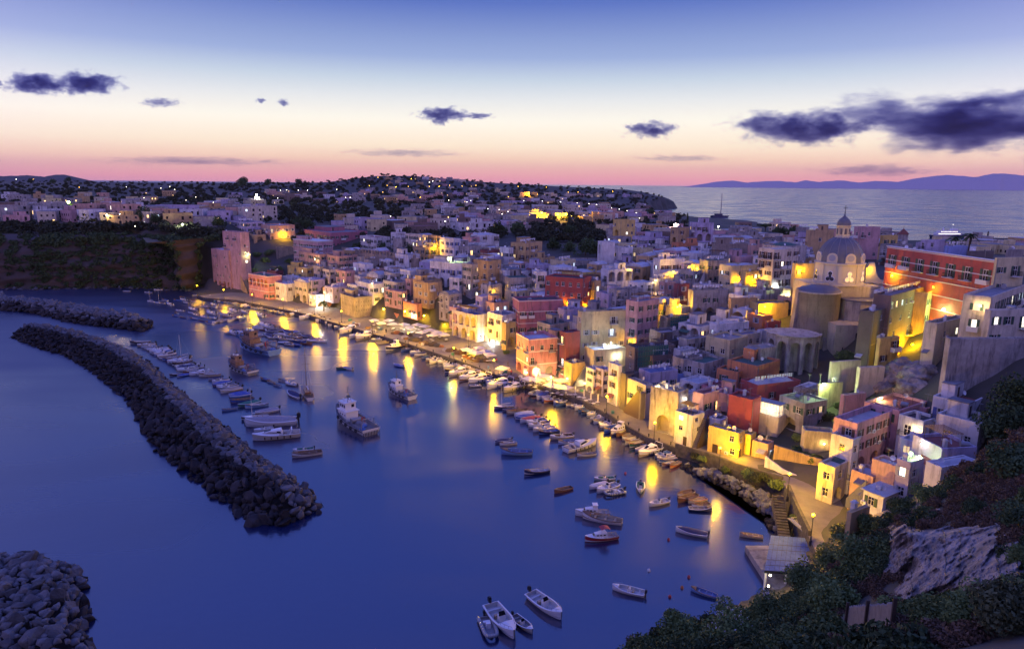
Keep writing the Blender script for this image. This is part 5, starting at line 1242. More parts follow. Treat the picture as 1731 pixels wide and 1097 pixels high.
    if kind in ('cabin', 'bimini'):
        m, S = hull(7, 2.5, .75, 1.35, .8, rim=.14); m.build('hull', [W_, M_hull['wood'], G_], r); foredeck(S, -.2).build('foredeck', [W_], r)
        b = MB(); P_ = [(-.9, 1.0, .9), (2.0, .6, 1.2), (2.0, -.6, 1.2), (-.9, -1.0, .9)]
        b.add([(-1.0, -.95, .2), (1.9, -.55, .9), (1.9, .55, .9), (-1.0, .95, .2), (-1.0, -.8, 1.75), (1.4, -.45, 1.6), (1.4, .45, 1.6), (-1.0, .8, 1.75)], [(0, 1, 5, 4), (1, 2, 6, 5), (2, 3, 7, 6), (3, 0, 4, 7), (4, 5, 6, 7)]); cb = b.build('cabin', [W_], r)
        b = MB()
        for s in (-1, 1):
            for x in (-.6, .15, .8): b.add([(x, s*(.90-.10*(x+.6)), 1.28), (x+.42, s*(.85-.10*(x+.6)), 1.3), (x+.42, s*(.80-.10*(x+.6)), 1.5), (x, s*(.85-.10*(x+.6)), 1.5)], [(0, 1, 2, 3)])
        b.add([(1.75, -.45, 1.2), (1.75, .45, 1.2), (1.52, .4, 1.52), (1.52, -.4, 1.52)], [(0, 1, 2, 3)]); b.build('cabin_window', [M_screen], cb)
        if kind == 'bimini':
            b = MB()
            for k in range(8):
                t0, t1 = k/8, (k+1)/8; f = lambda t: 2.5+.22*math.sin(math.pi*t)
                b.quad((-1.6+1.9*t0, -.85, f(t0)), (-1.6+1.9*t1, -.85, f(t1)), (-1.6+1.9*t1, .85, f(t1)), (-1.6+1.9*t0, .85, f(t0)))
            b.build('bimini_top', [M_tarp['red']], r); b = MB()
            for s in (-.84, .84):
                for x in (-1.55, .25): b.tube((x, s, .9), (x, s, 2.5), .02, 5)
            b.build('bimini_frame', [M_metal], r)
        else:
            b = MB(); b.box(-1.0, -.1, -.6, .6, 1.78, 2.4); b.box(-1.1, 0, -.7, .7, 2.4, 2.48); b.build('wheel_shelter', [W_], r)
            b = MB(); b.box(-.099, -.09, -.5, .5, 1.95, 2.3); b.build('windscreen', [M_screen], r)
        benches(r, S, (-2.6,), M_inn['tan']); b = MB(); b.tube((-3.3, 0, .8), (-3.3, 0, 2.0), .02, 4); b.build('flag_pole', [M_metal], r); L = 7
    if kind == 'yacht':
        m, S = hull(9, 3.0, .95, 1.45, .88, rim=.1, n=18); m.build('hull', [W_, W_, G_], r); foredeck(S, -.5, crown=.18).build('foredeck', [W_], r)
        b = MB(); b.add([(-1.2, -1.1, 1.0), (2.6, -.4, 1.5), (2.6, .4, 1.5), (-1.2, 1.1, 1.0), (-1.0, -.85, 1.9), (.9, -.4, 1.85), (.9, .4, 1.85), (-1.0, .85, 1.9)], [(0, 1, 5, 4), (1, 2, 6, 5), (2, 3, 7, 6), (3, 0, 4, 7), (4, 5, 6, 7)]); cb = b.build('coachroof', [W_], r)
        b = MB(); b.add([(2.3, -.36, 1.58), (2.3, .36, 1.58), (1.0, .38, 1.87), (1.0, -.38, 1.87)], [(0, 1, 2, 3)])
        for s in (-1, 1): b.add([(-.9, s*1.07, 1.25), (1.8, s*.60, 1.5), (.9, s*.5, 1.75), (-.8, s*.97, 1.62)], [(0, 1, 2, 3)])
        b.build('windscreen', [M_screen], cb)
        b = MB()
        for s in (-1, 1): b.add([(-2.6, s*1.2, .95), (-2.4, s*1.2, .95), (-2.85, s*1.0, 1.75), (-3.0, s*1.0, 1.75), (-2.6, s*1.14, .95), (-2.4, s*1.14, .95), (-2.85, s*.94, 1.75), (-3.0, s*.94, 1.75)], [(0, 1, 2, 3), (4, 7, 6, 5), (0, 3, 7, 4), (1, 5, 6, 2)])
        b.box(-3.02, -2.8, -1.0, 1.0, 1.75, 1.81); b.build('radar_arch', [W_], r)
        b = MB(); b.box(-4.3, -3.2, -1.0, 1.0, .8, 1.12); b.build('sun_pad', [M_tarp['tan']], r); b = MB(); b.box(-2.0, -1.3, -1.0, -.3, .2, .9); b.box(-2.0, -1.3, .3, 1.0, .2, .9); b.build('seat', [M_tarp['tan']], r)
        b = MB()
        for s in (-1, 1):
            for k in range(5): x = -2.6+k*1.2; a = S_at(S, x); b = MB(); b.tube((x, s*(a[1]+.1), .35), (x, s*(a[1]+.1), .85), .1, 6); b.build('fender', [M_rubber], r)
        L = 9
    if kind == 'mast':
        m, S = hull(6.5, 2.0, .55, .95, .6, rim=.1); m.build('hull', [W_, M_wood, G_], r); foredeck(S, .6).build('foredeck', [W_], r); benches(r, S, (-1.8, -.6), M_inn['wood'])
        b = MB(); b.tube((.7, 0, .2), (.7, 0, 8.2), .06, 6, r2=.035); b.build('mast', [M_trim], r)
        b = MB(); b.tube((.65, 0, 1.3), (-2.2, 0, 1.4), .05, 5); b.tube((.6, 0, 1.42), (-2.1, 0, 1.5), .11, 6, 1); b.build('boom', [M_wood, M_tarp['white']], r)
        b = MB()
        for q in ((3.2, 0, .9), (-3.1, 0, .6), (.6, .95, .6), (.6, -.95, .6)): b.tube(q, (.7, 0, 8.0), .012, 3)
        b.build('rigging', [M_metal], r); L = 6.5
    PROTO[kind] = (r, L, [False]); return PROTO[kind]
BOATS = []; DN = dict(row='open rowing boat', gozzo='pointed wooden fishing boat', motor='motorboat with console', open='open motorboat', cover='boat under a tarpaulin', rib='grey inflatable boat', cabin='cabin boat', bimini='cabin boat with canopy', yacht='motor yacht', mast='small sailing boat')
def boat_at(kind, bow, stern, hc='white', ic=None, tc=None, rim=None, label=None, sc=None, group=None):
    r, L, used = proto(kind); d = Vector((bow[0]-stern[0], bow[1]-stern[1])); s = d.length/L
    s = sc or max(.72, min(1.3, s)); o = r if not used[0] else copy_tree(r); used[0] = True
    jit = .9+.2*((len(BOATS)*37) % 11)/11
    o.location = ((bow[0]+stern[0])/2, (bow[1]+stern[1])/2, 0); o.rotation_euler = (0, 0, math.atan2(d.y, d.x)); o.scale = (s, s, s)
    def setm(c, i, m_):
        c.material_slots[i].link = 'OBJECT'; c.material_slots[i].material = m_
    for c in o.children:
        n = c.name.split('.')[0]
        if n in ('hull',):
            setm(c, 0, M_hull[hc])
            if rim: setm(c, 1, M_hull[rim])
            if ic: setm(c, 2, M_inn[ic])
        if n == 'inflatable_tube': setm(c, 0, M_hull['grey' if hc == 'white' else hc])
        if n == 'tarpaulin': setm(c, 0, M_tarp[tc or 'blue'])
        if n == 'bimini_top' and tc: setm(c, 0, M_tarp[tc])
        if n in ('bench', 'floor') and ic: setm(c, 0, M_inn[ic])
    tag(o, label or 'x', 'boat', group); o['_d0'] = f"{hc+' ' if kind not in ('rib',) else ''}{DN[kind]}".replace('dark boat', 'dark boat')
    if kind == 'cover': o['_d0'] = f"{hc} boat under {tc or 'blue'} tarpaulin"
    BOATS.append(o); return o
def BT(Z, kind, bx, by, sx, sy, hc='white', label=None, **k):
    b = atz(*zp(Z, bx, by)); s = atz(*zp(Z, sx, sy)); return boat_at(kind, b, s, hc, label=label, **k)
def boats():
    g = random.Random(5)
    def rk(): return g.choice([('row', 'white'), ('row', 'blue'), ('gozzo', 'white'), ('gozzo', 'blue'), ('motor', 'white'), ('motor', 'white'), ('open', 'white'), ('open', 'cream'), ('cover', 'white'), ('cover', 'grey'), ('rib', 'grey'), ('row', 'sky'), ('gozzo', 'wood'), ('open', 'grey')])
    def R_(Z, pts, name, kinds=None, flip=False):
        L_ = []
        for i, q in enumerate(pts):
            kd, hc = (q[4], q[5]) if len(q) > 5 else rk(); a, b = (q[0], q[1]), (q[2], q[3])
            if flip: a, b = b, a
            L_.append(BT(Z, kd, *a, *b, hc=hc, ic=g.choice(['white', 'blue', 'wood', 'tan', 'grey', 'white']), tc=(q[6] if len(q) > 6 else g.choice(['blue', 'white', 'grey', 'navy', 'tan'])), group=name))
        number(L_, '{d}, {n} from left in '+name); return L_
    # single boats in the bay
    A = 'ZA'
    BT(A, 'gozzo', 340, 70, 478, 55, 'navy', ic='white', label='dark blue hulled gozzo with white fenders alone in the middle of the bay')
    BT(A, 'row', 518, 168, 585, 150, 'wood', ic='wood', label='small orange brown wooden rowing boat floating alone', sc=.8)
    BT(A, 'open', 727, 103, 820, 97, 'grey', ic='green', label='grey green boat topmost in the knot of four moored boats')
    BT(A, 'cover', 693, 152, 790, 122, 'white', tc='white', label='white boat under white tarpaulin in the knot of four boats')
    BT(A, 'motor', 733, 172, 845, 132, 'white', ic='white', label='white motorboat in the middle of the knot of four boats')
    BT(A, 'rib', 775, 186, 882, 165, 'grey', label='long grey inflatable lowest in the knot of four boats')
    BT(A, 'open', 970, 176, 970, 122, 'white', ic='green', label='white boat with green waterline pointing its bow to the viewer')
    BT(A, 'open', 1018, 244, 1120, 218, 'white', ic='white', label='clean white open motorboat left of the moored group near the rocks')
    BT(A, 'row', 1180, 190, 1247, 168, 'white', label='small white rowing boat topmost of the group near the rocks', sc=.85)
    BT(A, 'gozzo', 1173, 224, 1280, 188, 'wood', ic='wood', label='brown wooden boat with a deck cover in the group near the rocks')
    BT(A, 'row', 1228, 228, 1326, 206, 'cream', rim='orange', ic='tan', label='cream boat with yellow rim in the group near the rocks')
    BT(A, 'row', 1250, 246, 1342, 234, 'white', label='white boat behind the navy one in the group near the rocks')
    BT(A, 'row', 1358, 266, 1230, 262, 'navy', rim='white', ic='grey', label='navy blue boat with white rim lowest of the group near the rocks')
    BT(A, 'cabin', 616, 290, 800, 290, 'white', label='large white cabin boat with small windows and wheel shelter')
    BT(A, 'gozzo', 684, 308, 842, 335, 'white', ic='tan', label='long white open boat tied beside the large white cabin boat', sc=1.35)
    BT(A, 'bimini', 668, 434, 845, 412, 'red', tc='red', label='red striped cabin boat with pink canopy')
    BT(A, 'cover', 1160, 376, 1332, 408, 'white', tc='navy', label='white boat with dark blue cover moored off the rocks')
    BT(A, 'row', 1508, 402, 1632, 416, 'cream', ic='tan', label='cream boat lying close to the blue roofed shed')
    BT(A, 'open', 818, 690, 992, 728, 'white', ic='white', label='white inflatable sided motorboat alone in the lower bay')
    BT(A, 'row', 1248, 698, 1378, 738, 'sky', ic='blue', label='light blue rowing boat with two benches in the lower bay')
    BT(A, 'rib', 165, 956, 130, 866, 'white', label='small pale inflatable leftmost in the trio at the bottom of the bay', sc=.95)
    BT(A, 'motor', 262, 932, 178, 822, 'white', ic='white', label='big white console motorboat in the middle of the bottom trio', sc=1.25)
    BT(A, 'open', 380, 930, 285, 850, 'cream', ic='grey', label='cream boat with red seat rightmost in the bottom trio')
    BT(A, 'open', 515, 838, 398, 748, 'white', ic='white', label='long white motorboat with black outboard above the bottom trio', sc=1.15)
    B = 'ZB'
    BT(B, 'cover', 70, 482, 180, 466, 'navy', tc='navy', label='dark covered boat beside a white one left of the second row')
    BT(B, 'row', 100, 497, 218, 487, 'white', ic='white', label='white boat lying against the dark covered boat')
    BT(B, 'gozzo', 125, 556, 312, 558, 'sky', ic='blue', label='long white and blue open boat with small box amidships', sc=1.3)
    BT(B, 'mast', 80, 246, 178, 240, 'dark', label='small dark boat with thin mast leading the second row', sc=.8)
    R_(B, [(128, 266, 212, 256, 'cover', 'dark', 'navy'), (147, 288, 292, 262, 'gozzo', 'cream'), (200, 305, 328, 280, 'cover', 'white', 'white'), (208, 322, 342, 300, 'cover', 'blue', 'blue'), (240, 345, 382, 315, 'cover', 'white', 'red'), (283, 355, 416, 330, 'motor', 'white'), (297, 380, 440, 352, 'open', 'white'), (328, 406, 475, 383, 'open', 'cream'), (370, 425, 508, 405, 'gozzo', 'navy'), (445, 458, 602, 440, 'open', 'cream'), (502, 492, 652, 472, 'gozzo', 'white'), (632, 574, 762, 560, 'gozzo', 'white')], 'the slanting row off the quay')
    BT(B, 'yacht', 752, 492, 560, 545, 'white', label='white speedboat with raised arch at the end of the slanting row', sc=.95)
    R_(B, [(300, 172, 415, 125, 'rib', 'grey'), (355, 187, 455, 145, 'cover', 'white', 'blue'), (390, 197, 490, 160, 'motor', 'white'), (405, 213, 505, 178, 'open', 'orange'), (470, 228, 562, 190, 'open', 'white'), (485, 234, 582, 200, 'gozzo', 'blue'), (555, 235, 634, 210), (588, 243, 656, 218), (615, 260, 708, 228, 'motor', 'white'), (640, 274, 732, 245), (660, 287, 752, 262, 'gozzo', 'navy'), (698, 304, 796, 272), (735, 338, 826, 302), (745, 352, 850, 318), (780, 372, 870, 335), (785, 390, 910, 348, 'motor', 'white'), (812, 418, 942, 370, 'gozzo', 'sky'), (862, 436, 978, 382, 'cabin', 'white'), (900, 444, 1016, 408, 'gozzo', 'wood'), (940, 468, 1060, 425, 'gozzo', 'white'), (960, 500, 1072, 448, 'gozzo', 'cream'), (990, 520, 1085, 468, 'gozzo', 'green'), (1068, 503, 1136, 476), (1030, 547, 1120, 512, 'cover', 'white', 'grey'), (1052, 580, 1222, 515, 'yacht', 'white'), (1165, 588, 1266, 555, 'open', 'grey'), (1180, 605, 1290, 575), (1195, 618, 1312, 592, 'row', 'blue'), (1218, 642, 1300, 620, 'row', 'wood'), (1268, 658, 1338, 618, 'row', 'orange')], 'the near quay mooring row')
    C = 'ZC'
    R_(C, [(1050, 756, 1240, 706, 'yacht', 'white'), (1135, 794, 1320, 738, 'yacht', 'white'), (1210, 820, 1410, 760, 'yacht', 'white'), (1350, 812, 1480, 785, 'motor', 'white'), (1360, 855, 1600, 800, 'yacht', 'white'), (1495, 880, 1682, 828, 'yacht', 'cream')], 'the row before the pink arcade')
    BT(C, 'rib', 1230, 838, 1300, 832, 'grey', label='tiny dark tender floating under the bow of the large yachts', sc=.72)
    R_(C, [(665, 556, 760, 524), (735, 575, 860, 550), (770, 594, 890, 564), (830, 608, 930, 584), (865, 634, 962, 604), (895, 654, 990, 619), (960, 649, 1060, 629), (1003, 674, 1090, 645), (1010, 702, 1122, 660), (1012, 726, 1170, 694, 'gozzo', 'dark'), (1120, 708, 1235, 675), (700, 545, 790, 515), (930, 632, 1010, 606), (1060, 690, 1150, 652)]+[(745+k*52, 566+k*17, 812+k*52, 540+k*17) for k in range(9)], 'the row along the net quay')
    BT(C, 'cabin', 545, 545, 680, 512, 'navy', label='small dark fishing cabin boat tied to the quay below the restaurants', sc=1.2)
    R_(C, [(165, 408, 340, 362, 'yacht', 'white'), (240, 448, 335, 412, 'motor', 'white'), (290, 464, 472, 412, 'yacht', 'white'), (420, 474, 542, 450, 'open', 'grey'), (450, 495, 592, 470, 'gozzo', 'cream')], 'the group before the stone bastion')
    R_(C, [(-140, 262, -60, 235), (-90, 280, -10, 250), (-40, 296, 40, 268), (0, 318, 80, 285, 'motor', 'white'), (45, 334, 125, 305), (60, 352, 160, 322), (120, 372, 205, 342), (160, 390, 240, 360)], 'the line left of the bastion')
    BT(C, 'cover', 603, 662, 686, 678, 'blue', tc='blue', label='blue covered boat just above the third fishing trawler')
    BT(C, 'row', 155, 692, 215, 692, 'green', label='small green boat beside a white one in mid harbour'); BT(C, 'cover', 190, 685, 270, 700, 'white', tc='grey', label='white covered boat touching the small green one')
    D = 'ZD'
    BT(D, 'cover', 678, 455, 768, 495, 'white', tc='navy', label='dark boat with canopy left of the two masted sailing boat')
    R_(D, [(482, 352, 536, 364, 'row', 'navy'), (530, 370, 575, 384, 'row', 'sky'), (572, 392, 624, 408, 'row', 'sky'), (618, 362, 657, 370, 'row', 'white'), (660, 385, 746, 402, 'open', 'grey')], 'the dinghy string behind the sailing yacht')
    R_(D, [(98, 362, 197, 345, 'cover', 'navy', 'navy'), (122, 380, 247, 357, 'open', 'white'), (128, 405, 260, 375, 'cover', 'blue', 'blue'), (155, 418, 292, 395), (170, 432, 312, 405), (185, 455, 342, 422, 'cover', 'cream', 'tan'), (245, 478, 380, 452, 'cover', 'sky', 'blue'), (250, 495, 407, 465, 'cover', 'sky', 'blue'), (258, 530, 430, 498, 'gozzo', 'blue'), (312, 560, 472, 520, 'cover', 'green', 'green'), (365, 565, 536, 540, 'gozzo', 'sky'), (198, 586, 306, 572, 'row', 'sky'), (440, 612, 612, 578, 'cover', 'white', 'grey')], 'the column by the breakwater end')
    BT(D, 'mast', 378, 645, 500, 630, 'dark', label='dark sailing boat with tall mast beside the breakwater column', sc=.95)
    BT(D, 'open', 358, 675, 500, 655, 'cream', label='cream open boat under the tall masted dark boat')
    BT(D, 'cover', 370, 694, 742, 672, 'white', tc='grey', label='large boat under a long grey cover near the breakwater', sc=2.1)
    BT(D, 'motor', 430, 738, 570, 712, 'white', label='white motorboat between the covered yacht and the cream cruiser')
    BT(D, 'yacht', 448, 796, 742, 765, 'cream', label='cream cabin cruiser lowest in the breakwater column', sc=1.1)
    BT(D, 'open', 715, 884, 866, 866, 'white', label='small white motorboat behind its twin below the cream cruiser'); BT(D, 'row', 715, 922, 922, 892, 'white', sc=1.2, label='long white rowing boat in open water right of the breakwater')
    E_ = 'ZE'
    R_(E_, [(110, 560, 303, 545, 'gozzo', 'dark'), (175, 585, 342, 562), (215, 604, 352, 582), (262, 625, 402, 598), (290, 645, 462, 606, 'motor', 'white'), (330, 668, 492, 632), (360, 692, 522, 652), (380, 704, 542, 674), (440, 730, 582, 692), (455, 745, 662, 702), (500, 764, 682, 722, 'gozzo', 'dark'), (520, 780, 692, 748), (535, 798, 712, 766), (545, 818, 742, 788), (600, 838, 752, 804), (548, 868, 662, 842, 'cover', 'blue', 'blue'), (475, 858, 602, 836, 'gozzo', 'dark'), (240, 612, 375, 590), (310, 656, 478, 620), (410, 716, 560, 682), (475, 754, 670, 712), (528, 788, 700, 757)]+[(150+k*40+58, 556+k*19.0, 235+k*40+58, 546+k*19.0) for k in range(13)], 'the diagonal row behind the breakwater')
    BT(E_, 'yacht', 680, 850, 862, 825, 'white', label='white cruiser with canopy frame ending the diagonal row'); BT(E_, 'gozzo', 760, 860, 946, 848, 'cream', label='cream boat with dark flag at the end of the diagonal row', sc=1.2)
    BT(E_, 'mast', 560, 712, 640, 690, 'white', label='mast carrying boat in the middle of the diagonal row', sc=1.0)
    R_(E_, [(60, 74, 98, 74), (264, 86, 298, 86), (348, 60, 396, 58, 'open', 'white'), (275, 166, 328, 172, 'mast', 'white'), (345, 180, 432, 184, 'mast', 'white'), (404, 152, 462, 160), (455, 188, 502, 202), (512, 158, 586, 164), (570, 128, 622, 136), (575, 148, 632, 156), (604, 176, 656, 186), (668, 156, 716, 166), (535, 252, 612, 256), (495, 300, 560, 308, 'row', 'blue'), (580, 318, 622, 322, 'row', 'blue'), (524, 272, 558, 284)], 'the scatter under the cliff')
    R_(E_, [(655, 240, 742, 256), (648, 272, 702, 282), (694, 290, 752, 298), (664, 326, 737, 336, 'row', 'blue'), (744, 345, 802, 352, 'row', 'blue'), (760, 308, 832, 316), (765, 204, 822, 212), (858, 194, 918, 206), (862, 210, 912, 222), (815, 268, 915, 292, 'motor', 'white'), (945, 288, 1030, 302), (960, 308, 1050, 320), (1030, 246, 1102, 262, 'motor', 'white'), (1015, 266, 1060, 274), (1140, 260, 1206, 272), (1284, 288, 1356, 312, 'motor', 'white'), (850, 322, 920, 330)], 'the loose boats off the far quay')
    R_(E_, [(808, 362, 882, 378), (870, 372, 942, 350), (905, 366, 980, 340), (940, 362, 1002, 336), (975, 352, 1052, 330), (1010, 358, 1082, 328), (1055, 342, 1120, 318), (1085, 338, 1148, 312), (1120, 344, 1176, 322)], 'the small raft off the far quay')
    N9 = 'Z9'
    ra = []
    for (xa, ya, xb, yb, n) in [(860, 745, 1570, 935, 13), (790, 775, 1500, 950, 13), (500, 800, 1380, 960, 14), (420, 835, 1240, 990, 13)]:
        for k in range(n):
            t = (k+g.uniform(-.2, .2))/(n-1); x = xa+(xb-xa)*t; y = ya+(yb-ya)*t+g.uniform(-8, 8); dx = g.uniform(45, 75); s = g.choice([-1, 1])
            if (xa == 420 and 560 < x < 1060 and y > 905): continue
            ra.append((x-s*dx, y-s*g.uniform(-6, 20), x+s*dx, y+s*g.uniform(-2, 20)))
    R_(N9, ra, 'the big mid harbour raft')
    rb = []
    for k in range(16): t = k/15; x = 285+(900-285)*t; y = 432+(545-432)*t; rb.append((x-52, y+14+g.uniform(-4, 4), x+45, y-10))
    R_(N9, rb, 'the line below the far lamps')
    rb = []
    for k in range(11): t = k/10; x = 920+(1180-920)*t; y = 545+(610-545)*t; rb.append((x-48, y+14, x+42, y-10))
    R_(N9, rb, 'the line before the white houses')
    BT(N9, 'yacht', 80, 392, 260, 396, 'white', label='long pale boat moored beneath the second quay lamp', sc=.8); BT(N9, 'open', -20, 372, 45, 362, 'cream', label='boat moored beneath the outermost quay lamp')
    BT(N9, 'yacht', 1170, 618, 1320, 580, 'white', label='white yacht with dark canopy right of the white quay houses'); BT(N9, 'yacht', 1285, 665, 1520, 625, 'white', label='white yacht with a line of black fenders near the palm'); BT(N9, 'motor', 1480, 700, 1640, 655, 'white', label='white motorboat right of the yacht with black fenders')
    for X, Y, c, nm in [(1015, 592, 'white', 'white'), (1232, 628, 'red', 'red'), (1195, 685, 'orange', 'yellow'), (1129, 735, 'red', 'dark red'), (1122, 425, 'red', 'large red'), (888, 66, 'red', 'small dark')]:
        p = atz(*zp(A, X, Y)); m = MB(); m.lathe([(.05, .55), (.12, .5), (.26, .3), (.3, .1), (.24, -.15), (0, -.3)], 12); o = m.build('buoy', [M_hull[c]], None, p); tag(o, f'{nm} mooring buoy floating in the bay'+(' off the big covered boat' if 'large' in nm else ''), 'buoy'); o.scale = (.75,)*3
boats()
print('boats', len(BOATS))

# ------------------------------------------------------------------ trawlers and two-masted boat
M_tdeck = mat('worn_deck', (.20, .18, .16), .8, var=.5, scale=1.2); M_rust = mat('rusty_paint', (.26, .17, .12), .8, var=.8, scale=1.5, col2=(.12, .06, .04))
def trawler(Z, bx, by, sx, sy, hc, label, house='white', scl=None, seed=1, stripes=True):
    b = atz(*zp(Z, bx, by)); s = atz(*zp(Z, sx, sy)); d = Vector((b.x-s.x, b.y-s.y)); L = 16.0; sc = scl or d.length/L
    r = empty('fishing_trawler', ((b.x+s.x)/2, (b.y+s.y)/2, 0), math.atan2(d.y, d.x), sc); tag(r, label, 'fishing boat'); g = random.Random(seed)
    m, S = hull(L, 5.0, 1.5, 3.3, .9, rim=.16, n=20, keel=-.9, floor=1.0); m.build('hull', [M_hull[hc], M_hull['navy' if hc != 'navy' else 'sky'], M_tdeck], r)
    m = MB()
    for sgn in (-1, 1):
        for i in range(len(S)-1):
            a, c = S[i], S[i+1]; z0 = .45; m.quad((a[0]*.99, sgn*(a[1]*.93+.03), a[2]*.62), (c[0]*.99, sgn*(c[1]*.93+.03), c[2]*.62), (c[0]*.995, sgn*(c[1]*.965+.03), c[2]*.8), (a[0]*.995, sgn*(a[1]*.965+.03), a[2]*.8))
    m.build('hull_stripe', [M_hull['navy']], r)
    foredeck(S, 4.2, crown=.1, lift=-.5).build('foredeck', [M_tdeck], r)
    if stripes:
        m = MB(); B = S[0][1]
        for k in range(11): y = -B*.85+k*B*1.7/10; m.box(S[0][0]-.06, S[0][0]-.003, y-.07, y+.07, .1, .95)
        m.build('transom_stripes', [M_rubber], r)
    hw = MB(); z0 = 1.0
    hw.box(.6, 4.4, -1.5, 1.5, z0, z0+2.3); hw.box(1.2, 4.0, -1.3, 1.3, z0+2.42, z0+4.2); hw.box(.3, 4.7, -1.75, 1.75, z0+2.3, z0+2.42); hw.box(1.0, 4.3, -1.5, 1.5, z0+4.2, z0+4.32)
    w = hw.build('wheelhouse', [M_hull[house] if house != 'rust' else M_rust], r)
    m = MB()
    for k in range(4): y = -1.05+k*.56; m.box(4.0, 4.03, y, y+.42, z0+3.1, z0+3.85)
    for sgn in (-1, 1):
        for k in range(3): x = 1.4+k*.85; m.box(x, x+.6, sgn*1.3-.015, sgn*1.3+.015, z0+3.1, z0+3.8)
        for k in range(3): x = 1.0+k*1.1; m.tube((x+.2, sgn*1.49, z0+1.5), (x+.2, sgn*1.52, z0+1.5), .2, 10)
    m.box(1.18, 1.2, -.9, -.2, z0+3.1, z0+3.8); m.build('wheelhouse_window', [M_screen], w)
    m = MB(); m.tube((2.2, 0, z0+4.3), (2.2, 0, z0+8.2), .1, 6, r2=.05); m.tube((2.2, -1.2, z0+6.6), (2.2, 1.2, z0+6.6), .05, 5); m.tube((2.2, -.7, z0+7.5), (2.2, .7, z0+7.5), .04, 5)
    m.box(1.9, 2.5, -.5, .5, z0+5.4, z0+5.55); m.tube((1.6, .5, z0+4.3), (2.2, 0, z0+6.4), .04, 4); m.tube((1.6, -.5, z0+4.3), (2.2, 0, z0+6.4), .04, 4)
    for q in ((2.2, 1.1, z0+6.7), (2.2, -.6, z0+7.5)): m.tube(q, (q[0], q[1], q[2]+1.0), .02, 4)
    m.build('mast', [M_iron], r)
    m = MB(); m.box(1.5, 2.3, -.4, .4, z0+4.33, z0+4.75); m.tube((3.2, .6, z0+4.33), (3.2, .6, z0+4.8), .28, 10); m.build('radar_box', [M_white], r)
    # stern gantry, winch, crane, nets, rails
    m = MB()
    for y in (-1.7, 1.7): m.tube((-6.4, y, 1.0), (-6.8, y*.8, 3.6), .1, 6)
    m.tube((-6.8, -1.36, 3.6), (-6.8, 1.36, 3.6), .1, 6); m.tube((-6.8, 0, 3.6), (-4.2, 0, 2.2), .06, 5); m.build('stern_gantry', [M_rust if hc != 'white' else M_metal], r)
    m = MB(); m.tube((-1.0, -1.0, 1.7), (-1.0, 1.0, 1.7), .5, 12); m.box(-1.4, -.6, -1.2, -1.0, 1.0, 2.2); m.box(-1.4, -.6, 1.0, 1.2, 1.0, 2.2); m.build('net_winch', [M_metal], r)
    m = MB(); m.tube((-3.0, -.6, 1.0), (-3.0, -.6, 2.7), .16, 8); m.tube((-3.0, -.6, 2.7), (-4.9, -.1, 3.5), .1, 6); m.tube((-4.9, -.1, 3.5), (-5.1, 0, 2.3), .07, 6); m.build('deck_crane', [M_hull['red']], r)
    for k in range(5):
        m = MB(); x, y = -5.6+k*.95+g.uniform(-.2, .2), g.uniform(-1.3, 1.3); q = []
        for j in range(5): q.append((g.uniform(.5, .9)*math.cos(math.pi/2*j/5), .8*math.sin(math.pi/2*j/5)))
        q = [(.75, 0), (.7, .25), (.5, .5), (.25, .65), (0, .7)]; m.lathe([(a*g.uniform(.8, 1.1), z) for a, z in q], 9, 0, x, y); m.v = [(a+g.uniform(-.08, .08), b_+g.uniform(-.08, .08), c_*.9+1.03) for a, b_, c_ in m.v]; m.build('net_heap', [g.choice([M_rust, M_inn['blue'], M_inn['grey'], M_inn['tan']])], r)
    m = MB()
    for sgn in (-1, 1):
        pr = None
        for k in range(14):
            x = -7.4+k*1.1; a = S_at(S, x); p = (x, sgn*a[1]*.96, a[2]+.55)
            m.tube((x, sgn*a[1]*.96, a[2]), p, .025, 4)
            if pr: m.tube(pr, p, .025, 4)
            pr = p
    m.build('rail', [M_metal], r)
    m = MB()
    for sgn in (-1, 1):
        for k in range(5): x = -5.5+k*2.2; a = S_at(S, x); m.lathe([(.42, .22), (.5, .1), (.42, -.02), (.26, .0), (.26, .2), (.42, .22)], 12); m.v[-72:] = [(px_+x, sgn*(a[1]+.02)+pz*sgn, a[2]-.6+py_) for px_, py_, pz in m.v[-72:]]
    m.build('tyre_fenders', [M_rubber], r)
    return r
trawler('ZD', 1040, 625, 1290, 762, 'white', 'white fishing trawler with striped transom, largest and nearest of the four', house='white')
trawler('ZD', 1415, 430, 1590, 502, 'white', 'fishing trawler with dinghy on its stern nearest the lamp reflections', house='white', seed=2, stripes=False)
trawler('ZD', 250, 262, 425, 322, 'white', 'rusty wooden fishing trawler with striped transom near the diagonal boat row', house='rust', seed=3)
trawler('ZD', 330, 112, 585, 178, 'sky', 'blue hulled fishing trawler with curved gallows, farthest of the four', house='rust', seed=4, stripes=False)
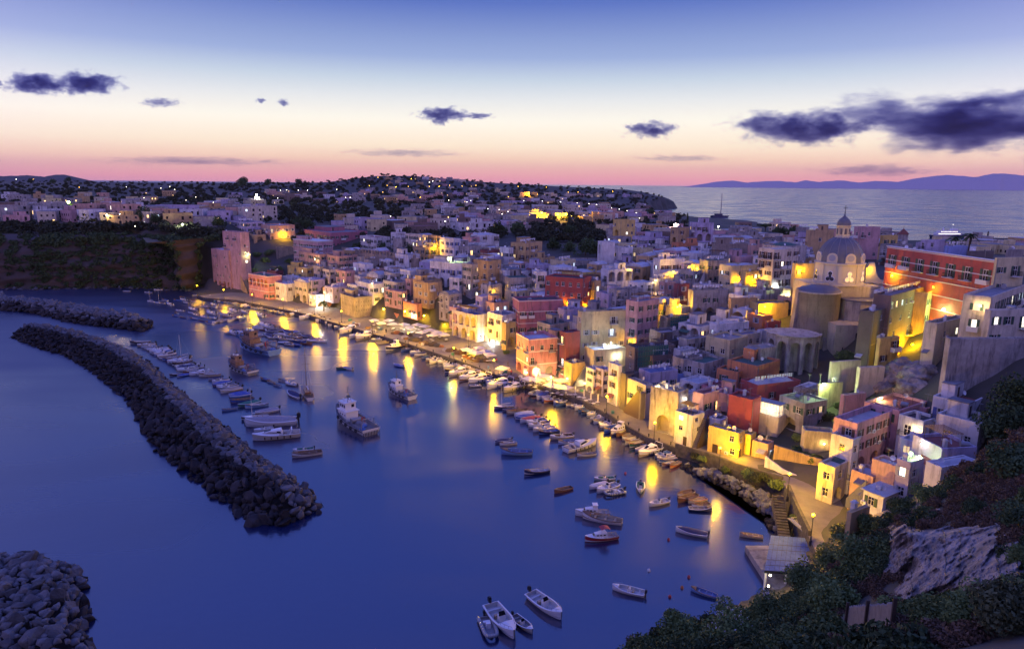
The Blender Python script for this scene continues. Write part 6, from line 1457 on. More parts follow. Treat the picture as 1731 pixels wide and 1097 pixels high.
def ketch():
    b, s = atz(*zp('ZD', 800, 432)), atz(*zp('ZD', 842, 512)); d = Vector((b.x-s.x, b.y-s.y)); L = 12.
    r = empty('sailing_yacht', ((b.x+s.x)/2, (b.y+s.y)/2, 0), math.atan2(d.y, d.x), max(.8, min(1.15, d.length/L))); tag(r, 'classic wooden sailing yacht with tall bare mast in mid harbour', 'sailing boat')
    m, S = hull(L, 3.4, 1.0, 1.7, .62, rim=.15, n=18, floor=.7); m.build('hull', [M_hull['white'], M_hull['wood'], M_inn['wood']], r); foredeck(S, -1.5, crown=.12).build('deck', [M_inn['tan']], r)
    m = MB(); m.box(-2.2, 2.0, -.85, .85, 1.2, 1.75); c = m.build('cabin', [M_hull['wood']], r); m = MB()
    for sg in (-1, 1):
        for k in range(4): m.box(-1.8+k*1.0, -1.3+k*1.0, sg*.86-.012, sg*.86+.012, 1.38, 1.6)
    m.build('cabin_window', [M_screen], c)
    m = MB(); m.tube((.9, 0, 1.2), (.9, 0, 15.5), .13, 8, r2=.06); m.tube((.9, -1.3, 9.8), (.9, 1.3, 9.8), .04, 5); m.build('mast', [M_wood], r)
    m = MB(); m.tube((.7, 0, 2.6), (-4.2, 0, 2.7), .1, 6); m.tube((.6, 0, 2.85), (-4.0, 0, 2.95), .2, 8, 1); m.build('boom', [M_wood, M_tarp['white']], r)
    m = MB()
    for q in ((5.9, 0, 1.7), (-5.8, 0, 1.1), (.6, 1.6, 1.0), (.6, -1.6, 1.0), (-.4, 1.6, 1.0), (-.4, -1.6, 1.0)): m.tube(q, (.9, 0, 15.0), .02, 3)
    m.build('rigging', [M_metal], r); m = MB(); m.tube((-5.2, 0, 1.1), (-5.2, 0, 5.2), .06, 6); m.build('mizzen_mast', [M_wood], r)
ketch()
def distant_vessels():
    p = atz(1216, 368); r = empty('catamaran', (p.x, p.y, 0), .1, 2.0); tag(r, 'dark anchored sailing catamaran with tall mast on the open sea', 'sailing boat')
    for y in (-2.6, 2.6):
        m = MB(); m.add([(-7, y-.7, -.3), (6, y-.7, -.3), (8, y, 1.9), (-7, y-.7, 1.6), (6, y-.7, 1.7), (-7, y+.7, -.3), (6, y+.7, -.3), (-7, y+.7, 1.6), (6, y+.7, 1.7)], [(0, 1, 4, 3), (5, 7, 8, 6), (1, 2, 4), (6, 8, 2), (0, 3, 7, 5), (3, 4, 8, 7), (4, 2, 8)]); m.build('hull', [M_hull['navy']], r)
    m = MB(); m.box(-5.5, 3.2, -3, 3, 1.5, 1.9); m.box(-4, 2, -2, 2, 1.9, 3.5); m.build('cabin', [M_hull['navy']], r); m = MB(); m.tube((1, 0, 1.8), (1, 0, 21), .45, 6, r2=.25); m.tube((.8, 0, 4.6), (-5.5, 0, 4.8), .3, 6); m.build('mast', [M_metal], r)
    m = MB(); m.tube((7.5, 0, 1.8), (1, 0, 20), .05, 3); m.tube((-6.8, 0, 1.8), (1, 0, 20.5), .05, 3); m.build('rigging', [M_metal], r)
    p = atz(1604, 402); r = empty('ferry', (p.x, p.y, 0), .12); tag(r, 'passenger ferry with rows of deck lights gliding past the palm tree', 'ferry')
    m, S = hull(44, 9, 3, 4.6, .9, rim=.3, n=14, floor=2.8, keel=-1); m.build('hull', [M_hull['navy'], M_hull['white'], M_hull['grey']], r); foredeck(S, -20, crown=.1, lift=0).build('deck', [M_hull['grey']], r)
    m = MB(); m.box(-17, 12, -3.6, 3.6, 3.2, 5.6); m.box(-14, 8, -3.2, 3.2, 5.62, 8); m.box(2, 8, -2.8, 2.8, 8.02, 10.2); su = m.build('superstructure', [M_hull['white']], r)
    m = MB()
    for k in range(18): m.box(-16+k*1.5, -15.1+k*1.5, -3.65, -3.61, 4.1, 5.0)
    for k in range(13): m.box(-13+k*1.6, -12.2+k*1.6, -3.25, -3.21, 6.5, 7.3)
    m.build('deck_windows', [M_lit[1]], su); m = MB(); m.tube((3, 0, 10.2), (3, 0, 14.5), .15, 6); m.build('mast', [M_hull['white']], r); m = MB(); m.tube((-8, 0, 8), (-8.6, 0, 11), .9, 10); m.build('funnel', [M_hull['white']], r)
    m = MB(); m.lathe([(0, .45), (.4, .2), (.4, -.2), (0, -.45)], 8); m.build('masthead_light', [M_lit[1]], r, (3, 0, 14.7))
    # harbour mole beyond the palace
    a, b = atz(1668, 407), atz(1800, 409); wall_thing('harbour_mole', [(a.x, a.y), (b.x, b.y)], [-2, -2], [2.6, 2.6], 6, M_quaywall, 'long low harbour mole on the sea at the right', 'breakwater')
    p = atz(1671, 405); m = MB(); m.lathe([(.9, 2.6), (.7, 7), (1.1, 7.1), (1.1, 7.5), (.7, 7.6), (.6, 8.6), (0, 9.2)], 12); o = m.build('harbour_beacon', [M_hull['dark']], None, (p.x, p.y+2, 0)); tag(o, 'small beacon tower on the tip of the harbour mole', 'beacon')
distant_vessels()

# ------------------------------------------------------------------ boulders of the breakwaters
from mathutils import noise as mn
M_boulder = mat('pale_boulder', (.105, .11, .12), .9, var=.8, scale=.9, col2=(.045, .045, .05), randv=.5, bump=.5, bscale=4)
M_wetshade = mat('wet_shaded_boulder', (.036, .034, .036), .75, var=.6, scale=.8, col2=(.012, .011, .012), randv=.4, bump=.5, bscale=4, spec=.2)  # shade painted on seaward boulders, plus damp stone near the waterline
def rock_mesh(seed, n=13):
    g = random.Random(seed); bm = bmesh.new(); sx = (g.uniform(.85, 1.2), g.uniform(.7, 1.0), g.uniform(.6, .85))
    for _ in range(n):
        v = Vector((g.gauss(0, 1), g.gauss(0, 1), g.gauss(0, 1))).normalized()*g.uniform(.48, .62); bm.verts.new((v.x*sx[0], v.y*sx[1], v.z*sx[2]))
    r = bmesh.ops.convex_hull(bm, input=list(bm.verts)); bmesh.ops.delete(bm, geom=[e for e in r['geom_interior'] if isinstance(e, bmesh.types.BMVert)], context='VERTS')
    bmesh.ops.bevel(bm, geom=list(bm.edges), offset=.03, segments=1, affect='EDGES'); bmesh.ops.triangulate(bm, faces=list(bm.faces)); bm.verts.index_update()
    V = [tuple(v.co) for v in bm.verts]; Fc = [tuple(v.index for v in f.verts) for f in bm.faces]; bm.free(); return V, Fc
ROCKV = [rock_mesh(k, 13+k % 3) for k in range(9)]; ROCKL = [rock_mesh(k+20, 9) for k in range(6)]
def rock_me(i, mt, nm):
    m = MB(); m.add(*ROCKV[i]); return m.mesh(nm, [mt])
ROCKME = [rock_me(i, M_boulder, 'boulder') for i in range(7)]; ROCKWETSHADE = [rock_me(i, M_wetshade, 'boulder') for i in range(7)]
def rubble(poly, size, top, wetshade_fn, n_single, name, lab, seed=1, density=1.0, skip=None, base=True, crest=3.0):
    P = np.array([tuple(atz(x, y))[:2] for x, y in poly]); g = random.Random(seed); x0, y0 = P.min(0); x1, y1 = P.max(0)
    def inside(x, y):
        c = False; j = len(P)-1
        for i in range(len(P)):
            if (P[i][1] > y) != (P[j][1] > y) and x < (P[j][0]-P[i][0])*(y-P[i][1])/(P[j][1]-P[i][1])+P[i][0]: c = not c
            j = i
        return c
    loop = list(P)+[P[0]]; st = size*.74/density; items = []
    y = y0
    while y < y1:
        x = x0
        while x < x1:
            a, b = x+g.uniform(-.4, .4)*st, y+g.uniform(-.4, .4)*st
            if inside(a, b):
                d = float(seg_dist(np.array([a]), np.array([b]), loop)[0]); z = min(top, d*top/crest)-.1
                s = size*g.choice([.55, .7, .85, 1.0, 1.1, 1.3, 1.5]) * (1.0 if g.random() < .96 else 1.5)
                items.append((a, b, z+g.uniform(-.2, .3), s))
            x += st
        y += st
    items.sort(key=lambda t: math.hypot(t[0], t[1])/t[3]); singles = items[:n_single]; rest = items[n_single:]
    W = (wetshade_fn if wetshade_fn else (lambda a, b, z: False))
    def rotm(): return Matrix.Rotation(g.uniform(0, 6.3), 3, 'Z') @ Matrix.Rotation(g.uniform(0, 6.3), 3, 'X')
    cnt = [0, 0]; singles.sort(key=lambda t: t[1] if 'curved' in lab else -t[0])
    for (a, b, z, s) in singles:
        me = g.choice(ROCKWETSHADE if W(a, b, z) else ROCKME); o = place('boulder', me, None, (a, b, z)); o.rotation_euler = (g.uniform(0, 6), g.uniform(0, 6), g.uniform(0, 6)); o.scale = (s*g.uniform(.9, 1.25), s*g.uniform(.9, 1.2), s*g.uniform(.8, 1.05))
        wet_shade = W(a, b, z); cnt[wet_shade] += 1; tag(o, ('shade-dark or damp' if wet_shade else 'pale dry')+f' boulder, {ordw(cnt[wet_shade])} from the '+('near tip of the ' if 'curved' in lab else 'right edge of the ')+('long curved breakwater' if 'curved' in lab else 'lower left mound'), 'boulder', ('shade-dark or damp boulders of the ' if wet_shade else 'dry boulders of the ')+lab)
    for wet_shade in (True, False):
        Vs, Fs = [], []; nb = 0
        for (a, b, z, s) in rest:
            if W(a, b, z) != wet_shade: continue
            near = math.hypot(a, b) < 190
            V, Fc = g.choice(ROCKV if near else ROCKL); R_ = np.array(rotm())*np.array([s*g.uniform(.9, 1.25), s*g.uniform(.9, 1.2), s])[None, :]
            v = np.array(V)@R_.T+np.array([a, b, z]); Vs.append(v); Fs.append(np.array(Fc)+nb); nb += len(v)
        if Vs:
            o = place(name, npmesh(name, np.vstack(Vs), np.vstack(Fs), M_wetshade if wet_shade else M_boulder)); tag(o, ('shade-dark or damp' if wet_shade else 'pale dry')+' boulders heaped along the '+lab, 'boulders', kind='stuff')
    # core of the mound under the boulders
    if base:
        m = MB(); n = len(P); c = P.mean(0)
        Q = []
        for i in range(n):
            t = (P[(i+1) % n]-P[i-1]); t = t/np.linalg.norm(t); nn = np.array([-t[1], t[0]])
            if not inside(*(P[i]+nn*.8)): nn = -nn
            Q.append(P[i]+nn*1.5)
        m.add([(p[0], p[1], -2) for p in P]+[(q[0], q[1], .2) for q in Q], [(k, (k+1) % n, (k+1) % n+n, k+n) for k in range(n)]+[tuple(range(n, 2*n))])
        o = m.build(name+'_core', [M_wetshade]); tag(o, 'dark rubble core under the '+lab, 'rubble', kind='stuff')
lb = [(18, 570), (60, 588), (105, 600), (150, 625), (195, 660), (230, 695), (240, 730), (260, 760), (300, 790), (345, 825), (390, 862), (440, 892), (480, 889), (540, 868), (535, 842), (505, 818), (462, 790), (430, 765), (400, 740), (370, 715), (330, 685), (300, 660), (265, 625), (230, 600), (190, 585), (150, 572), (100, 562), (60, 557), (30, 563)]
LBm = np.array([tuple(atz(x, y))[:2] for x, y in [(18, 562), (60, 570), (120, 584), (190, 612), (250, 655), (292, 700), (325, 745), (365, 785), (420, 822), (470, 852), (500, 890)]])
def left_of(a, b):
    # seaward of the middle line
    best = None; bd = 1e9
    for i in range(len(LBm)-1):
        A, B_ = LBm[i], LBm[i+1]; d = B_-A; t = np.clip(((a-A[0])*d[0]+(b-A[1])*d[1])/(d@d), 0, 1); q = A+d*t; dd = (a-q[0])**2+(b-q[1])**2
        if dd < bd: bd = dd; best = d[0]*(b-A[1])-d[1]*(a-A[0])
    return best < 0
rubble(lb, 1.55, 3.6, lambda a, b, z: left_of(a, b) or z < .3, 190, 'breakwater_boulders', 'long curved breakwater', 3, 1.0, crest=5)  # seaward half: its shade is put into the boulder colour; lowest stones damp
rubble([(-60, 508), (0, 511), (60, 516), (120, 524), (200, 538), (240, 543), (262, 552), (240, 561), (180, 554), (120, 546), (60, 531), (0, 524), (-60, 520)], 2.3, 3.6, lambda a, b, z: z < 2.2, 0, 'rear_breakwater_boulders', 'rear breakwater', 4, 1.1, crest=4)
rubble([(-60, 945), (0, 952), (70, 950), (118, 962), (145, 975), (140, 1000), (152, 1040), (146, 1070), (168, 1110), (168, 1150), (-60, 1150)], 1.3, 3.0, lambda a, b, z: z < .25, 100, 'corner_breakwater_boulders', 'mound in the lower left corner', 5, .98, crest=3)
rubble([(1155, 786), (1198, 800), (1257, 822), (1300, 842), (1318, 862), (1330, 900), (1306, 905), (1300, 885), (1282, 862), (1248, 838), (1198, 815), (1163, 797)], 1.2, 1.6, lambda a, b, z: z < .4, 0, 'shore_boulders', 'shore under the near sea wall', 6, 1.25, crest=2.2)

# ------------------------------------------------------------------ vegetation
def leaf_mat(name, c, c2, var=.5):
    m = mat(name, c, .75, var=.8, scale=.45, col2=c2, randv=.3, spec=.15); return m
M_leaf = leaf_mat('leaves_green', (.15, .21, .07), (.06, .095, .035)); M_leafd = leaf_mat('leaves_dark', (.07, .11, .045), (.032, .05, .022))
M_dry = leaf_mat('dry_brush', (.21, .14, .09), (.10, .07, .045)); M_leaf2 = leaf_mat('leaves_olive', (.085, .10, .045), (.04, .05, .024)); M_far = leaf_mat('far_wood_leaves', (.055, .065, .035), (.028, .034, .02))
M_bark = mat('bark', (.07, .05, .035), .9, var=.5, scale=3); M_flower = mat('white_flowers', (.6, .55, .58), .7)
def cloud(n, R, size, seed, lumps=9, flat=1.0, hollow=.55):
    r = np.random.RandomState(seed); L = r.normal(size=(lumps, 3)); L /= np.linalg.norm(L, axis=1)[:, None]; L *= r.uniform(.25, .72, (lumps, 1)); L[:, 2] = np.abs(L[:, 2])*1.0-.15
    lr = r.uniform(.26, .50, lumps); k = r.randint(0, lumps, n); d = r.normal(size=(n, 3)); d /= np.linalg.norm(d, axis=1)[:, None]
    c = L[k]+d*(lr[k]*r.uniform(hollow, 1.08, n)**.7)[:, None]; c = c*np.array([R, R, R*flat])
    a = r.normal(size=(n, 3)); a = a-d*(a*d).sum(1)[:, None]*.5; a /= np.linalg.norm(a, axis=1)[:, None]; b = np.cross(a, r.normal(size=(n, 3))); b /= np.linalg.norm(b, axis=1)[:, None]
    s = size*r.uniform(.6, 1.4, (n, 1)); V = np.stack([c-a*s-b*s*.45, c+a*s*.2-b*s*.6, c+a*s+b*s*.45, c-a*s*.2+b*s*.6], 1).reshape(-1, 3)
    return V, np.arange(4*n).reshape(n, 4)
def umbrella_cloud(n, R, size, seed):
    V, Fq = cloud(n, R, size, seed, 12, .28); return V, Fq
def trunk(h, r, seed, spread=1.0):
    g = random.Random(seed); m = MB(); p = Vector((0, 0, -.5)); q = Vector((g.uniform(-.2, .2)*h*.3, g.uniform(-.2, .2)*h*.3, h*.55)); m.tube(p, q, r, 7, r2=r*.65)
    for k in range(5):
        a = g.uniform(0, 6.3); e = q+Vector((math.cos(a)*spread*h*.28, math.sin(a)*spread*h*.28, h*g.uniform(.2, .4))); m.tube(q-Vector((0, 0, h*.1*k*.4)), e, r*.5, 5, r2=r*.15)
    return m
TREE = {}
def tree_mesh(kind, i):
    k = (kind, i)
    if k in TREE: return TREE[k]
    if kind == 'broad': V, Fq = cloud(900, 1.0, .085, 10+i, 13); mt = M_leafd
    if kind == 'pine': V, Fq = umbrella_cloud(800, 1.0, .075, 30+i); mt = M_leafd
    if kind == 'near': V, Fq = cloud(3600, 1.0, .05, 50+i, 18); mt = M_leaf
    if kind == 'bush': V, Fq = cloud(1300, 1.0, .075, 70+i, 10, .75); mt = M_leaf
    if kind == 'cyp':
        V, Fq = cloud(500, 1.0, .1, 90+i, 10, 1); V = V*np.array([.35, .35, 2.2])+np.array([0, 0, 1.0])
    if kind == 'cyp': mt = M_leafd
    TREE[k] = npmesh('crown', V, Fq, mt); return TREE[k]
TRUNK = trunk(1, .05, 1).mesh('trunk', [M_bark]); 
def tree(kind, p, R, th, name, label, mt=None, i=None, cat='tree', group=None):
    g = random.Random(int(p[0]*7+p[1]*3)); r = empty(name, p, g.uniform(0, 6)); tag(r, label, cat, group)
    i = g.randint(0, 3) if i is None else i
    cz_ = th+R*(.25 if kind != 'pine' else .1)
    place('crown', tree_mesh(kind, i), r, (0, 0, cz_), 0, R, mat=mt)
    if th > .4: place('trunk', TRUNK, r, (0, 0, 0), 0, (max(.6, R*.9)*1.4,)*2+(cz_+R*.2,))
    return r
def palm(p, h, name, label):
    r = empty(name, p, 0); tag(r, label, 'palm tree'); m = MB(); m.tube((0, 0, -1), (.2, 0, h), .28, 8, r2=.2); m.build('trunk', [M_bark], r); m = MB(); g = random.Random(3)
    for k in range(26):
        a = k*2.4; el = g.uniform(-.4, 1.1); pr = Vector((.2, 0, h)); L = g.uniform(2.4, 3.2); w = .34
        for j in range(6):
            t = (j+1)/6; q = Vector((.2+math.cos(a)*L*t*math.cos(el*(1-.3*t)), math.sin(a)*L*t*math.cos(el*(1-.3*t)), h+L*t*math.sin(el)-1.6*t*t)); s = Vector((-math.sin(a), math.cos(a), 0))*w*(1-abs(t-.5))
            m.quad(pr-s, q-s, q, pr); m.quad(pr, q, q+s-Vector((0, 0, .1)), pr+s-Vector((0, 0, .1))); pr = q
    m.build('fronds', [M_leafd], r); return r
def ground_at(px, py, h=0): return locate(px, py, h)
def vegetation():
    g = random.Random(77)
    # the far woods: one mass covering the country between the houses
    protoV = [cloud(95, 1.0, .20, 200+k, 7, .8) for k in range(6)]; P = []
    for k in range(9000):
        if len(P) >= 2700: break
        px = g.uniform(-20, 1160); py = 294+118*g.random()**1.1
        if px > 1040 and py < 322+ (px-1040)*.3 : pass
        p = locate(px, py, 0)
        if p.y < 300 or p.y > 2300 or not in_land(np.array([p.x]), np.array([p.y]))[0]: continue
        inorch = any(((px-a)/c)**2+((py-b)/d)**2 < 1 for a, b, c, d in ORCH)
        R = g.uniform(2.6, 4.4)*(1 if p.y < 700 else 1.3)
        if overlap(p.x, p.y, R*.5): continue
        if any(a < p.x < b and c < p.y < d for a, b, c, d in []): continue
        if not inorch:
            # keep view of houses: skip when a house stands just behind within a few metres
            if any(abs(p.x-hx) < hr and 0 < hy-p.y < 26 for hx, hy, hr in HOUSES): continue
            if p.y < 520 and px > 440 and g.random() < .55: continue
        P.append((p.x, p.y, R))
    for band, (lo, hi), nm, lb in ((0, (0, 560), 'orchard_woods', 'dark orchards and gardens between the houses behind the village'), (1, (560, 5000), 'far_woods', 'dark woods covering the far island country and its hill')):
        Q = [q for q in P if lo <= q[1] < hi]; Vs, Fs = [], []; nb = 0; Z = height(np.array([q[0] for q in Q]), np.array([q[1] for q in Q]))
        for (x, y, R), z in zip(Q, Z):
            V, Fq = protoV[g.randint(0, 5)]; a = g.uniform(0, 6.3); c, s = math.cos(a), math.sin(a); v = V@np.array([[c, s, 0], [-s, c, 0], [0, 0, 1]])*np.array([R, R, R*g.uniform(.7, 1.1)])+np.array([x, y, z+R*.55]); Vs.append(v); Fs.append(Fq+nb); nb += len(v)
        if Vs: tag(place(nm, npmesh(nm, np.vstack(Vs), np.vstack(Fs), M_far)), lb, 'woods', kind='stuff')
    # single trees one can tell apart
    S = [('Z1', 905, 470, 6.5, 3, 'broad', 'tallest dark tree standing before the left cliff town'), ('Z1', 1010, 475, 5.5, 2, 'broad', 'round dark tree right of the tallest cliff town tree'), ('Z1', 960, 480, 4.5, 2, 'broad', 'lower tree squeezed between the two big cliff town trees'), ('Z1', 520, 470, 4, 2, 'broad', 'dark tree on the cliff edge below the lit fan window'),
         ('Z1', 130, 430, 5, 2, 'broad', 'leftmost round tree on the cliff top'), ('Z1', 360, 410, 3, 3, 'cyp', 'slim araucaria like tree before the pale cliff houses'), ('Z1', 1240, 445, 4, 1, 'broad', 'small dark tree in front of the long pale villa'), ('Z1', 1350, 500, 5, 2, 'broad', 'tree at the cliff end beside the long lilac house'),
         ('Z1', 935, 335, 7, 5, 'pine', 'flat topped umbrella pine among the cliff town roofs'), ('Z1', 1185, 345, 6, 5, 'pine', 'umbrella pine beside the lit wall on the plateau'), ('Z1', 190, 225, 9, 5, 'broad', 'broad dark tree on the left skyline'), ('Z1', 425, 220, 10, 6, 'broad', 'highest tree on the left skyline'), ('Z1', 325, 225, 9, 4, 'broad', 'second broad tree on the left skyline'), ('Z1', 1500, 245, 11, 6, 'broad', 'broad pine right of the skyline bell tower'),
         ('Z2', 300, 165, 11, 6, 'broad', 'rounded tree group standing on the sea horizon'), ('Z2', 450, 170, 9, 6, 'broad', 'tree breaking the sea horizon right of the rounded group'), ('Z2', 640, 165, 9, 5, 'broad', 'tree on the horizon at the foot of the far hill'), ('Z2', 900, 395, 6, 3, 'broad', 'round tree in the dark garden left of the magenta palace'), ('Z2', 640, 425, 5.5, 2, 'broad', 'dark tree right behind the lit salmon house'), ('Z2', 700, 430, 5, 2, 'broad', 'second dark tree behind the lit salmon house'),
         ('Z2', 1000, 560, 3.5, 1, 'broad', 'dark tree behind the left end of the crenellated wall'), ('Z2', 1150, 560, 3.5, 1, 'broad', 'dark tree behind the middle of the crenellated wall'), ('Z2', 1260, 570, 3.8, 1, 'broad', 'dark tree in front of the cream crest houses'), ('Z2', 1330, 585, 3.5, 1, 'broad', 'dark tree below the orange crest lamp'), ('Z2', 1400, 590, 3, 1, 'broad', 'last dark tree of the crenellated garden'),
         ('Z3', 660, 440, 6, 2, 'broad', 'big dark tree at the left edge of the orchard'), ('Z3', 780, 430, 6, 2, 'broad', 'dark tree in the upper orchard'), ('Z3', 1210, 560, 6, 2, 'broad', 'tallest rounded tree in the right of the orchard'), ('Z3', 1120, 440, 5, 2, 'broad', 'tree behind the lone white cube house'), ('Z3', 1000, 520, 4.5, 1, 'broad', 'low orchard tree before the garden wall'), ('Z3', 1100, 530, 4, 1, 'broad', 'second low orchard tree before the garden wall'), ('Z3', 425, 280, 6, 3, 'broad', 'round tree left of the yellow lit square beyond the crest'),
         ('Z4', 655, 215, 3, 3, 'cyp', 'single cypress against the sea on the skyline'), ('Z4', 395, 145, 7, 5, 'pine', 'dark pine where the lamp lit road meets the sea'), ('Z4', 1190, 250, 6.5, 4, 'pine', 'flat domed pine against the sea left of the dome'), ('Z4', 1290, 300, 6, 3, 'broad', 'broad tree against the sea left of the dome'), ('Z4', 1370, 305, 6, 3, 'broad', 'rightmost broad tree against the sea before the dome'), ('Z4', 1115, 300, 4, 2, 'broad', 'small tree left of the flat domed pine'), ('Z4', 700, 310, 4, 2, 'broad', 'tree beneath the star bright skyline lamp'), ('Z4', 780, 300, 4, 2, 'broad', 'tree in front of the lilac skyline house'), ('Z4', 395, 260, 4.5, 2, 'broad', 'tree right of the yellow lit villa'), ('Z4', 30, 430, 5, 2, 'broad', 'dark tree at the orchard corner left of the loggia house'),
         ('Z2', 520, 690, 3.2, .5, 'bush', 'green shrubs on the slope over the pink quay house'), ('Z2', 430, 640, 3.4, .6, 'bush', 'bushy tree on the terraced slope beside the long stairway'), ('Z2', 370, 700, 3.0, .5, 'bush', 'bush at the head of the stairway'), ('Z2', 470, 590, 3.6, .6, 'bush', 'shrub below the plateau retaining bastion'), ('Z2', 380, 600, 3.2, .5, 'bush', 'shrub beside the lit terrace of the upper pink house'), ('Z2', 580, 640, 3, .5, 'bush', 'shrub right under the retaining bastion'), ('Z2', 330, 760, 2.6, .3, 'bush', 'low shrub above the quay stairway foot'), ('Z2', 300, 690, 2.8, .3, 'bush', 'hanging shrub against the side of the tall pink corner house')]
    for Z, X, Y, R, th, kd, lb in S:
        px, py = zp(Z, X, Y); p = locate(px, py, 0); tree(kd, (p.x, p.y, p.z-.2), R, th, {'broad': 'tree', 'pine': 'umbrella_pine', 'cyp': 'cypress_tree', 'bush': 'shrub'}[kd], lb, cat='shrub' if kd == 'bush' else 'tree')
    p = aty(1640, 399, 205); palm((p.x, p.y, p.z-8), 8, 'palm_tree', 'palm tree silhouetted against the sea over the red palace')
    p = aty(*zp('Z5', 1150, 300), 225); palm((p.x, p.y, p.z-5), 5, 'palm_tree', 'small palm left of the tall one behind the palace')
    for X, Y, lb in ((1560, 520, 'small palm on the quay beside the white flood light'), (1700, 620, 'second small palm at the restaurant corner')):
        pass
    p = atz(*zp('Z6', 205, 545), 1.5); tree('bush', (p.x, p.y, 1.5), 1.5, .3, 'potted_bush', 'green bush before the yellow quay house corner', cat='shrub')
    p = atz(*zp('Z9', 1590, 555), 1.5); palm((p.x, p.y, 1.5), 3.6, 'palm_tree', 'little palm on the quay in front of the white flood light')
    # garden plants
    n = 0
    for Z, X, Y, R, lb in [('Z7', 1110, 620, 2.4, 'dark bush in the upper corner of the vegetable garden'), ('Z7', 1200, 610, 2.0, 'bush below the green lit terrace'), ('Z7', 1000, 840, 1.7, 'bush left in the walled vegetable garden'), ('Z7', 1130, 900, 1.8, 'bush in the middle of the walled vegetable garden'), ('Z7', 1010, 750, 1.6, 'dark shrub beside the mural wall'), ('Z7', 1060, 860, 1.4, 'small shrub behind the ribbed yellow wall'),
                         ('Z7', 1180, 480, 1.3, 'small plant on the green lit terrace'), ('Z7', 1280, 530, 1.2, 'small plant at the right end of the green lit terrace'), ('Z7', 1350, 200, 3.0, 'large dark shrub at the foot of the church base'), ('Z7', 1500, 170, 2.6, 'tall climbing shrub beside the yellow ramp'), ('Z7', 1440, 460, 1.0, 'shrub by the steps of the pink terrace'), ('Z7', 300, 880, 1.5, 'lit bush growing on the sea wall by the lamp'), ('Z7', 345, 890, 1.2, 'second bush growing on the sea wall'), ('Z7', 505, 970, 1.3, 'bush hanging over the sea wall ledge'),
                         ('Z7', 680, 1000, 1.8, 'dark green bush left on the overgrown sea wall'), ('Z7', 760, 1040, 2.0, 'yellow lit bush in the middle of the overgrown sea wall'), ('Z7', 840, 1075, 1.9, 'bush at the lamp end of the overgrown sea wall'), ('ZG', 640, 230, 1.7, 'bush on the corner of the sea wall under the lamp'), ('ZG', 700, 380, 1.2, 'weeds beside the water steps'), ('Z8', 235, 905, 1.0, 'potted shrub by the wall of the little square'), ('ZF', 680, 960, 2.0, 'climbing plant on the decayed tower wall')]:
        px, py = zp(Z, X, Y); p = locate(px, py, 0); p0 = p
        tree('bush', (p.x, p.y, p.z), R*1.1, .2, 'shrub', lb, mt=M_leaf2 if 'lit' in lb else None, cat='shrub')
vegetation()

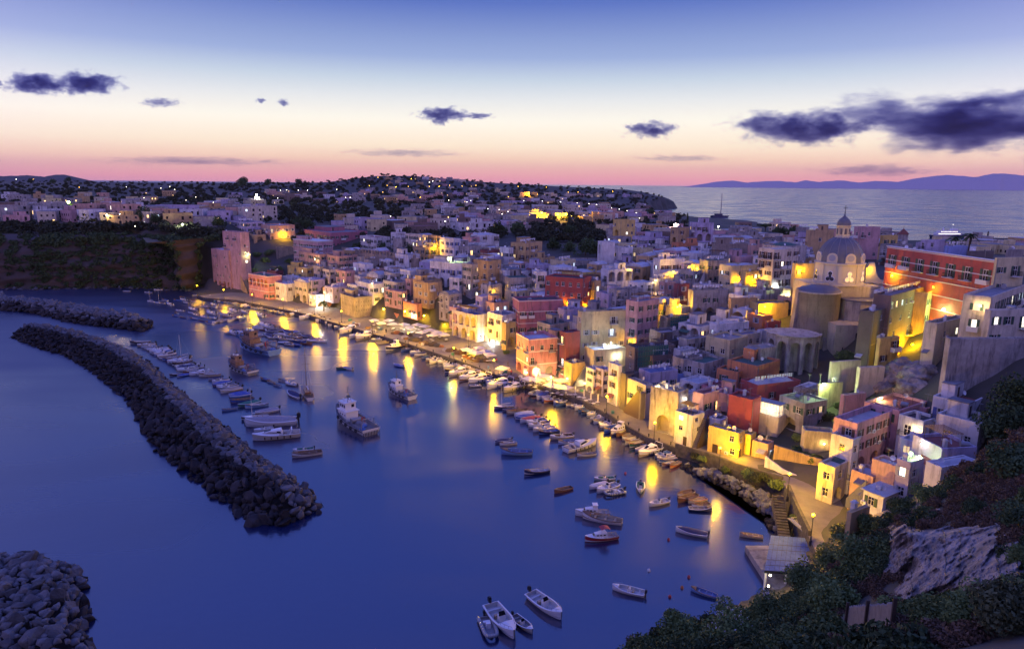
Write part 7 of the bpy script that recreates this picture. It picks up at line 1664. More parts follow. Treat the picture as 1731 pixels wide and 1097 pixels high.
# ------------------------------------------------------------------ cliff on the far side of the bay
def cliff():
    pts = [(-700, 296), (-520, 316), (-400, 326)]+[tuple(atz(x, y)[:2]) for x, y in [(-40, 490), (0, 489), (60, 490), (120, 488), (200, 487), (290, 490), (325, 492)]]+[(-166, 345), (-160, 380)]
    P = np.array(pts); seg = np.hypot(*(P[1:]-P[:-1]).T); cum = np.concatenate([[0], np.cumsum(seg)]); nu, nv = 330, 60; V = []
    for i in range(nu):
        s = cum[-1]*i/(nu-1); x = np.interp(s, cum, P[:, 0]); y = np.interp(s, cum, P[:, 1]); j = min(len(P)-2, int(np.searchsorted(cum, s, 'right')-1)); t = (P[j+1]-P[j])/seg[j]; n = np.array([-t[1], t[0]])
        top = 24+3*mn.noise(Vector((s*.02, 3, 0)))+2*mn.noise(Vector((s*.08, 7, 0)))
        for k in range(nv):
            v = k/(nv-1); v, xo = min(1, v/.86), max(0, v-.86)/.14*16; z = -1+(top+1)*v+xo*.12; off = xo+1.0+9*v**1.3+3.2*mn.noise(Vector((s*.035, z*.06, 1)))+2.0*mn.noise(Vector((s*.10, z*.22, 5)))+1.0*mn.noise(Vector((s*.35, z*.5, 9)))+.8*math.sin(z*.9+2*mn.noise(Vector((s*.05, z*.1, 2))))
            V.append((x+n[0]*off, y+n[1]*off, z))
    idx = np.arange(nu*nv).reshape(nu, nv); Q = np.stack([idx[:-1, :-1], idx[1:, :-1], idx[1:, 1:], idx[:-1, 1:]], -1).reshape(-1, 4)
    o = place('cliff', npmesh('cliff', np.array(V), Q, M_rockdark, False)); tag(o, kind='structure')
    # scrub hanging over it
    g = random.Random(4); VA = np.array(V).reshape(nu, nv, 3); pv = [cloud(110, 1.0, .17, 300+k, 7, .9) for k in range(5)]; Vs, Fs = [], []; nb = 0
    for k in range(3400):
        i = g.randrange(nu-1) if g.random() < .86 else g.randrange(nu-70, nu-1); v = max(.06, min(.99, g.random()**.75))
        if i < nu-70 and mn.noise(Vector((i*.05, v*2.4, 8))) < -.22 and v < .72: continue
        p = VA[i, int(v*.99*(nv-1))]; R = g.uniform(1.5, 3.4)*(1.15 if v > .8 else .75); a = g.uniform(0, 6.3); c, s = math.cos(a), math.sin(a); W = pv[g.randint(0, 4)]
        vv = W[0]@np.array([[c, s, 0], [-s, c, 0], [0, 0, 1]])*R+p+np.array([0, -.4, .3]); Vs.append(vv); Fs.append(W[1]+nb); nb += len(vv)
    tag(place('cliff_scrub', npmesh('cliff_scrub', np.vstack(Vs), np.vstack(Fs), M_leafd)), 'dark scrub and bushes overgrowing the cliff', 'scrub', kind='stuff')
    # boulders at its foot
    Vs, Fs = [], []; nb = 0
    for k in range(320):
        s = g.uniform(140, cum[-1]-15); x = np.interp(s, cum, P[:, 0]); y = np.interp(s, cum, P[:, 1]); V_, F_ = g.choice(ROCKL); q = g.uniform(.8, 2.8); vv = np.array(V_)*q+np.array([x+g.uniform(-2, 2), y+g.uniform(-2.5, 2), g.uniform(-.2, .5)]); Vs.append(vv); Fs.append(np.array(F_)+nb); nb += len(vv)
    tag(place('cliff_foot_boulders', npmesh('cliff_foot_boulders', np.vstack(Vs), np.vstack(Fs), M_boulder)), 'boulders lying at the foot of the dark cliff', 'boulders', kind='stuff')
cliff()

# ------------------------------------------------------------------ near hillside
M_tuff = mat('pale_tuff', (.33, .29, .27), .95, var=.9, scale=.5, col2=(.09, .08, .075), stain=.5, bump=1.0, bscale=1.6)
def hillside():
    g = random.Random(8)
    # rock face
    nu, nv = 150, 100; V = []; nrm = Vector((-.45, -.75, .45)).normalized()
    for i in range(nu):
        for j in range(nv):
            u, v = i/(nu-1), j/(nv-1); p = locate_near(1465+270*u+18*(1-v), 1045-185*v); q = p*.3; e = min(u, 1-u, v, 1-v)-.07+.30*mn.noise(q*.6)+.12*mn.noise(q*2)
            b = 3.2*max(-1.5, min(1, e*5))+.8*mn.noise(q)+1.5*abs(mn.noise(q*2.3+Vector((3, 0, 0))))+.7*mn.noise(q*5)+.35*mn.noise(q*13)+.14*mn.noise(q*30)+.3*math.sin(p.z*2.6+4*mn.noise(q))
            V.append(tuple(p+nrm*b))
    idx = np.arange(nu*nv).reshape(nu, nv); Q = np.stack([idx[:-1, :-1], idx[1:, :-1], idx[1:, 1:], idx[:-1, 1:]], -1).reshape(-1, 4)
    o = place('rocky_bluff', npmesh('rocky_bluff', np.array(V), Q, M_tuff, False)); tag(o, 'bare pale layered rock face under safety netting on the hillside', 'rock face')
    VA = np.array(V).reshape(nu, nv, 3); m = MB()
    for i in (30, 59, 72, 105, 122):
        for j in range(10, nv-10, 3): m.tube(VA[i+j//9, j]+np.array([0, -.12, .1]), VA[i+(j+3)//9, j+3]+np.array([0, -.12, .1]), .03, 4)
    for j in ():
        for i in range(5, nu-8, 3): m.tube(VA[i, j]+np.array([0, -.12, .1]), VA[i+3, j]+np.array([0, -.12, .1]), .02, 4)
    o = m.build('safety_net_cables', [M_iron]); tag(o, 'dark steel safety cables strung over the bare rock face', 'cables')
    # undergrowth
    kinds = {'green_undergrowth': (M_leaf, 'green'), 'dark_undergrowth': (M_leafd, 'dark green'), 'dry_undergrowth': (M_dry, 'dry reddish brown')}
    pv = [cloud(620, 1.0, .085, 400+k, 9, .75) for k in range(5)]; acc = {k: ([], [], 0) for k in kinds}
    xs, ys = [], []
    for k in range(6400):
        px, py = g.uniform(1060, 1760), g.uniform(650, 1130)
        # only below the silhouette of the slope
        lim = np.interp(px, [1060, 1150, 1230, 1300, 1375, 1440, 1500, 1560, 1600, 1640, 1700, 1760], [1085, 1065, 1040, 1030, 985, 920, 880, 855, 815, 745, 690, 640])
        if py < lim+3: continue
        xs.append(px); ys.append(py)
    for px, py in zip(xs, ys):
        p = locate_near(px, py)
        if p is None or p.y < 14 or not in_land(np.array([p.x]), np.array([p.y]))[0]: continue
        if 1425 < px < 1512 and 1015 < py < 1090: continue
        inrock = 1495 < px < 1700 and 895 < py < 1020
        if inrock and g.random() < .965: continue
        if g.random() > min(1, (p.y/70)**2*1.3+.12): continue
        q = p*.09; nz = mn.noise(Vector((q.x, q.y, 0)))+ (.18 if px < 1420 else -.08)
        kd = 'green_undergrowth' if nz > .08 else ('dark_undergrowth' if nz > -.08 else 'dry_undergrowth')
        if px > 1560 and py < 900 and g.random() < .5: kd = 'dry_undergrowth'
        R = g.uniform(.8, 1.7) if kd != 'dry_undergrowth' else g.uniform(.6, 1.2)
        if p.y < 46: R *= .62
        W = pv[g.randint(0, 4)]; a = g.uniform(0, 6.3); c, s = math.cos(a), math.sin(a); vv = W[0]@np.array([[c, s, 0], [-s, c, 0], [0, 0, 1]])*np.array([R, R, R*g.uniform(.7, 1.3)])+np.array(p)+np.array([0, 0, R*.2])
        A = acc[kd]; A[0].append(vv); A[1].append(W[1]+A[2]); acc[kd] = (A[0], A[1], A[2]+len(vv))
    for k, (mt, c) in kinds.items():
        if acc[k][0]: tag(place(k, npmesh(k, np.vstack(acc[k][0]), np.vstack(acc[k][1]), mt)), c+' undergrowth covering the near hillside', 'undergrowth', kind='stuff'); print(k, len(acc[k][0]))
    S = [(1150, 1082, 3.0, 'rounded green bush at the water end of the hillside'), (1235, 1062, 2.6, 'green shrub left of the blue roofed shed'), (1300, 1050, 2.4, 'green shrub directly below the blue roofed shed'), (1365, 1000, 2.8, 'leafy tree beside the shed terrace'), (1395, 960, 2.6, 'leafy tree over the shed corner'), (1430, 925, 2.7, 'leafy tree below the little square'), (1470, 900, 2.4, 'leafy tree in front of the small white house'), (1450, 960, 2.8, 'big leafy bush in the middle of the slope'), (1400, 1040, 2.8, 'big leafy bush left of the wooden fence'),
         (1520, 868, 2.2, 'green bush at the foot of the lilac houses'), (1560, 850, 2.0, 'green bush under the vaulted white roof'), (1690, 745, 4.6, 'tallest dark tree on the right edge above the hillside'), (1725, 700, 4.4, 'dark tree behind the tallest one at the right edge'), (1705, 810, 3.2, 'dark prickly pear thicket below the right edge tree'), (1655, 1068, 1.0, 'green bush right below the bare rock face'), (1590, 1072, .9, 'agave like bush under the bare rock face'), (1715, 1075, 1.1, 'feathery bush in the lower right corner'), (1722, 895, 1.9, 'dark leafy bush right of the bare rock face')]
    for px, py, R, lb in S:
        p = locate_near(px, py)
        if p is None: continue
        tree('near', (p.x, p.y, p.z-.2), R, R*.35, 'leafy_tree' if 'tree' in lb else 'bush', lb, mt=M_leafd if 'dark' in lb else (M_leaf2 if 'feathery' in lb else None), cat='tree' if 'tree' in lb else 'bush')
    S = [(1498, 1035, 1.3, 'low green bush at the lower left edge of the bare bluff'), (1640, 872, 1.5, 'dark bush hanging over the top of the bare bluff'), (1560, 875, 1.3, 'small bush at the upper left edge of the bare bluff'), (1712, 955, 1.3, 'bush at the right edge of the bare bluff'), (1690, 1030, 1.0, 'green bush at the lower right corner of the bare bluff'), (1600, 1030, .9, 'little bush under the middle of the bare bluff'), (1545, 950, .7, 'tuft growing on the left face of the bare bluff'), (1640, 940, .6, 'tuft growing in the middle of the bare bluff')]
    for px, py, R, lb in S:
        p = locate_near(px, py); tree('near', (p.x-.5, p.y-1.2, p.z+.6), R, .1, 'bush', lb, mt=M_leafd if 'dark' in lb else None, cat='bush')
    # oleander with white flowers
    p = locate_near(1232, 1085); r = tree('near', (p.x, p.y, p.z-.2), 2.6, .8, 'oleander', 'oleander covered with white blossom at the bottom of the slope', cat='bush')
    V, Fq = cloud(420, 2.75, .07, 999, 14, 1.0, .98); place('blossom', npmesh('blossom', V, Fq, M_flower), r, (0, 0, 1.5))
    # weathered plank fence
    a, b = locate_near(1430, 1064), locate_near(1508, 1072); r = empty('plank_fence', (a.x, a.y, a.z)); tag(r, 'weathered grey plank fence panel half sunk in the hillside bushes', 'fence'); d = Vector((b.x-a.x, b.y-a.y, b.z-a.z)); L = math.hypot(d.x, d.y); u = Vector((d.x, d.y, 0))/L; m = MB(); n = int(L/.16); h = 1.15
    for k in range(n):
        q = u*(k*L/n); z = d.z*k/n; w = u*(L/n*.9); t = Vector((-u.y, u.x, 0))*.03; hh = h*g.uniform(.96, 1.02); v = [q, q+w, q+w+t, q+t]; m.add([(c.x, c.y, z-.3) for c in v]+[(c.x, c.y, z+hh) for c in v], [(0, 1, 5, 4), (1, 2, 6, 5), (2, 3, 7, 6), (3, 0, 4, 7), (4, 5, 6, 7)])
    m.build('planks', [mat('weathered_planks', (.23, .20, .18), .9, var=.6, scale=3)], r)
    m = MB()
    for k in (0, .5, 1): q = u*(L*k)+Vector((-u.y, u.x, 0))*-.06; m = MB(); m.box(q.x-.06, q.x+.06, q.y-.06, q.y+.0, d.z*k-.4, d.z*k+h+.15); m.build('fence_post', [M_bark], r)
def locate_near(px, py):
    d = ray(px, py); Ys = np.arange(10, 130, .4); t = Ys/d[1]; X = d[0]*t; Z = CAMH+d[2]*t; G = hraw(X, Ys); k = np.where(Z <= G)[0]
    return Vector((X[k[0]], Ys[k[0]], G[k[0]])) if len(k) else None
hillside()

def outcrops():
    for i, (X, Y, Y_, R, lb) in enumerate(((570, 250, 131, 3.4, 'left bare rock outcrop under the yellow ramp'), (650, 235, 129, 4.2, 'largest bare rock outcrop lit orange beneath the tower house'), (735, 260, 126, 4.0, 'bare rock outcrop right under the porch house'), (690, 315, 121, 3.0, 'low bare rock outcrop above the pink terrace'), (530, 300, 127, 2.6, 'small bare rock outcrop beside the cream ramp wall'))):
        p = locate(*zp('Z8', X, Y), 0); bm = bmesh.new(); bmesh.ops.create_icosphere(bm, subdivisions=4, radius=R)
        for v in bm.verts: q = v.co*.5+Vector((i*9, 0, 0)); v.co *= 1+.35*mn.noise(q)+.14*mn.noise(q*3); v.co.z *= .8
        me = bpy.data.meshes.new('rock_outcrop'); bm.to_mesh(me); bm.free(); me.materials.append(M_tuff); tag(place('rock_outcrop', me, None, (p.x, p.y, p.z-.2)), lb, 'rock')
        tree('bush', (p.x+R*.7, p.y-R*.6, p.z), 1.2, .2, 'shrub', 'shrub growing beside the '+lb, cat='shrub')
outcrops()
def shed():
    # boat house with corrugated blue grey roof below the slope
    A, B, C_, D = aty(1303, 906, 94), aty(1370, 911, 95.5), aty(1366, 970, 86), aty(1292, 966, 85)
    r = empty('boat_shed', (A.x, D.y, 0)); o = Vector((A.x, D.y, 0)); tag(r, 'waterside shed with quilted blue grey roof and lit white posts', 'shed'); m = MB(); n = 9; k_ = 7
    def P(u, v): return (A*(1-u)+B*u)*(1-v)+(D*(1-u)+C_*u)*v-o
    for i in range(n):
        for j in range(k_):
            u0, u1, v0, v1 = i/n, (i+.94)/n, j/k_, (j+.94)/k_; z = Vector((0, 0, .16+.03*((i*3+j*5) % 3))); m.add([P(u0, v0)+z, P(u1, v0)+z, P(u1, v1)+z, P(u0, v1)+z], [(0, 1, 2, 3)])
    m.add([P(0, 0), P(1, 0), P(1, 1), P(0, 1)]+[P(*q)-Vector((0, 0, .2)) for q in ((0, 0), (1, 0), (1, 1), (0, 1))], [(0, 1, 2, 3), (0, 4, 5, 1), (1, 5, 6, 2), (2, 6, 7, 3), (3, 7, 4, 0)], 1)
    m.build('roof', [mat('shed_roof', (.12, .18, .42), .95, var=.5, scale=1.6, bump=.4, spec=.05), M_iron], r)
    m = MB()
    for u, v in ((.03, .97), (.97, .97), (.03, .5), (.97, .5), (.03, .05), (.97, .05), (.5, .97)):
        p = P(u, v); m.box(p.x-.12, p.x+.12, p.y-.12, p.y+.12, .3, p.z-.2)
    m.build('posts', [M_white], r); m = MB(); p, q = P(.05, .35), P(.95, .35); m.box(p.x, q.x, p.y, p.y+.15, .5, min(p.z, q.z)-.3); m.build('wall', [M_white], r)
    m = MB(); x0, x1 = P(0, 1).x+1.2, P(1, 1).x+.5; m.box(x0, x1, P(0, 1).y-.6, p.y+5, -.5, 1.0); m.build('platform', [wall_mat('grey')], r)
    for i, (x, y) in enumerate(((1302, 972), (1299, 990))):
        L = aty(x, y, 83.5-i); e = empty('shed_lamp', L); tag(e, ('upper' if i == 0 else 'lower')+' small white lamp at the corner post of the waterside shed', 'lamp'); lampbulb(e, .14, (1., .8, .45), 90)
    # low flat roof beside the water
    q = [aty(*c) for c in ((1236, 1022, 78), (1300, 1040, 75), (1292, 1062, 71), (1222, 1044, 73))]; m = MB(); m.add([tuple(p) for p in q]+[(p.x, p.y, 0) for p in q], [(0, 1, 2, 3), (0, 1, 5, 4), (1, 2, 6, 5), (2, 3, 7, 6), (3, 0, 4, 7)]); o = m.build('pump_house', [wall_mat('grey')]); tag(o, 'low flat concrete roof at the water edge below the shed', 'hut')
    for i, (x, y, Y) in enumerate(((1292, 1010, 80), (1294, 1020, 79))):
        p = aty(x, y, Y); d_ = place('satellite_dish', ME_dish, None, (p.x, p.y, p.z-1), .6-i*.3, 1.7); tag(d_, ('upper' if i == 0 else 'lower')+' white satellite dish behind the waterside shed', 'satellite dish')
    p = aty(1395, 905, 96); make_house(p.x-2.6, p.y, p.z, .15, 5.5, 5, 3.2, 'white', shed=True, win=.5, label='white annex with gabled roof tucked behind the waterside shed', hut=False, rnd_clutter=0, seed=3)
def lampbulb(parent, r, col, power, name='bulb', es=30, light=True):
    key = ('bulb', tuple(col), es)
    if key not in MATS: MATS[key] = mat(f'lamp_glow_{len(MATS)}', (1, 1, 1), .5, emit=col, es=es); MATS[key].cycles.emission_sampling = 'NONE'
    m = MB(); m.lathe([(0.001, r), (r*.7, r*.7), (r, 0), (r*.7, -r*.7), (0.001, -r)], 10); b = m.build(name, [MATS[key]], parent, smooth=True)
    if light:
        l = bpy.data.lights.new('lamp_light', 'POINT'); l.energy = power; l.color = col; l.shadow_soft_size = r; lo = bpy.data.objects.new('lamp_light', l); COL.objects.link(lo); lo.parent = parent
        b.visible_shadow = False
    return b
shed()

# ------------------------------------------------------------------ quay life: parasols, tables, nets, people, lamps
ORG = (1., .51, .0); YEL = (1., .58, .02); WHT = (1., .95, .80); COO = (.82, .95, 1.); GRN = (.72, 1., .35); WRM = (1., .68, .28)
def parasol_proto(closed=False):
    r = empty('parasol'); m = MB(); m.tube((0, 0, 0), (0, 0, 2.75), .045, 6); m.box(-.35, .35, -.35, .35, 0, .08); m.build('pole', [M_metal], r)
    m = MB()
    if closed: m.lathe([(.08, 2.8), (.16, 2.4), (.2, 1.6), (.17, 1.0), (.05, .95)], 8)
    else:
        A = [(-1.6, -1.6), (1.6, -1.6), (1.6, 1.6), (-1.6, 1.6)]
        for k in range(4): a, b = A[k], A[(k+1) % 4]; m.add([(a[0], a[1], 2.2), (b[0], b[1], 2.2), (0, 0, 2.85)], [(0, 1, 2)]); m.quad((a[0], a[1], 2.0), (b[0], b[1], 2.0), (b[0], b[1], 2.2), (a[0], a[1], 2.2))
    m.build('canopy', [mat('parasol_cloth', (.68, .64, .56), .8, var=.25, scale=1.5)], r); return r
def table_proto():
    r = empty('cafe_table'); m = MB(); m.box(-.45, .45, -.45, .45, .71, .75); m.build('tabletop', [mat('table_cloth', (.66, .64, .60), .7)], r); m = MB(); m.tube((0, 0, 0), (0, 0, .71), .04, 6); m.box(-.25, .25, -.25, .25, 0, .04); m.build('pedestal', [M_iron], r)
    c = empty('cafe_chair', (5, 0, 0)); m = MB(); m.box(-.21, .21, -.21, .21, .42, .46); m.build('seat', [M_wood], c); m = MB(); m.box(-.21, .21, .17, .21, .55, .9); m.build('backrest', [M_wood], c)
    for x in (-.19, .19):
        for y in (-.19, .19): m = MB(); m.tube((x, y, 0), (x, y, .42 if y < 0 else .88), .018, 4); m.build('leg', [M_iron], c)
    return r, c
def person_proto():
    r = empty('person'); me = bpy.data.meshes.new('body'); P_ = [(0, 0, .95), (0, 0, 1.15), (0, 0, 1.38), (0, 0, 1.5), (0, -.01, 1.62), (0, -.01, 1.72), (-.19, 0, 1.40), (-.25, -.02, 1.12), (-.24, -.12, .88), (.19, 0, 1.40), (.25, -.02, 1.12), (.22, -.14, .90), (-.1, 0, .88), (-.11, -.02, .48), (-.12, .02, .06), (-.12, -.14, .03), (.1, 0, .88), (.11, -.05, .48), (.12, 0, .06), (.12, -.16, .03)]
    E_ = [(0, 1), (1, 2), (2, 3), (3, 4), (4, 5), (2, 6), (6, 7), (7, 8), (2, 9), (9, 10), (10, 11), (0, 12), (12, 13), (13, 14), (14, 15), (0, 16), (16, 17), (17, 18), (18, 19)]
    R_ = [.14, .13, .15, .055, .09, .07, .055, .042, .034, .055, .042, .034, .085, .06, .042, .035, .085, .06, .042, .035]
    me.from_pydata(P_, E_, []); b = place('body', me, r); me.materials.append(mat('skin', (.42, .26, .19), .6)); m = b.modifiers.new('skin', 'SKIN'); 
    for v, q in zip(me.skin_vertices[0].data, R_): v.radius = (q, q)
    me.skin_vertices[0].data[0].use_root = True; s = b.modifiers.new('s', 'SUBSURF'); s.levels = 1; s.render_levels = 1
    m = MB(); m.lathe([(.17, .93), (.19, 1.0), (.17, 1.15), (.21, 1.36), (.12, 1.46), (.07, 1.48)], 12); m.v = [(x*1.1, y*.78, z) for x, y, z in m.v]
    for s_ in (-1, 1): m.tube((s_*.18, 0, 1.42), (s_*.265, -.02, 1.14), .075, 8, r2=.065)
    m.build('shirt', [mat('shirt_white', (.6, .58, .56), .8)], r, smooth=True); m = MB()
    for s_ in (-1, 1): m.tube((s_*.09, 0, .98), (s_*.11, -.03, .5), .12, 8, r2=.085); m.tube((s_*.11, -.03, .5), (s_*.12, 0, .1), .085, 8, r2=.06)
    m.build('trousers', [mat('trousers_dark', (.04, .045, .07), .8)], r, smooth=True); m = MB(); m.lathe([(.06, 1.57), (.105, 1.62), (.11, 1.7), (.075, 1.77), (0, 1.79)], 10, 0, 0, .025); m.build('hair', [M_bark], r, smooth=True); return r
def quay_life():
    g = random.Random(3)
    pp, pc = parasol_proto(), parasol_proto(True); used = [False, False]; tb, ch = table_proto(); u2 = [False, False]; groups = {}
    def put(proto_, i, p, rz, used_): 
        o = proto_ if not used_[i] else copy_tree(proto_); used_[i] = True; o.location = p; o.rotation_euler = (0, 0, rz); return o
    PA = [('Z2', [(1105, 985), (1150, 1003), (1195, 985), (1222, 1008)], 'lit yellow by the street lamp'), ('Z2', [(1290, 1010), (1330, 1030), (1375, 1012), (1420, 1022)], 'under the bright white lamps'), ('Z2', [(1400, 1058), (1450, 1045), (1495, 1058), (1538, 1072), (1470, 1075)], 'of the middle restaurant'), ('ZC', [(1195, 520), (1245, 532), (1300, 508), (1340, 535), (1385, 560), (1275, 548)], 'before the white balconied restaurant'), ('Z6', [(180, 620), (345, 683), (392, 690), (440, 668), (480, 722), (525, 730), (570, 738), (545, 695)], 'around the pink arcade house')]
    for Z, L_, nm in PA:
        made = []
        for x, y in L_:
            p = atz(*zp(Z, x, y), QZ+2.7); p.z = QZ+.03; rz = g.uniform(.3, 1.1); made.append(put(pp, 0, p, rz, used))
            for k in range(2):
                q = (p.x+g.uniform(-1.1, 1.1), p.y+g.uniform(-1.6, -.2)-k*.9, QZ+.03); t = put(tb, 0, q, rz, u2); tag(t, 'small square cafe table beneath the restaurant parasols', 'table', 'cafe tables on the quay')
                for s_ in (-1, 1): c = put(ch, 1, (q[0]+s_*.7, q[1]+.05, q[2]), -s_*math.pi/2, u2); tag(c, 'little wooden chair at a cafe table on the quay', 'chair', 'cafe chairs on the quay')
        for o in made: tag(o, 'x', 'parasol')
        number(made, 'cream square parasol, {n} from left of those '+nm, group='cream square parasols on the quay')
    made = []
    for x, y in ((632, 752), (686, 770), (728, 788), (772, 800)):
        p = atz(*zp('Z6', x, y), QZ+2.4); p.z = QZ+.03; made.append(put(pc, 1, p, 0, used)); tag(made[-1], 'x', 'parasol')
        for k in range(2): q = (p.x-1.2+k*1.1, p.y+g.uniform(-1, 1), QZ+.03); t = put(tb, 0, q, .5, u2); tag(t, 'bare cafe table on the empty terrace beside the folded parasols', 'table', 'tables of the empty terrace')
    number(made, 'folded parasol, {n} from left on the empty quay terrace', group='folded parasols')
    bl = []
    for i in range(2, 18):
        a, b = quay_edge[i], quay_edge[i+1]
        for t in (.2, .7): q = PAVE[0][i]*(1-t)+PAVE[0][i+1]*t+PAVE[1][i]*.9; m = MB() if not bl else None; m and (m.lathe([(.16, 0), (.13, .1), (.12, .45), (.2, .5), (.2, .6), (0.001, .66)], 10)); o = m.build('bollard', [M_iron]) if m else bl[0].copy(); bl or None; (COL.objects.link(o) if not m else None); o.location = (q.x, q.y, QZ+.03); tag(o, 'x', 'bollard'); bl.append(o)
    number(bl, 'black iron mooring bollard, {n} from left along the quay edge', group='mooring bollards')
    cr = []
    for k in range(26):
        i = g.randrange(5, 17); t = g.random(); q = PAVE[0][i]*(1-t)+PAVE[0][i+1]*t+PAVE[1][i]*g.uniform(1.6, 7.5); m = MB(); w_, h_ = g.uniform(.4, .9), g.uniform(.35, .8); m.box(-w_, w_, -w_*.6, w_*.6, 0, h_); m.box(-w_-.03, w_+.03, -w_*.6-.03, w_*.6+.03, h_+.003, h_+.06); ck = g.choice(['blue', 'white', 'wood', 'tan', 'green'])
        o = m.build('fish_crate', [M_inn[ck]], None, (q.x, q.y, QZ+.03), g.uniform(0, 3)); tag(o, 'x', 'crate'); o['_d0'] = {'wood': 'wooden', 'tan': 'tan'}.get(ck, ck); cr.append(o)
    number(cr, '{d} lidded fishing crate, {n} from left on the quay', group='fishing crates on the quay')
    made = []; cols = [(.11, .06, .045), (.07, .05, .045), (.30, .12, .05), (.42, .40, .38), (.05, .05, .07), (.14, .09, .06)]; cn = ['brown', 'dark', 'orange', 'whitish', 'black', 'tan']
    for k in range(24):
        t = k/23; x = 600+(1350-600)*t; y = 418+(655-418)*t-g.uniform(4, 34); p = atz(*zp('ZC', x, y), QZ); ci = g.choice([0, 0, 1, 1, 2, 3, 4, 5]); m = MB(); R = g.uniform(.9, 1.7); h = R*g.uniform(.6, .85)
        m.lathe([(R, 0), (R*.98, h*.35), (R*.75, h*.75), (R*.4, h*.97), (0.001, h)], 14); m.v = [(a*(1+.18*mn.noise(Vector((a, b, k)))), b*(1+.18*mn.noise(Vector((b, a, k+5)))), c*(1+.25*mn.noise(Vector((a*1.5, b*1.5, k))))) for a, b, c in m.v]
        o = m.build('net_heap', [mat('fishing_net_'+cn[ci], cols[ci], .95, var=.8, scale=4, bump=.8, bscale=9)], None, (p.x, p.y, QZ+.02), g.uniform(0, 3), True); tag(o, 'x', 'net heap'); o['_d0'] = cn[ci]; made.append(o)
    number(made, '{d} heap of fishing net, {n} from left along the quay', group='fishing net heaps along the quay')
    pr = person_proto(); up = [False]; mats_ = [mat('shirt_white', (0, 0, 0)), mat('shirt_red', (.4, .05, .05), .8), mat('shirt_blue', (.06, .1, .3), .8), mat('shirt_black', (.03, .03, .03), .8)]
    for Z, x, y, z, s_, lb in [('Z6', 215, 590, QZ+1.7, 3, 'dark dressed person walking on the quay by the yellow house corner'), ('Z6', 235, 640, QZ+1.7, 1, 'person in red beside the lone parasol on the quay'), ('Z6', 575, 770, QZ+1.7, 0, 'person in a white shirt at the edge of the lit restaurant tables'), ('Z6', 300, 700, QZ+1.7, 2, 'person in blue before the pink arcade'), ('Z2', 1440, 1085, QZ+1.7, 0, 'person in white standing by the middle restaurant tables'), ('Z2', 1180, 1045, QZ+1.7, 3, 'person in black near the yellow lit parasols'), ('ZC', 1160, 590, QZ+1.7, 0, 'person in white at the net heaps'), ('ZC', 1440, 600, QZ+1.7, 1, 'person in red right of the balconied restaurant')]:
        p = atz(*zp(Z, x, y), z); o = pr if not up[0] else copy_tree(pr); up[0] = True; o.location = (p.x, p.y, QZ+.03); o.rotation_euler = (0, 0, g.uniform(0, 6)); tag(o, lb, 'person')
        for c in o.children:
            if c.name.startswith('shirt'): c.material_slots[0].link = 'OBJECT'; c.material_slots[0].material = mats_[s_]
def street_lamps():
    made = []
    for x, y, gz in [(333, 483, 1.5), (378, 490, 1.5), (426, 498, 1.5), (478, 506, 1.5), (531, 514, 1.5), (577, 526, 1.5), (629, 543, 1.5), (690, 563, 1.5), (767, 588, 1.5), (835, 609, 1.5), (792, 566, 1.5), (934, 639, 1.5), (1026, 670, 1.5), (1107, 714, 1.5), (1218, 757, 2.0), (1335, 801, 3.7), (1375, 870, 3.8)]:
        p = atz(x, y, gz+4.4); r = empty('street_lamp', (p.x, p.y, gz)); tag(r, 'x', 'street lamp'); m = MB(); m.tube((0, 0, -.6), (0, 0, 4.1), .08, 8, r2=.05); m.lathe([(.22, -.4), (.22, .3), (.12, .45), (.08, .9)], 10); m.lathe([(.05, 4.0), (.2, 4.1), (.22, 4.18)], 10); m.build('post', [M_iron], r)
        e = empty('lantern', (0, 0, 4.4)); e.parent = r; lampbulb(e, .2, ORG, 3500 if x < 385 else 11500 if y < 650 else (7000 if y < 780 else 9500 if y < 850 else 6000), 'glass_globe', 40); made.append(r)
    number(made, 'lit orange globe street lamp, {n} from left along the quay', group='globe street lamps along the quay')
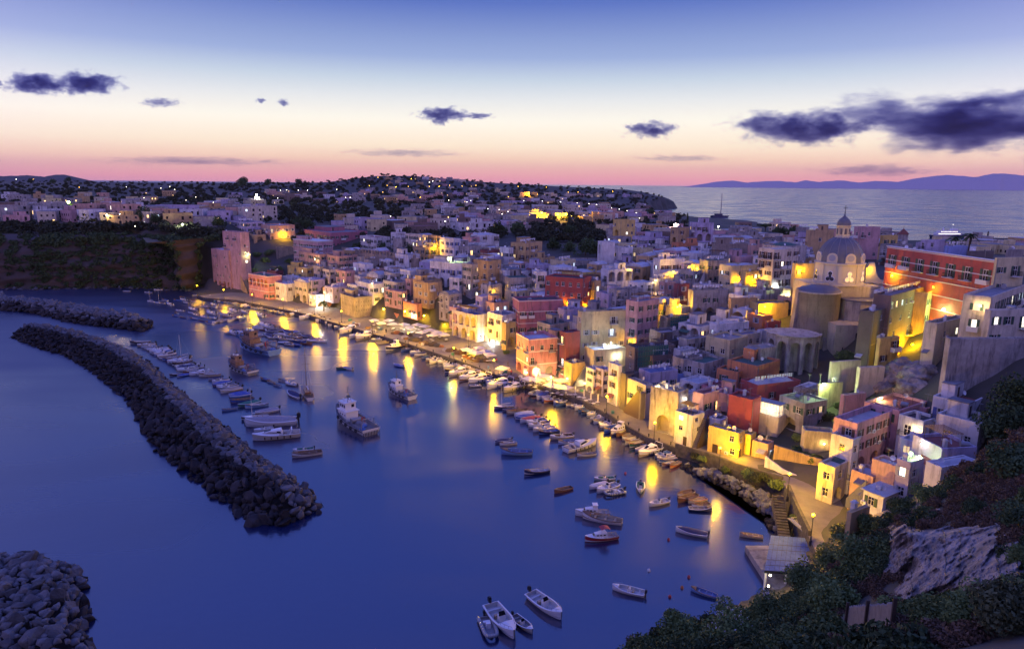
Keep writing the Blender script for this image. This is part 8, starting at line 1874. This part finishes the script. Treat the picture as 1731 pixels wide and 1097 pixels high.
WL = [('Z2', 543, 468, ORG, 3400, 'orange lamp blazing before the salmon plateau house'), ('Z2', 1485, 540, ORG, 3400, 'orange lamp blazing on the crest street'), ('Z2', 770, 872, WHT, 4200, 'dazzling white flood light on the small white quay house'), ('Z2', 1345, 975, WHT, 5000, 'white lamp over the left restaurant parasols'), ('Z2', 1415, 968, YEL, 3000, 'yellow lamp on the stair wall of the yellow house'), ('Z2', 1165, 928, YEL, 2400, 'yellow lamp behind the low orange terrace'), ('Z2', 328, 590, GRN, 900, 'greenish lamp on the side of the upper pink house'), ('Z2', 740, 618, WRM, 400, 'small warm lamp under the pink palace'), ('Z2', 1095, 768, WRM, 500, 'warm lamp inside the glowing terrace arch'),
      ('Z3', 90, 905, YEL, 2400, 'yellow lamp lighting the pink house behind the restaurants'), ('Z3', 335, 985, YEL, 1600, 'yellow lamp at the foot of the yellow quay house'), ('Z3', 1095, 855, ORG, 1300, 'orange lamp at the foot of the upper red house'), ('Z3', 1205, 862, ORG, 1500, 'orange lamp in the alley right of the upper red house'), ('Z3', 365, 580, GRN, 1800, 'green yellow lamp on the peeling white house wall'), ('Z3', 640, 780, ORG, 500, 'faint orange lamp beside the tall ochre house'), ('Z3', 1480, 645, YEL, 400, 'small yellow lamp in the loggia house porch'),
      ('Z6', 395, 652, WRM, 1500, 'warm lamp in the middle of the pink arcade'), ('Z6', 330, 662, WRM, 600, 'warm lamp in the left arch of the pink arcade'), ('Z6', 480, 690, WRM, 1700, 'warm lamp over the restaurant right of the arcade'), ('Z6', 580, 700, WRM, 500, 'warm lamp at the yellow stair house foot'), ('Z6', 1262, 258, ORG, 4500, 'orange street lamp blazing before the dark red house'), ('Z6', 812, 490, COO, 600, 'left of two white lamps on the yellow terrace'), ('Z6', 852, 480, COO, 600, 'right of two white lamps on the yellow terrace'), ('Z6', 975, 467, ORG, 700, 'orange lamp at the edge of the yellow terrace'), ('Z6', 118, 472, COO, 2600, 'cool white lamp of the balconied restaurant'), ('Z6', 893, 560, WHT, 500, 'white lamp under the yellow terrace'), ('Z6', 690, 730, WRM, 500, 'warm lamp by the folded parasols'),
      ('Z4', 562, 535, ORG, 2400, 'orange lamp in the lit corner of the upper terraces'), ('Z4', 725, 510, ORG, 2600, 'orange lamp in the steep alley'), ('Z4', 1190, 772, ORG, 4200, 'orange lamp blazing on the long yellow wall'), ('Z4', 1275, 632, COO, 1200, 'white flood light on the tall cream house terrace'), ('Z4', 1335, 692, GRN, 1000, 'greenish lamp in the tall cream house garden'), ('Z4', 1105, 590, ORG, 2000, 'orange lamp beside the three domed house'), ('Z4', 1010, 585, ORG, 1800, 'orange lamp among plants of the yellow court'), ('Z4', 1440, 520, ORG, 900, 'orange lamp on the yellow wing behind the church'), ('Z4', 440, 590, WRM, 500, 'warm lamp under the stone rimmed arch'),
      ('Z5', 860, 1035, ORG, 5000, 'great orange lamp at the foot of the decayed tower house'), ('Z5', 1072, 792, GRN, 2600, 'green white lamp on the wide ochre block'), ('Z5', 720, 560, ORG, 2400, 'orange lamp glowing between church and red palace'), ('Z5', 1000, 640, ORG, 900, 'hidden orange lamp below the palace balconies'), ('Z5', 1325, 770, WRM, 400, 'warm porch lamp on the right hand height'), ('Z5', 560, 520, ORG, 500, 'orange lamp by the scroll gable'),
      ('Z7', 1190, 372, GRN, 2200, 'green white lamp over the walled terrace'), ('Z7', 820, 545, WHT, 150, 'white lamp inside the glazed veranda'), ('Z7', 55, 385, WRM, 700, 'warm lamp in the blue house veranda'), ('Z7', 240, 470, WHT, 200, 'pale lamp behind the green awning roof'), ('Z7', 600, 820, ORG, 1500, 'orange lamp on the brilliantly lit yellow house'),
      ('Z8', 512, 370, WRM, 900, 'warm lamp of the flowered roof restaurant'), ('Z8', 720, 690, GRN, 450, 'greenish white lamp of the lit dining terrace'), ('Z8', 700, 545, WRM, 400, 'warm lamp on the covered balcony restaurant'), ('Z8', 735, 620, WHT, 150, 'white lamp between the balcony restaurant and dining terrace'), ('Z8', 200, 620, WRM, 60, 'tiny lamp on the garden wall'),
      ('Z1', 1128, 476, WHT, 3500, 'star bright white lamp at the cliff town end'), ('Z2', 380, 232, WHT, 9000, 'white flood light on the far pale villa'), ('Z3', 935, 310, ORG, 6000, 'first orange lamp of the lit square beyond the crest'), ('Z3', 1035, 320, ORG, 6000, 'second orange lamp of the lit square beyond the crest'), ('Z3', 1085, 318, ORG, 6000, 'third orange lamp of the lit square beyond the crest'), ('Z3', 855, 182, ORG, 9000, 'orange lamp glowing on the far hillside villa'), ('Z1', 660, 418, WRM, 2500, 'warm fan window lamp in the cliff town'), ('Z1', 425, 352, GRN, 2500, 'greenish lamp among the cliff town roofs'), ('Z4', 870, 235, WHT, 900, 'white lamp at the lilac skyline house'), ('Z4', 575, 205, WHT, 2500, 'star bright white lamp on the skyline'), ('Z2', 180, 305, ORG, 1, 'unused')][:-1]
FARL = dict(Z3=[(528, 123, 0), (130, 82, 0), (262, 97, 1), (366, 123, 0), (443, 128, 0), (300, 130, 0), (240, 130, 0), (730, 193, 0), (497, 218, 1), (473, 225, 1), (360, 215, 0), (603, 268, 1), (672, 273, 1), (727, 285, 1), (825, 217, 1), (940, 220, 1), (1052, 225, 1), (1155, 232, 2), (1228, 237, 1), (1275, 243, 1), (1318, 250, 1), (1367, 262, 1), (1414, 270, 1), (1463, 280, 1), (1520, 293, 1), (1160, 165, 0), (965, 135, 0), (910, 178, 0), (860, 305, 0), (1120, 312, 0), (1100, 165, 0), (1375, 160, 0), (340, 345, 1), (35, 132, 0), (110, 130, 0), (690, 300, 1), (185, 195, 0), (790, 130, 0), (1540, 325, 2)],
            Z2=[(1208, 350, 1), (1568, 252, 1), (1077, 162, 0), (1187, 160, 0), (1240, 170, 0), (1336, 120, 0), (1160, 202, 0), (1510, 165, 0), (1448, 140, 1), (527, 190, 2), (565, 188, 2), (510, 238, 1), (638, 190, 1), (695, 190, 1), (930, 235, 1), (958, 235, 1), (875, 185, 2), (1390, 235, 0), (1130, 110, 0), (1545, 383, 1), (120, 268, 2)],
            Z1=[(782, 242, 2), (995, 250, 2), (1050, 240, 2), (1080, 258, 2), (1130, 365, 2), (1210, 305, 2), (1150, 325, 2), (1320, 338, 2), (835, 485, 2), (490, 245, 0), (60, 355, 2), (740, 410, 1), (890, 310, 2), (100, 195, 1), (205, 195, 0)])
def wall_lamps():
    bpy.context.view_layer.update(); dg = bpy.context.evaluated_depsgraph_get(); O = Vector((0, 0, CAMH))
    for Z, x, y, c, pw, lb in WL:
        px, py = zp(Z, x, y); d = Vector(ray(px, py)).normalized(); hit, loc, nrm, *_ = scn.ray_cast(dg, O, d)
        if not hit: continue
        far = loc.y > 420; p = loc-d*(.7 if not far else 3.)+Vector((0, 0, .25 if not far else 2.0)); r = empty('wall_lamp', p); tag(r, lb, 'lamp'); big = pw > 2000
        lampbulb(r, (.30 if big else .14)*(1 if not far else 3.0), c, pw*(1.25 if not far else 2.2)*(1.35 if c is ORG else 1), 'bulb', 60); m = MB(); b = loc-p; m.tube((0, 0, .1), tuple(b+d*.1), .03, 5); m.box(-.14, .14, -.14, .14, .16 if not big else .3, .22 if not big else .36); m.build('bracket', [M_iron], r)
    made = []
    for Z, L_ in FARL.items():
        for x, y, c in L_:
            p = locate(*zp(Z, x, y), 7.); r = empty('far_street_lamp', (p.x, p.y, p.z-7)); tag(r, 'x', 'street lamp'); col = (ORG, WHT, (1., .9, .55))[c]; e = empty('lantern', (0, 0, 7.)); e.parent = r; k = max(.22, p.y/2400)
            lampbulb(e, k*.85, col, 0, 'bulb', 13, light=False); m = MB(); m.tube((0, 0, -.5), (0, 0, 6.9), .09, 5); m.build('post', [M_iron], r); r['_d0'] = ('orange', 'white', 'yellowish')[c]; made.append(r)
    number(made, 'tiny {d} lamp, {n} from left among distant town lights', group='distant town lights')
quay_life(); street_lamps(); wall_lamps()

# ------------------------------------------------------------------ far mountains, clouds
def ridge(prof, Y, depth, name, col):
    V = []; n = 160; xs = np.linspace(prof[0][0], prof[-1][0], n); F_ = []
    for i, x in enumerate(xs):
        y = np.interp(x, [p[0] for p in prof], [p[1] for p in prof])+.9*mn.noise(Vector((x*.09, 1, 0)))+.4*mn.noise(Vector((x*.3, 2, 0))); p = aty(x, y, Y); sc = (Y-depth)/Y
        V += [(p.x*sc, Y-depth, -20), (p.x*(1+sc)/2, Y-depth*.45+depth*.12*mn.noise(Vector((x*.05, 4, 0))), max(1, p.z*.55)), (p.x, Y, max(0, p.z)), (p.x, Y+depth, -20)]
    for i in range(n-1):
        for k in range(3): a = i*4+k; F_.append((a, a+4, a+5, a+1))
    tag(place(name, npmesh(name, np.array(V), np.array(F_), col, True)), kind='structure')
M_mount = mat('far_mountain', (.46, .38, .40), .95)
ridge([(1165, 316.5), (1190, 311), (1215, 307), (1240, 305.5), (1262, 309), (1290, 307), (1318, 306), (1345, 309), (1362, 305), (1385, 308), (1420, 305), (1455, 309), (1480, 306), (1520, 308), (1540, 303), (1570, 299), (1600, 296), (1630, 298), (1650, 300), (1675, 294), (1700, 294), (1731, 297), (1800, 292), (1950, 300)], 26000, 3000, 'far_mountains', M_mount)
ridge([(-120, 300), (-40, 296), (10, 298), (45, 296.5), (75, 299), (95, 295.5), (112, 296), (135, 302), (150, 306)], 4200, 700, 'far_hills', mat('far_hill', (.07, .07, .06), .95, var=.5, scale=.01))
def cloud_mat(name, seed, dens, soft, stretch, thick):
    m = bpy.data.materials.new(name); m.use_nodes = True; t = m.node_tree; t.nodes.clear(); L = t.links.new; out = N(t, 'ShaderNodeOutputMaterial'); ab = N(t, 'ShaderNodeVolumeAbsorption'); ab.inputs['Color'].default_value = (.16, .19, .60, 1)
    tc = N(t, 'ShaderNodeTexCoord'); mp = N(t, 'ShaderNodeMapping'); mp.inputs['Location'].default_value = (seed*3.7, seed*1.3, seed); mp.inputs['Scale'].default_value = tuple(1.45*q for q in stretch); L(tc.outputs['Object'], mp.inputs['Vector'])
    nz = N(t, 'ShaderNodeTexNoise'); nz.inputs['Scale'].default_value = 1.0; nz.inputs['Detail'].default_value = 9; nz.inputs['Roughness'].default_value = .66; L(mp.outputs[0], nz.inputs['Vector'])
    ln = N(t, 'ShaderNodeVectorMath', operation='LENGTH'); L(tc.outputs['Object'], ln.inputs[0])
    f = N(t, 'ShaderNodeMath', operation='MULTIPLY_ADD'); L(ln.outputs['Value'], f.inputs[0]); f.inputs[1].default_value = -.52; f.inputs[2].default_value = .255
    a = N(t, 'ShaderNodeMath', operation='ADD'); L(nz.outputs['Fac'], a.inputs[0]); L(f.outputs[0], a.inputs[1])
    mr = N(t, 'ShaderNodeMapRange'); mr.inputs['From Min'].default_value = .46; mr.inputs['From Max'].default_value = .46+soft; mr.inputs['To Max'].default_value = dens; L(a.outputs[0], mr.inputs['Value']); L(mr.outputs[0], ab.inputs['Density']); L(ab.outputs[0], out.inputs['Volume']); return m
def clouds():
    me = bpy.data.meshes.new('cloud'); bm = bmesh.new(); bmesh.ops.create_icosphere(bm, subdivisions=3, radius=1); bm.to_mesh(me); bm.free()
    for i, (x0, x1, y0, y1, dep, st, lb) in enumerate([(1350, 1960, 146, 268, 11, (2.4, 1.5, 1.6), 'huge dark blue cloud bank on the right above the sea'), (1190, 1520, 180, 252, 10, (3.2, 1.5, 1.5), 'long dark arm of cloud reaching left from the big bank'), (-5, 130, 118, 166, 8, (2.6, 1.5, 1.6), 'dark ragged cloud at the upper left'), (75, 222, 118, 166, 9, (2.6, 1.5, 1.5), 'dark cloud right of the ragged upper left one'), (-40, 12, 132, 152, 6, (2, 1.5, 1.5), 'cloud scrap cut by the left edge'), (225, 318, 164, 184, 3.4, (3.5, 1.5, 1.6), 'faint wisp under the upper left clouds'), (428, 455, 165, 176, 4, (2, 1.5, 1.5), 'tiny dark cloud scrap high over the hill'), (466, 492, 166, 182, 4.5, (1.6, 1.5, 1.5), 'tiny square cloud scrap right of the other one'), (690, 812, 178, 208, 8, (3.2, 1.5, 1.6), 'small dark cloud over the middle of the sky'), (720, 765, 196, 215, 4.5, (2.4, 1.5, 1.6), 'little scrap hanging under the middle cloud'), (776, 842, 190, 203, 5, (3, 1.5, 1.5), 'flat scrap right of the middle cloud'), (1040, 1160, 202, 238, 7.5, (3, 1.5, 1.5), 'small dark cloud right of the sky centre'),
                                                   (100, 560, 262, 283, 1.5, (6, 1.5, 1.8), 'long faint mauve streak low on the left'), (530, 830, 250, 268, 1.4, (5, 1.5, 1.8), 'thin mauve streak above the far hill'), (1030, 1270, 260, 276, 1.3, (5, 1.5, 1.6), 'thin mauve streak low right of centre'), (1340, 1620, 274, 303, 1.8, (4, 1.5, 1.6), 'mauve haze bar just above the far mountains')]):
        Y = 42000.; c = aty((x0+x1)/2, (y0+y1)/2, Y); px = Y/F*1.02; rx, rz = (x1-x0)/2*px*1.18, (y1-y0)/2*px*1.25; ry = rx*.35
        o = place('cloud', me.copy(), None, c, 0, (rx, ry, rz)); m = cloud_mat('cloud_air', i+2, dep/(2*ry)*1.05, .15, st, ry); o.data.materials.append(m); tag(o, lb, 'cloud')
clouds()
def haze():
    m = bpy.data.materials.new('haze_air'); m.use_nodes = True; t = m.node_tree; t.nodes.clear(); out = N(t, 'ShaderNodeOutputMaterial'); pv = N(t, 'ShaderNodeVolumePrincipled')
    pv.inputs['Color'].default_value = (.95, .78, .74, 1); pv.inputs['Density'].default_value = HAZE; pv.inputs['Anisotropy'].default_value = .2; t.links.new(pv.outputs[0], out.inputs['Volume'])
    b = MB(); b.box(-34000, 34000, -600, 33000, -40, 900); o = b.build('haze', [m]); tag(o, 'thin evening haze between the viewer and the far mountains', 'haze', kind='stuff')
HAZE = 1.2e-5
haze()
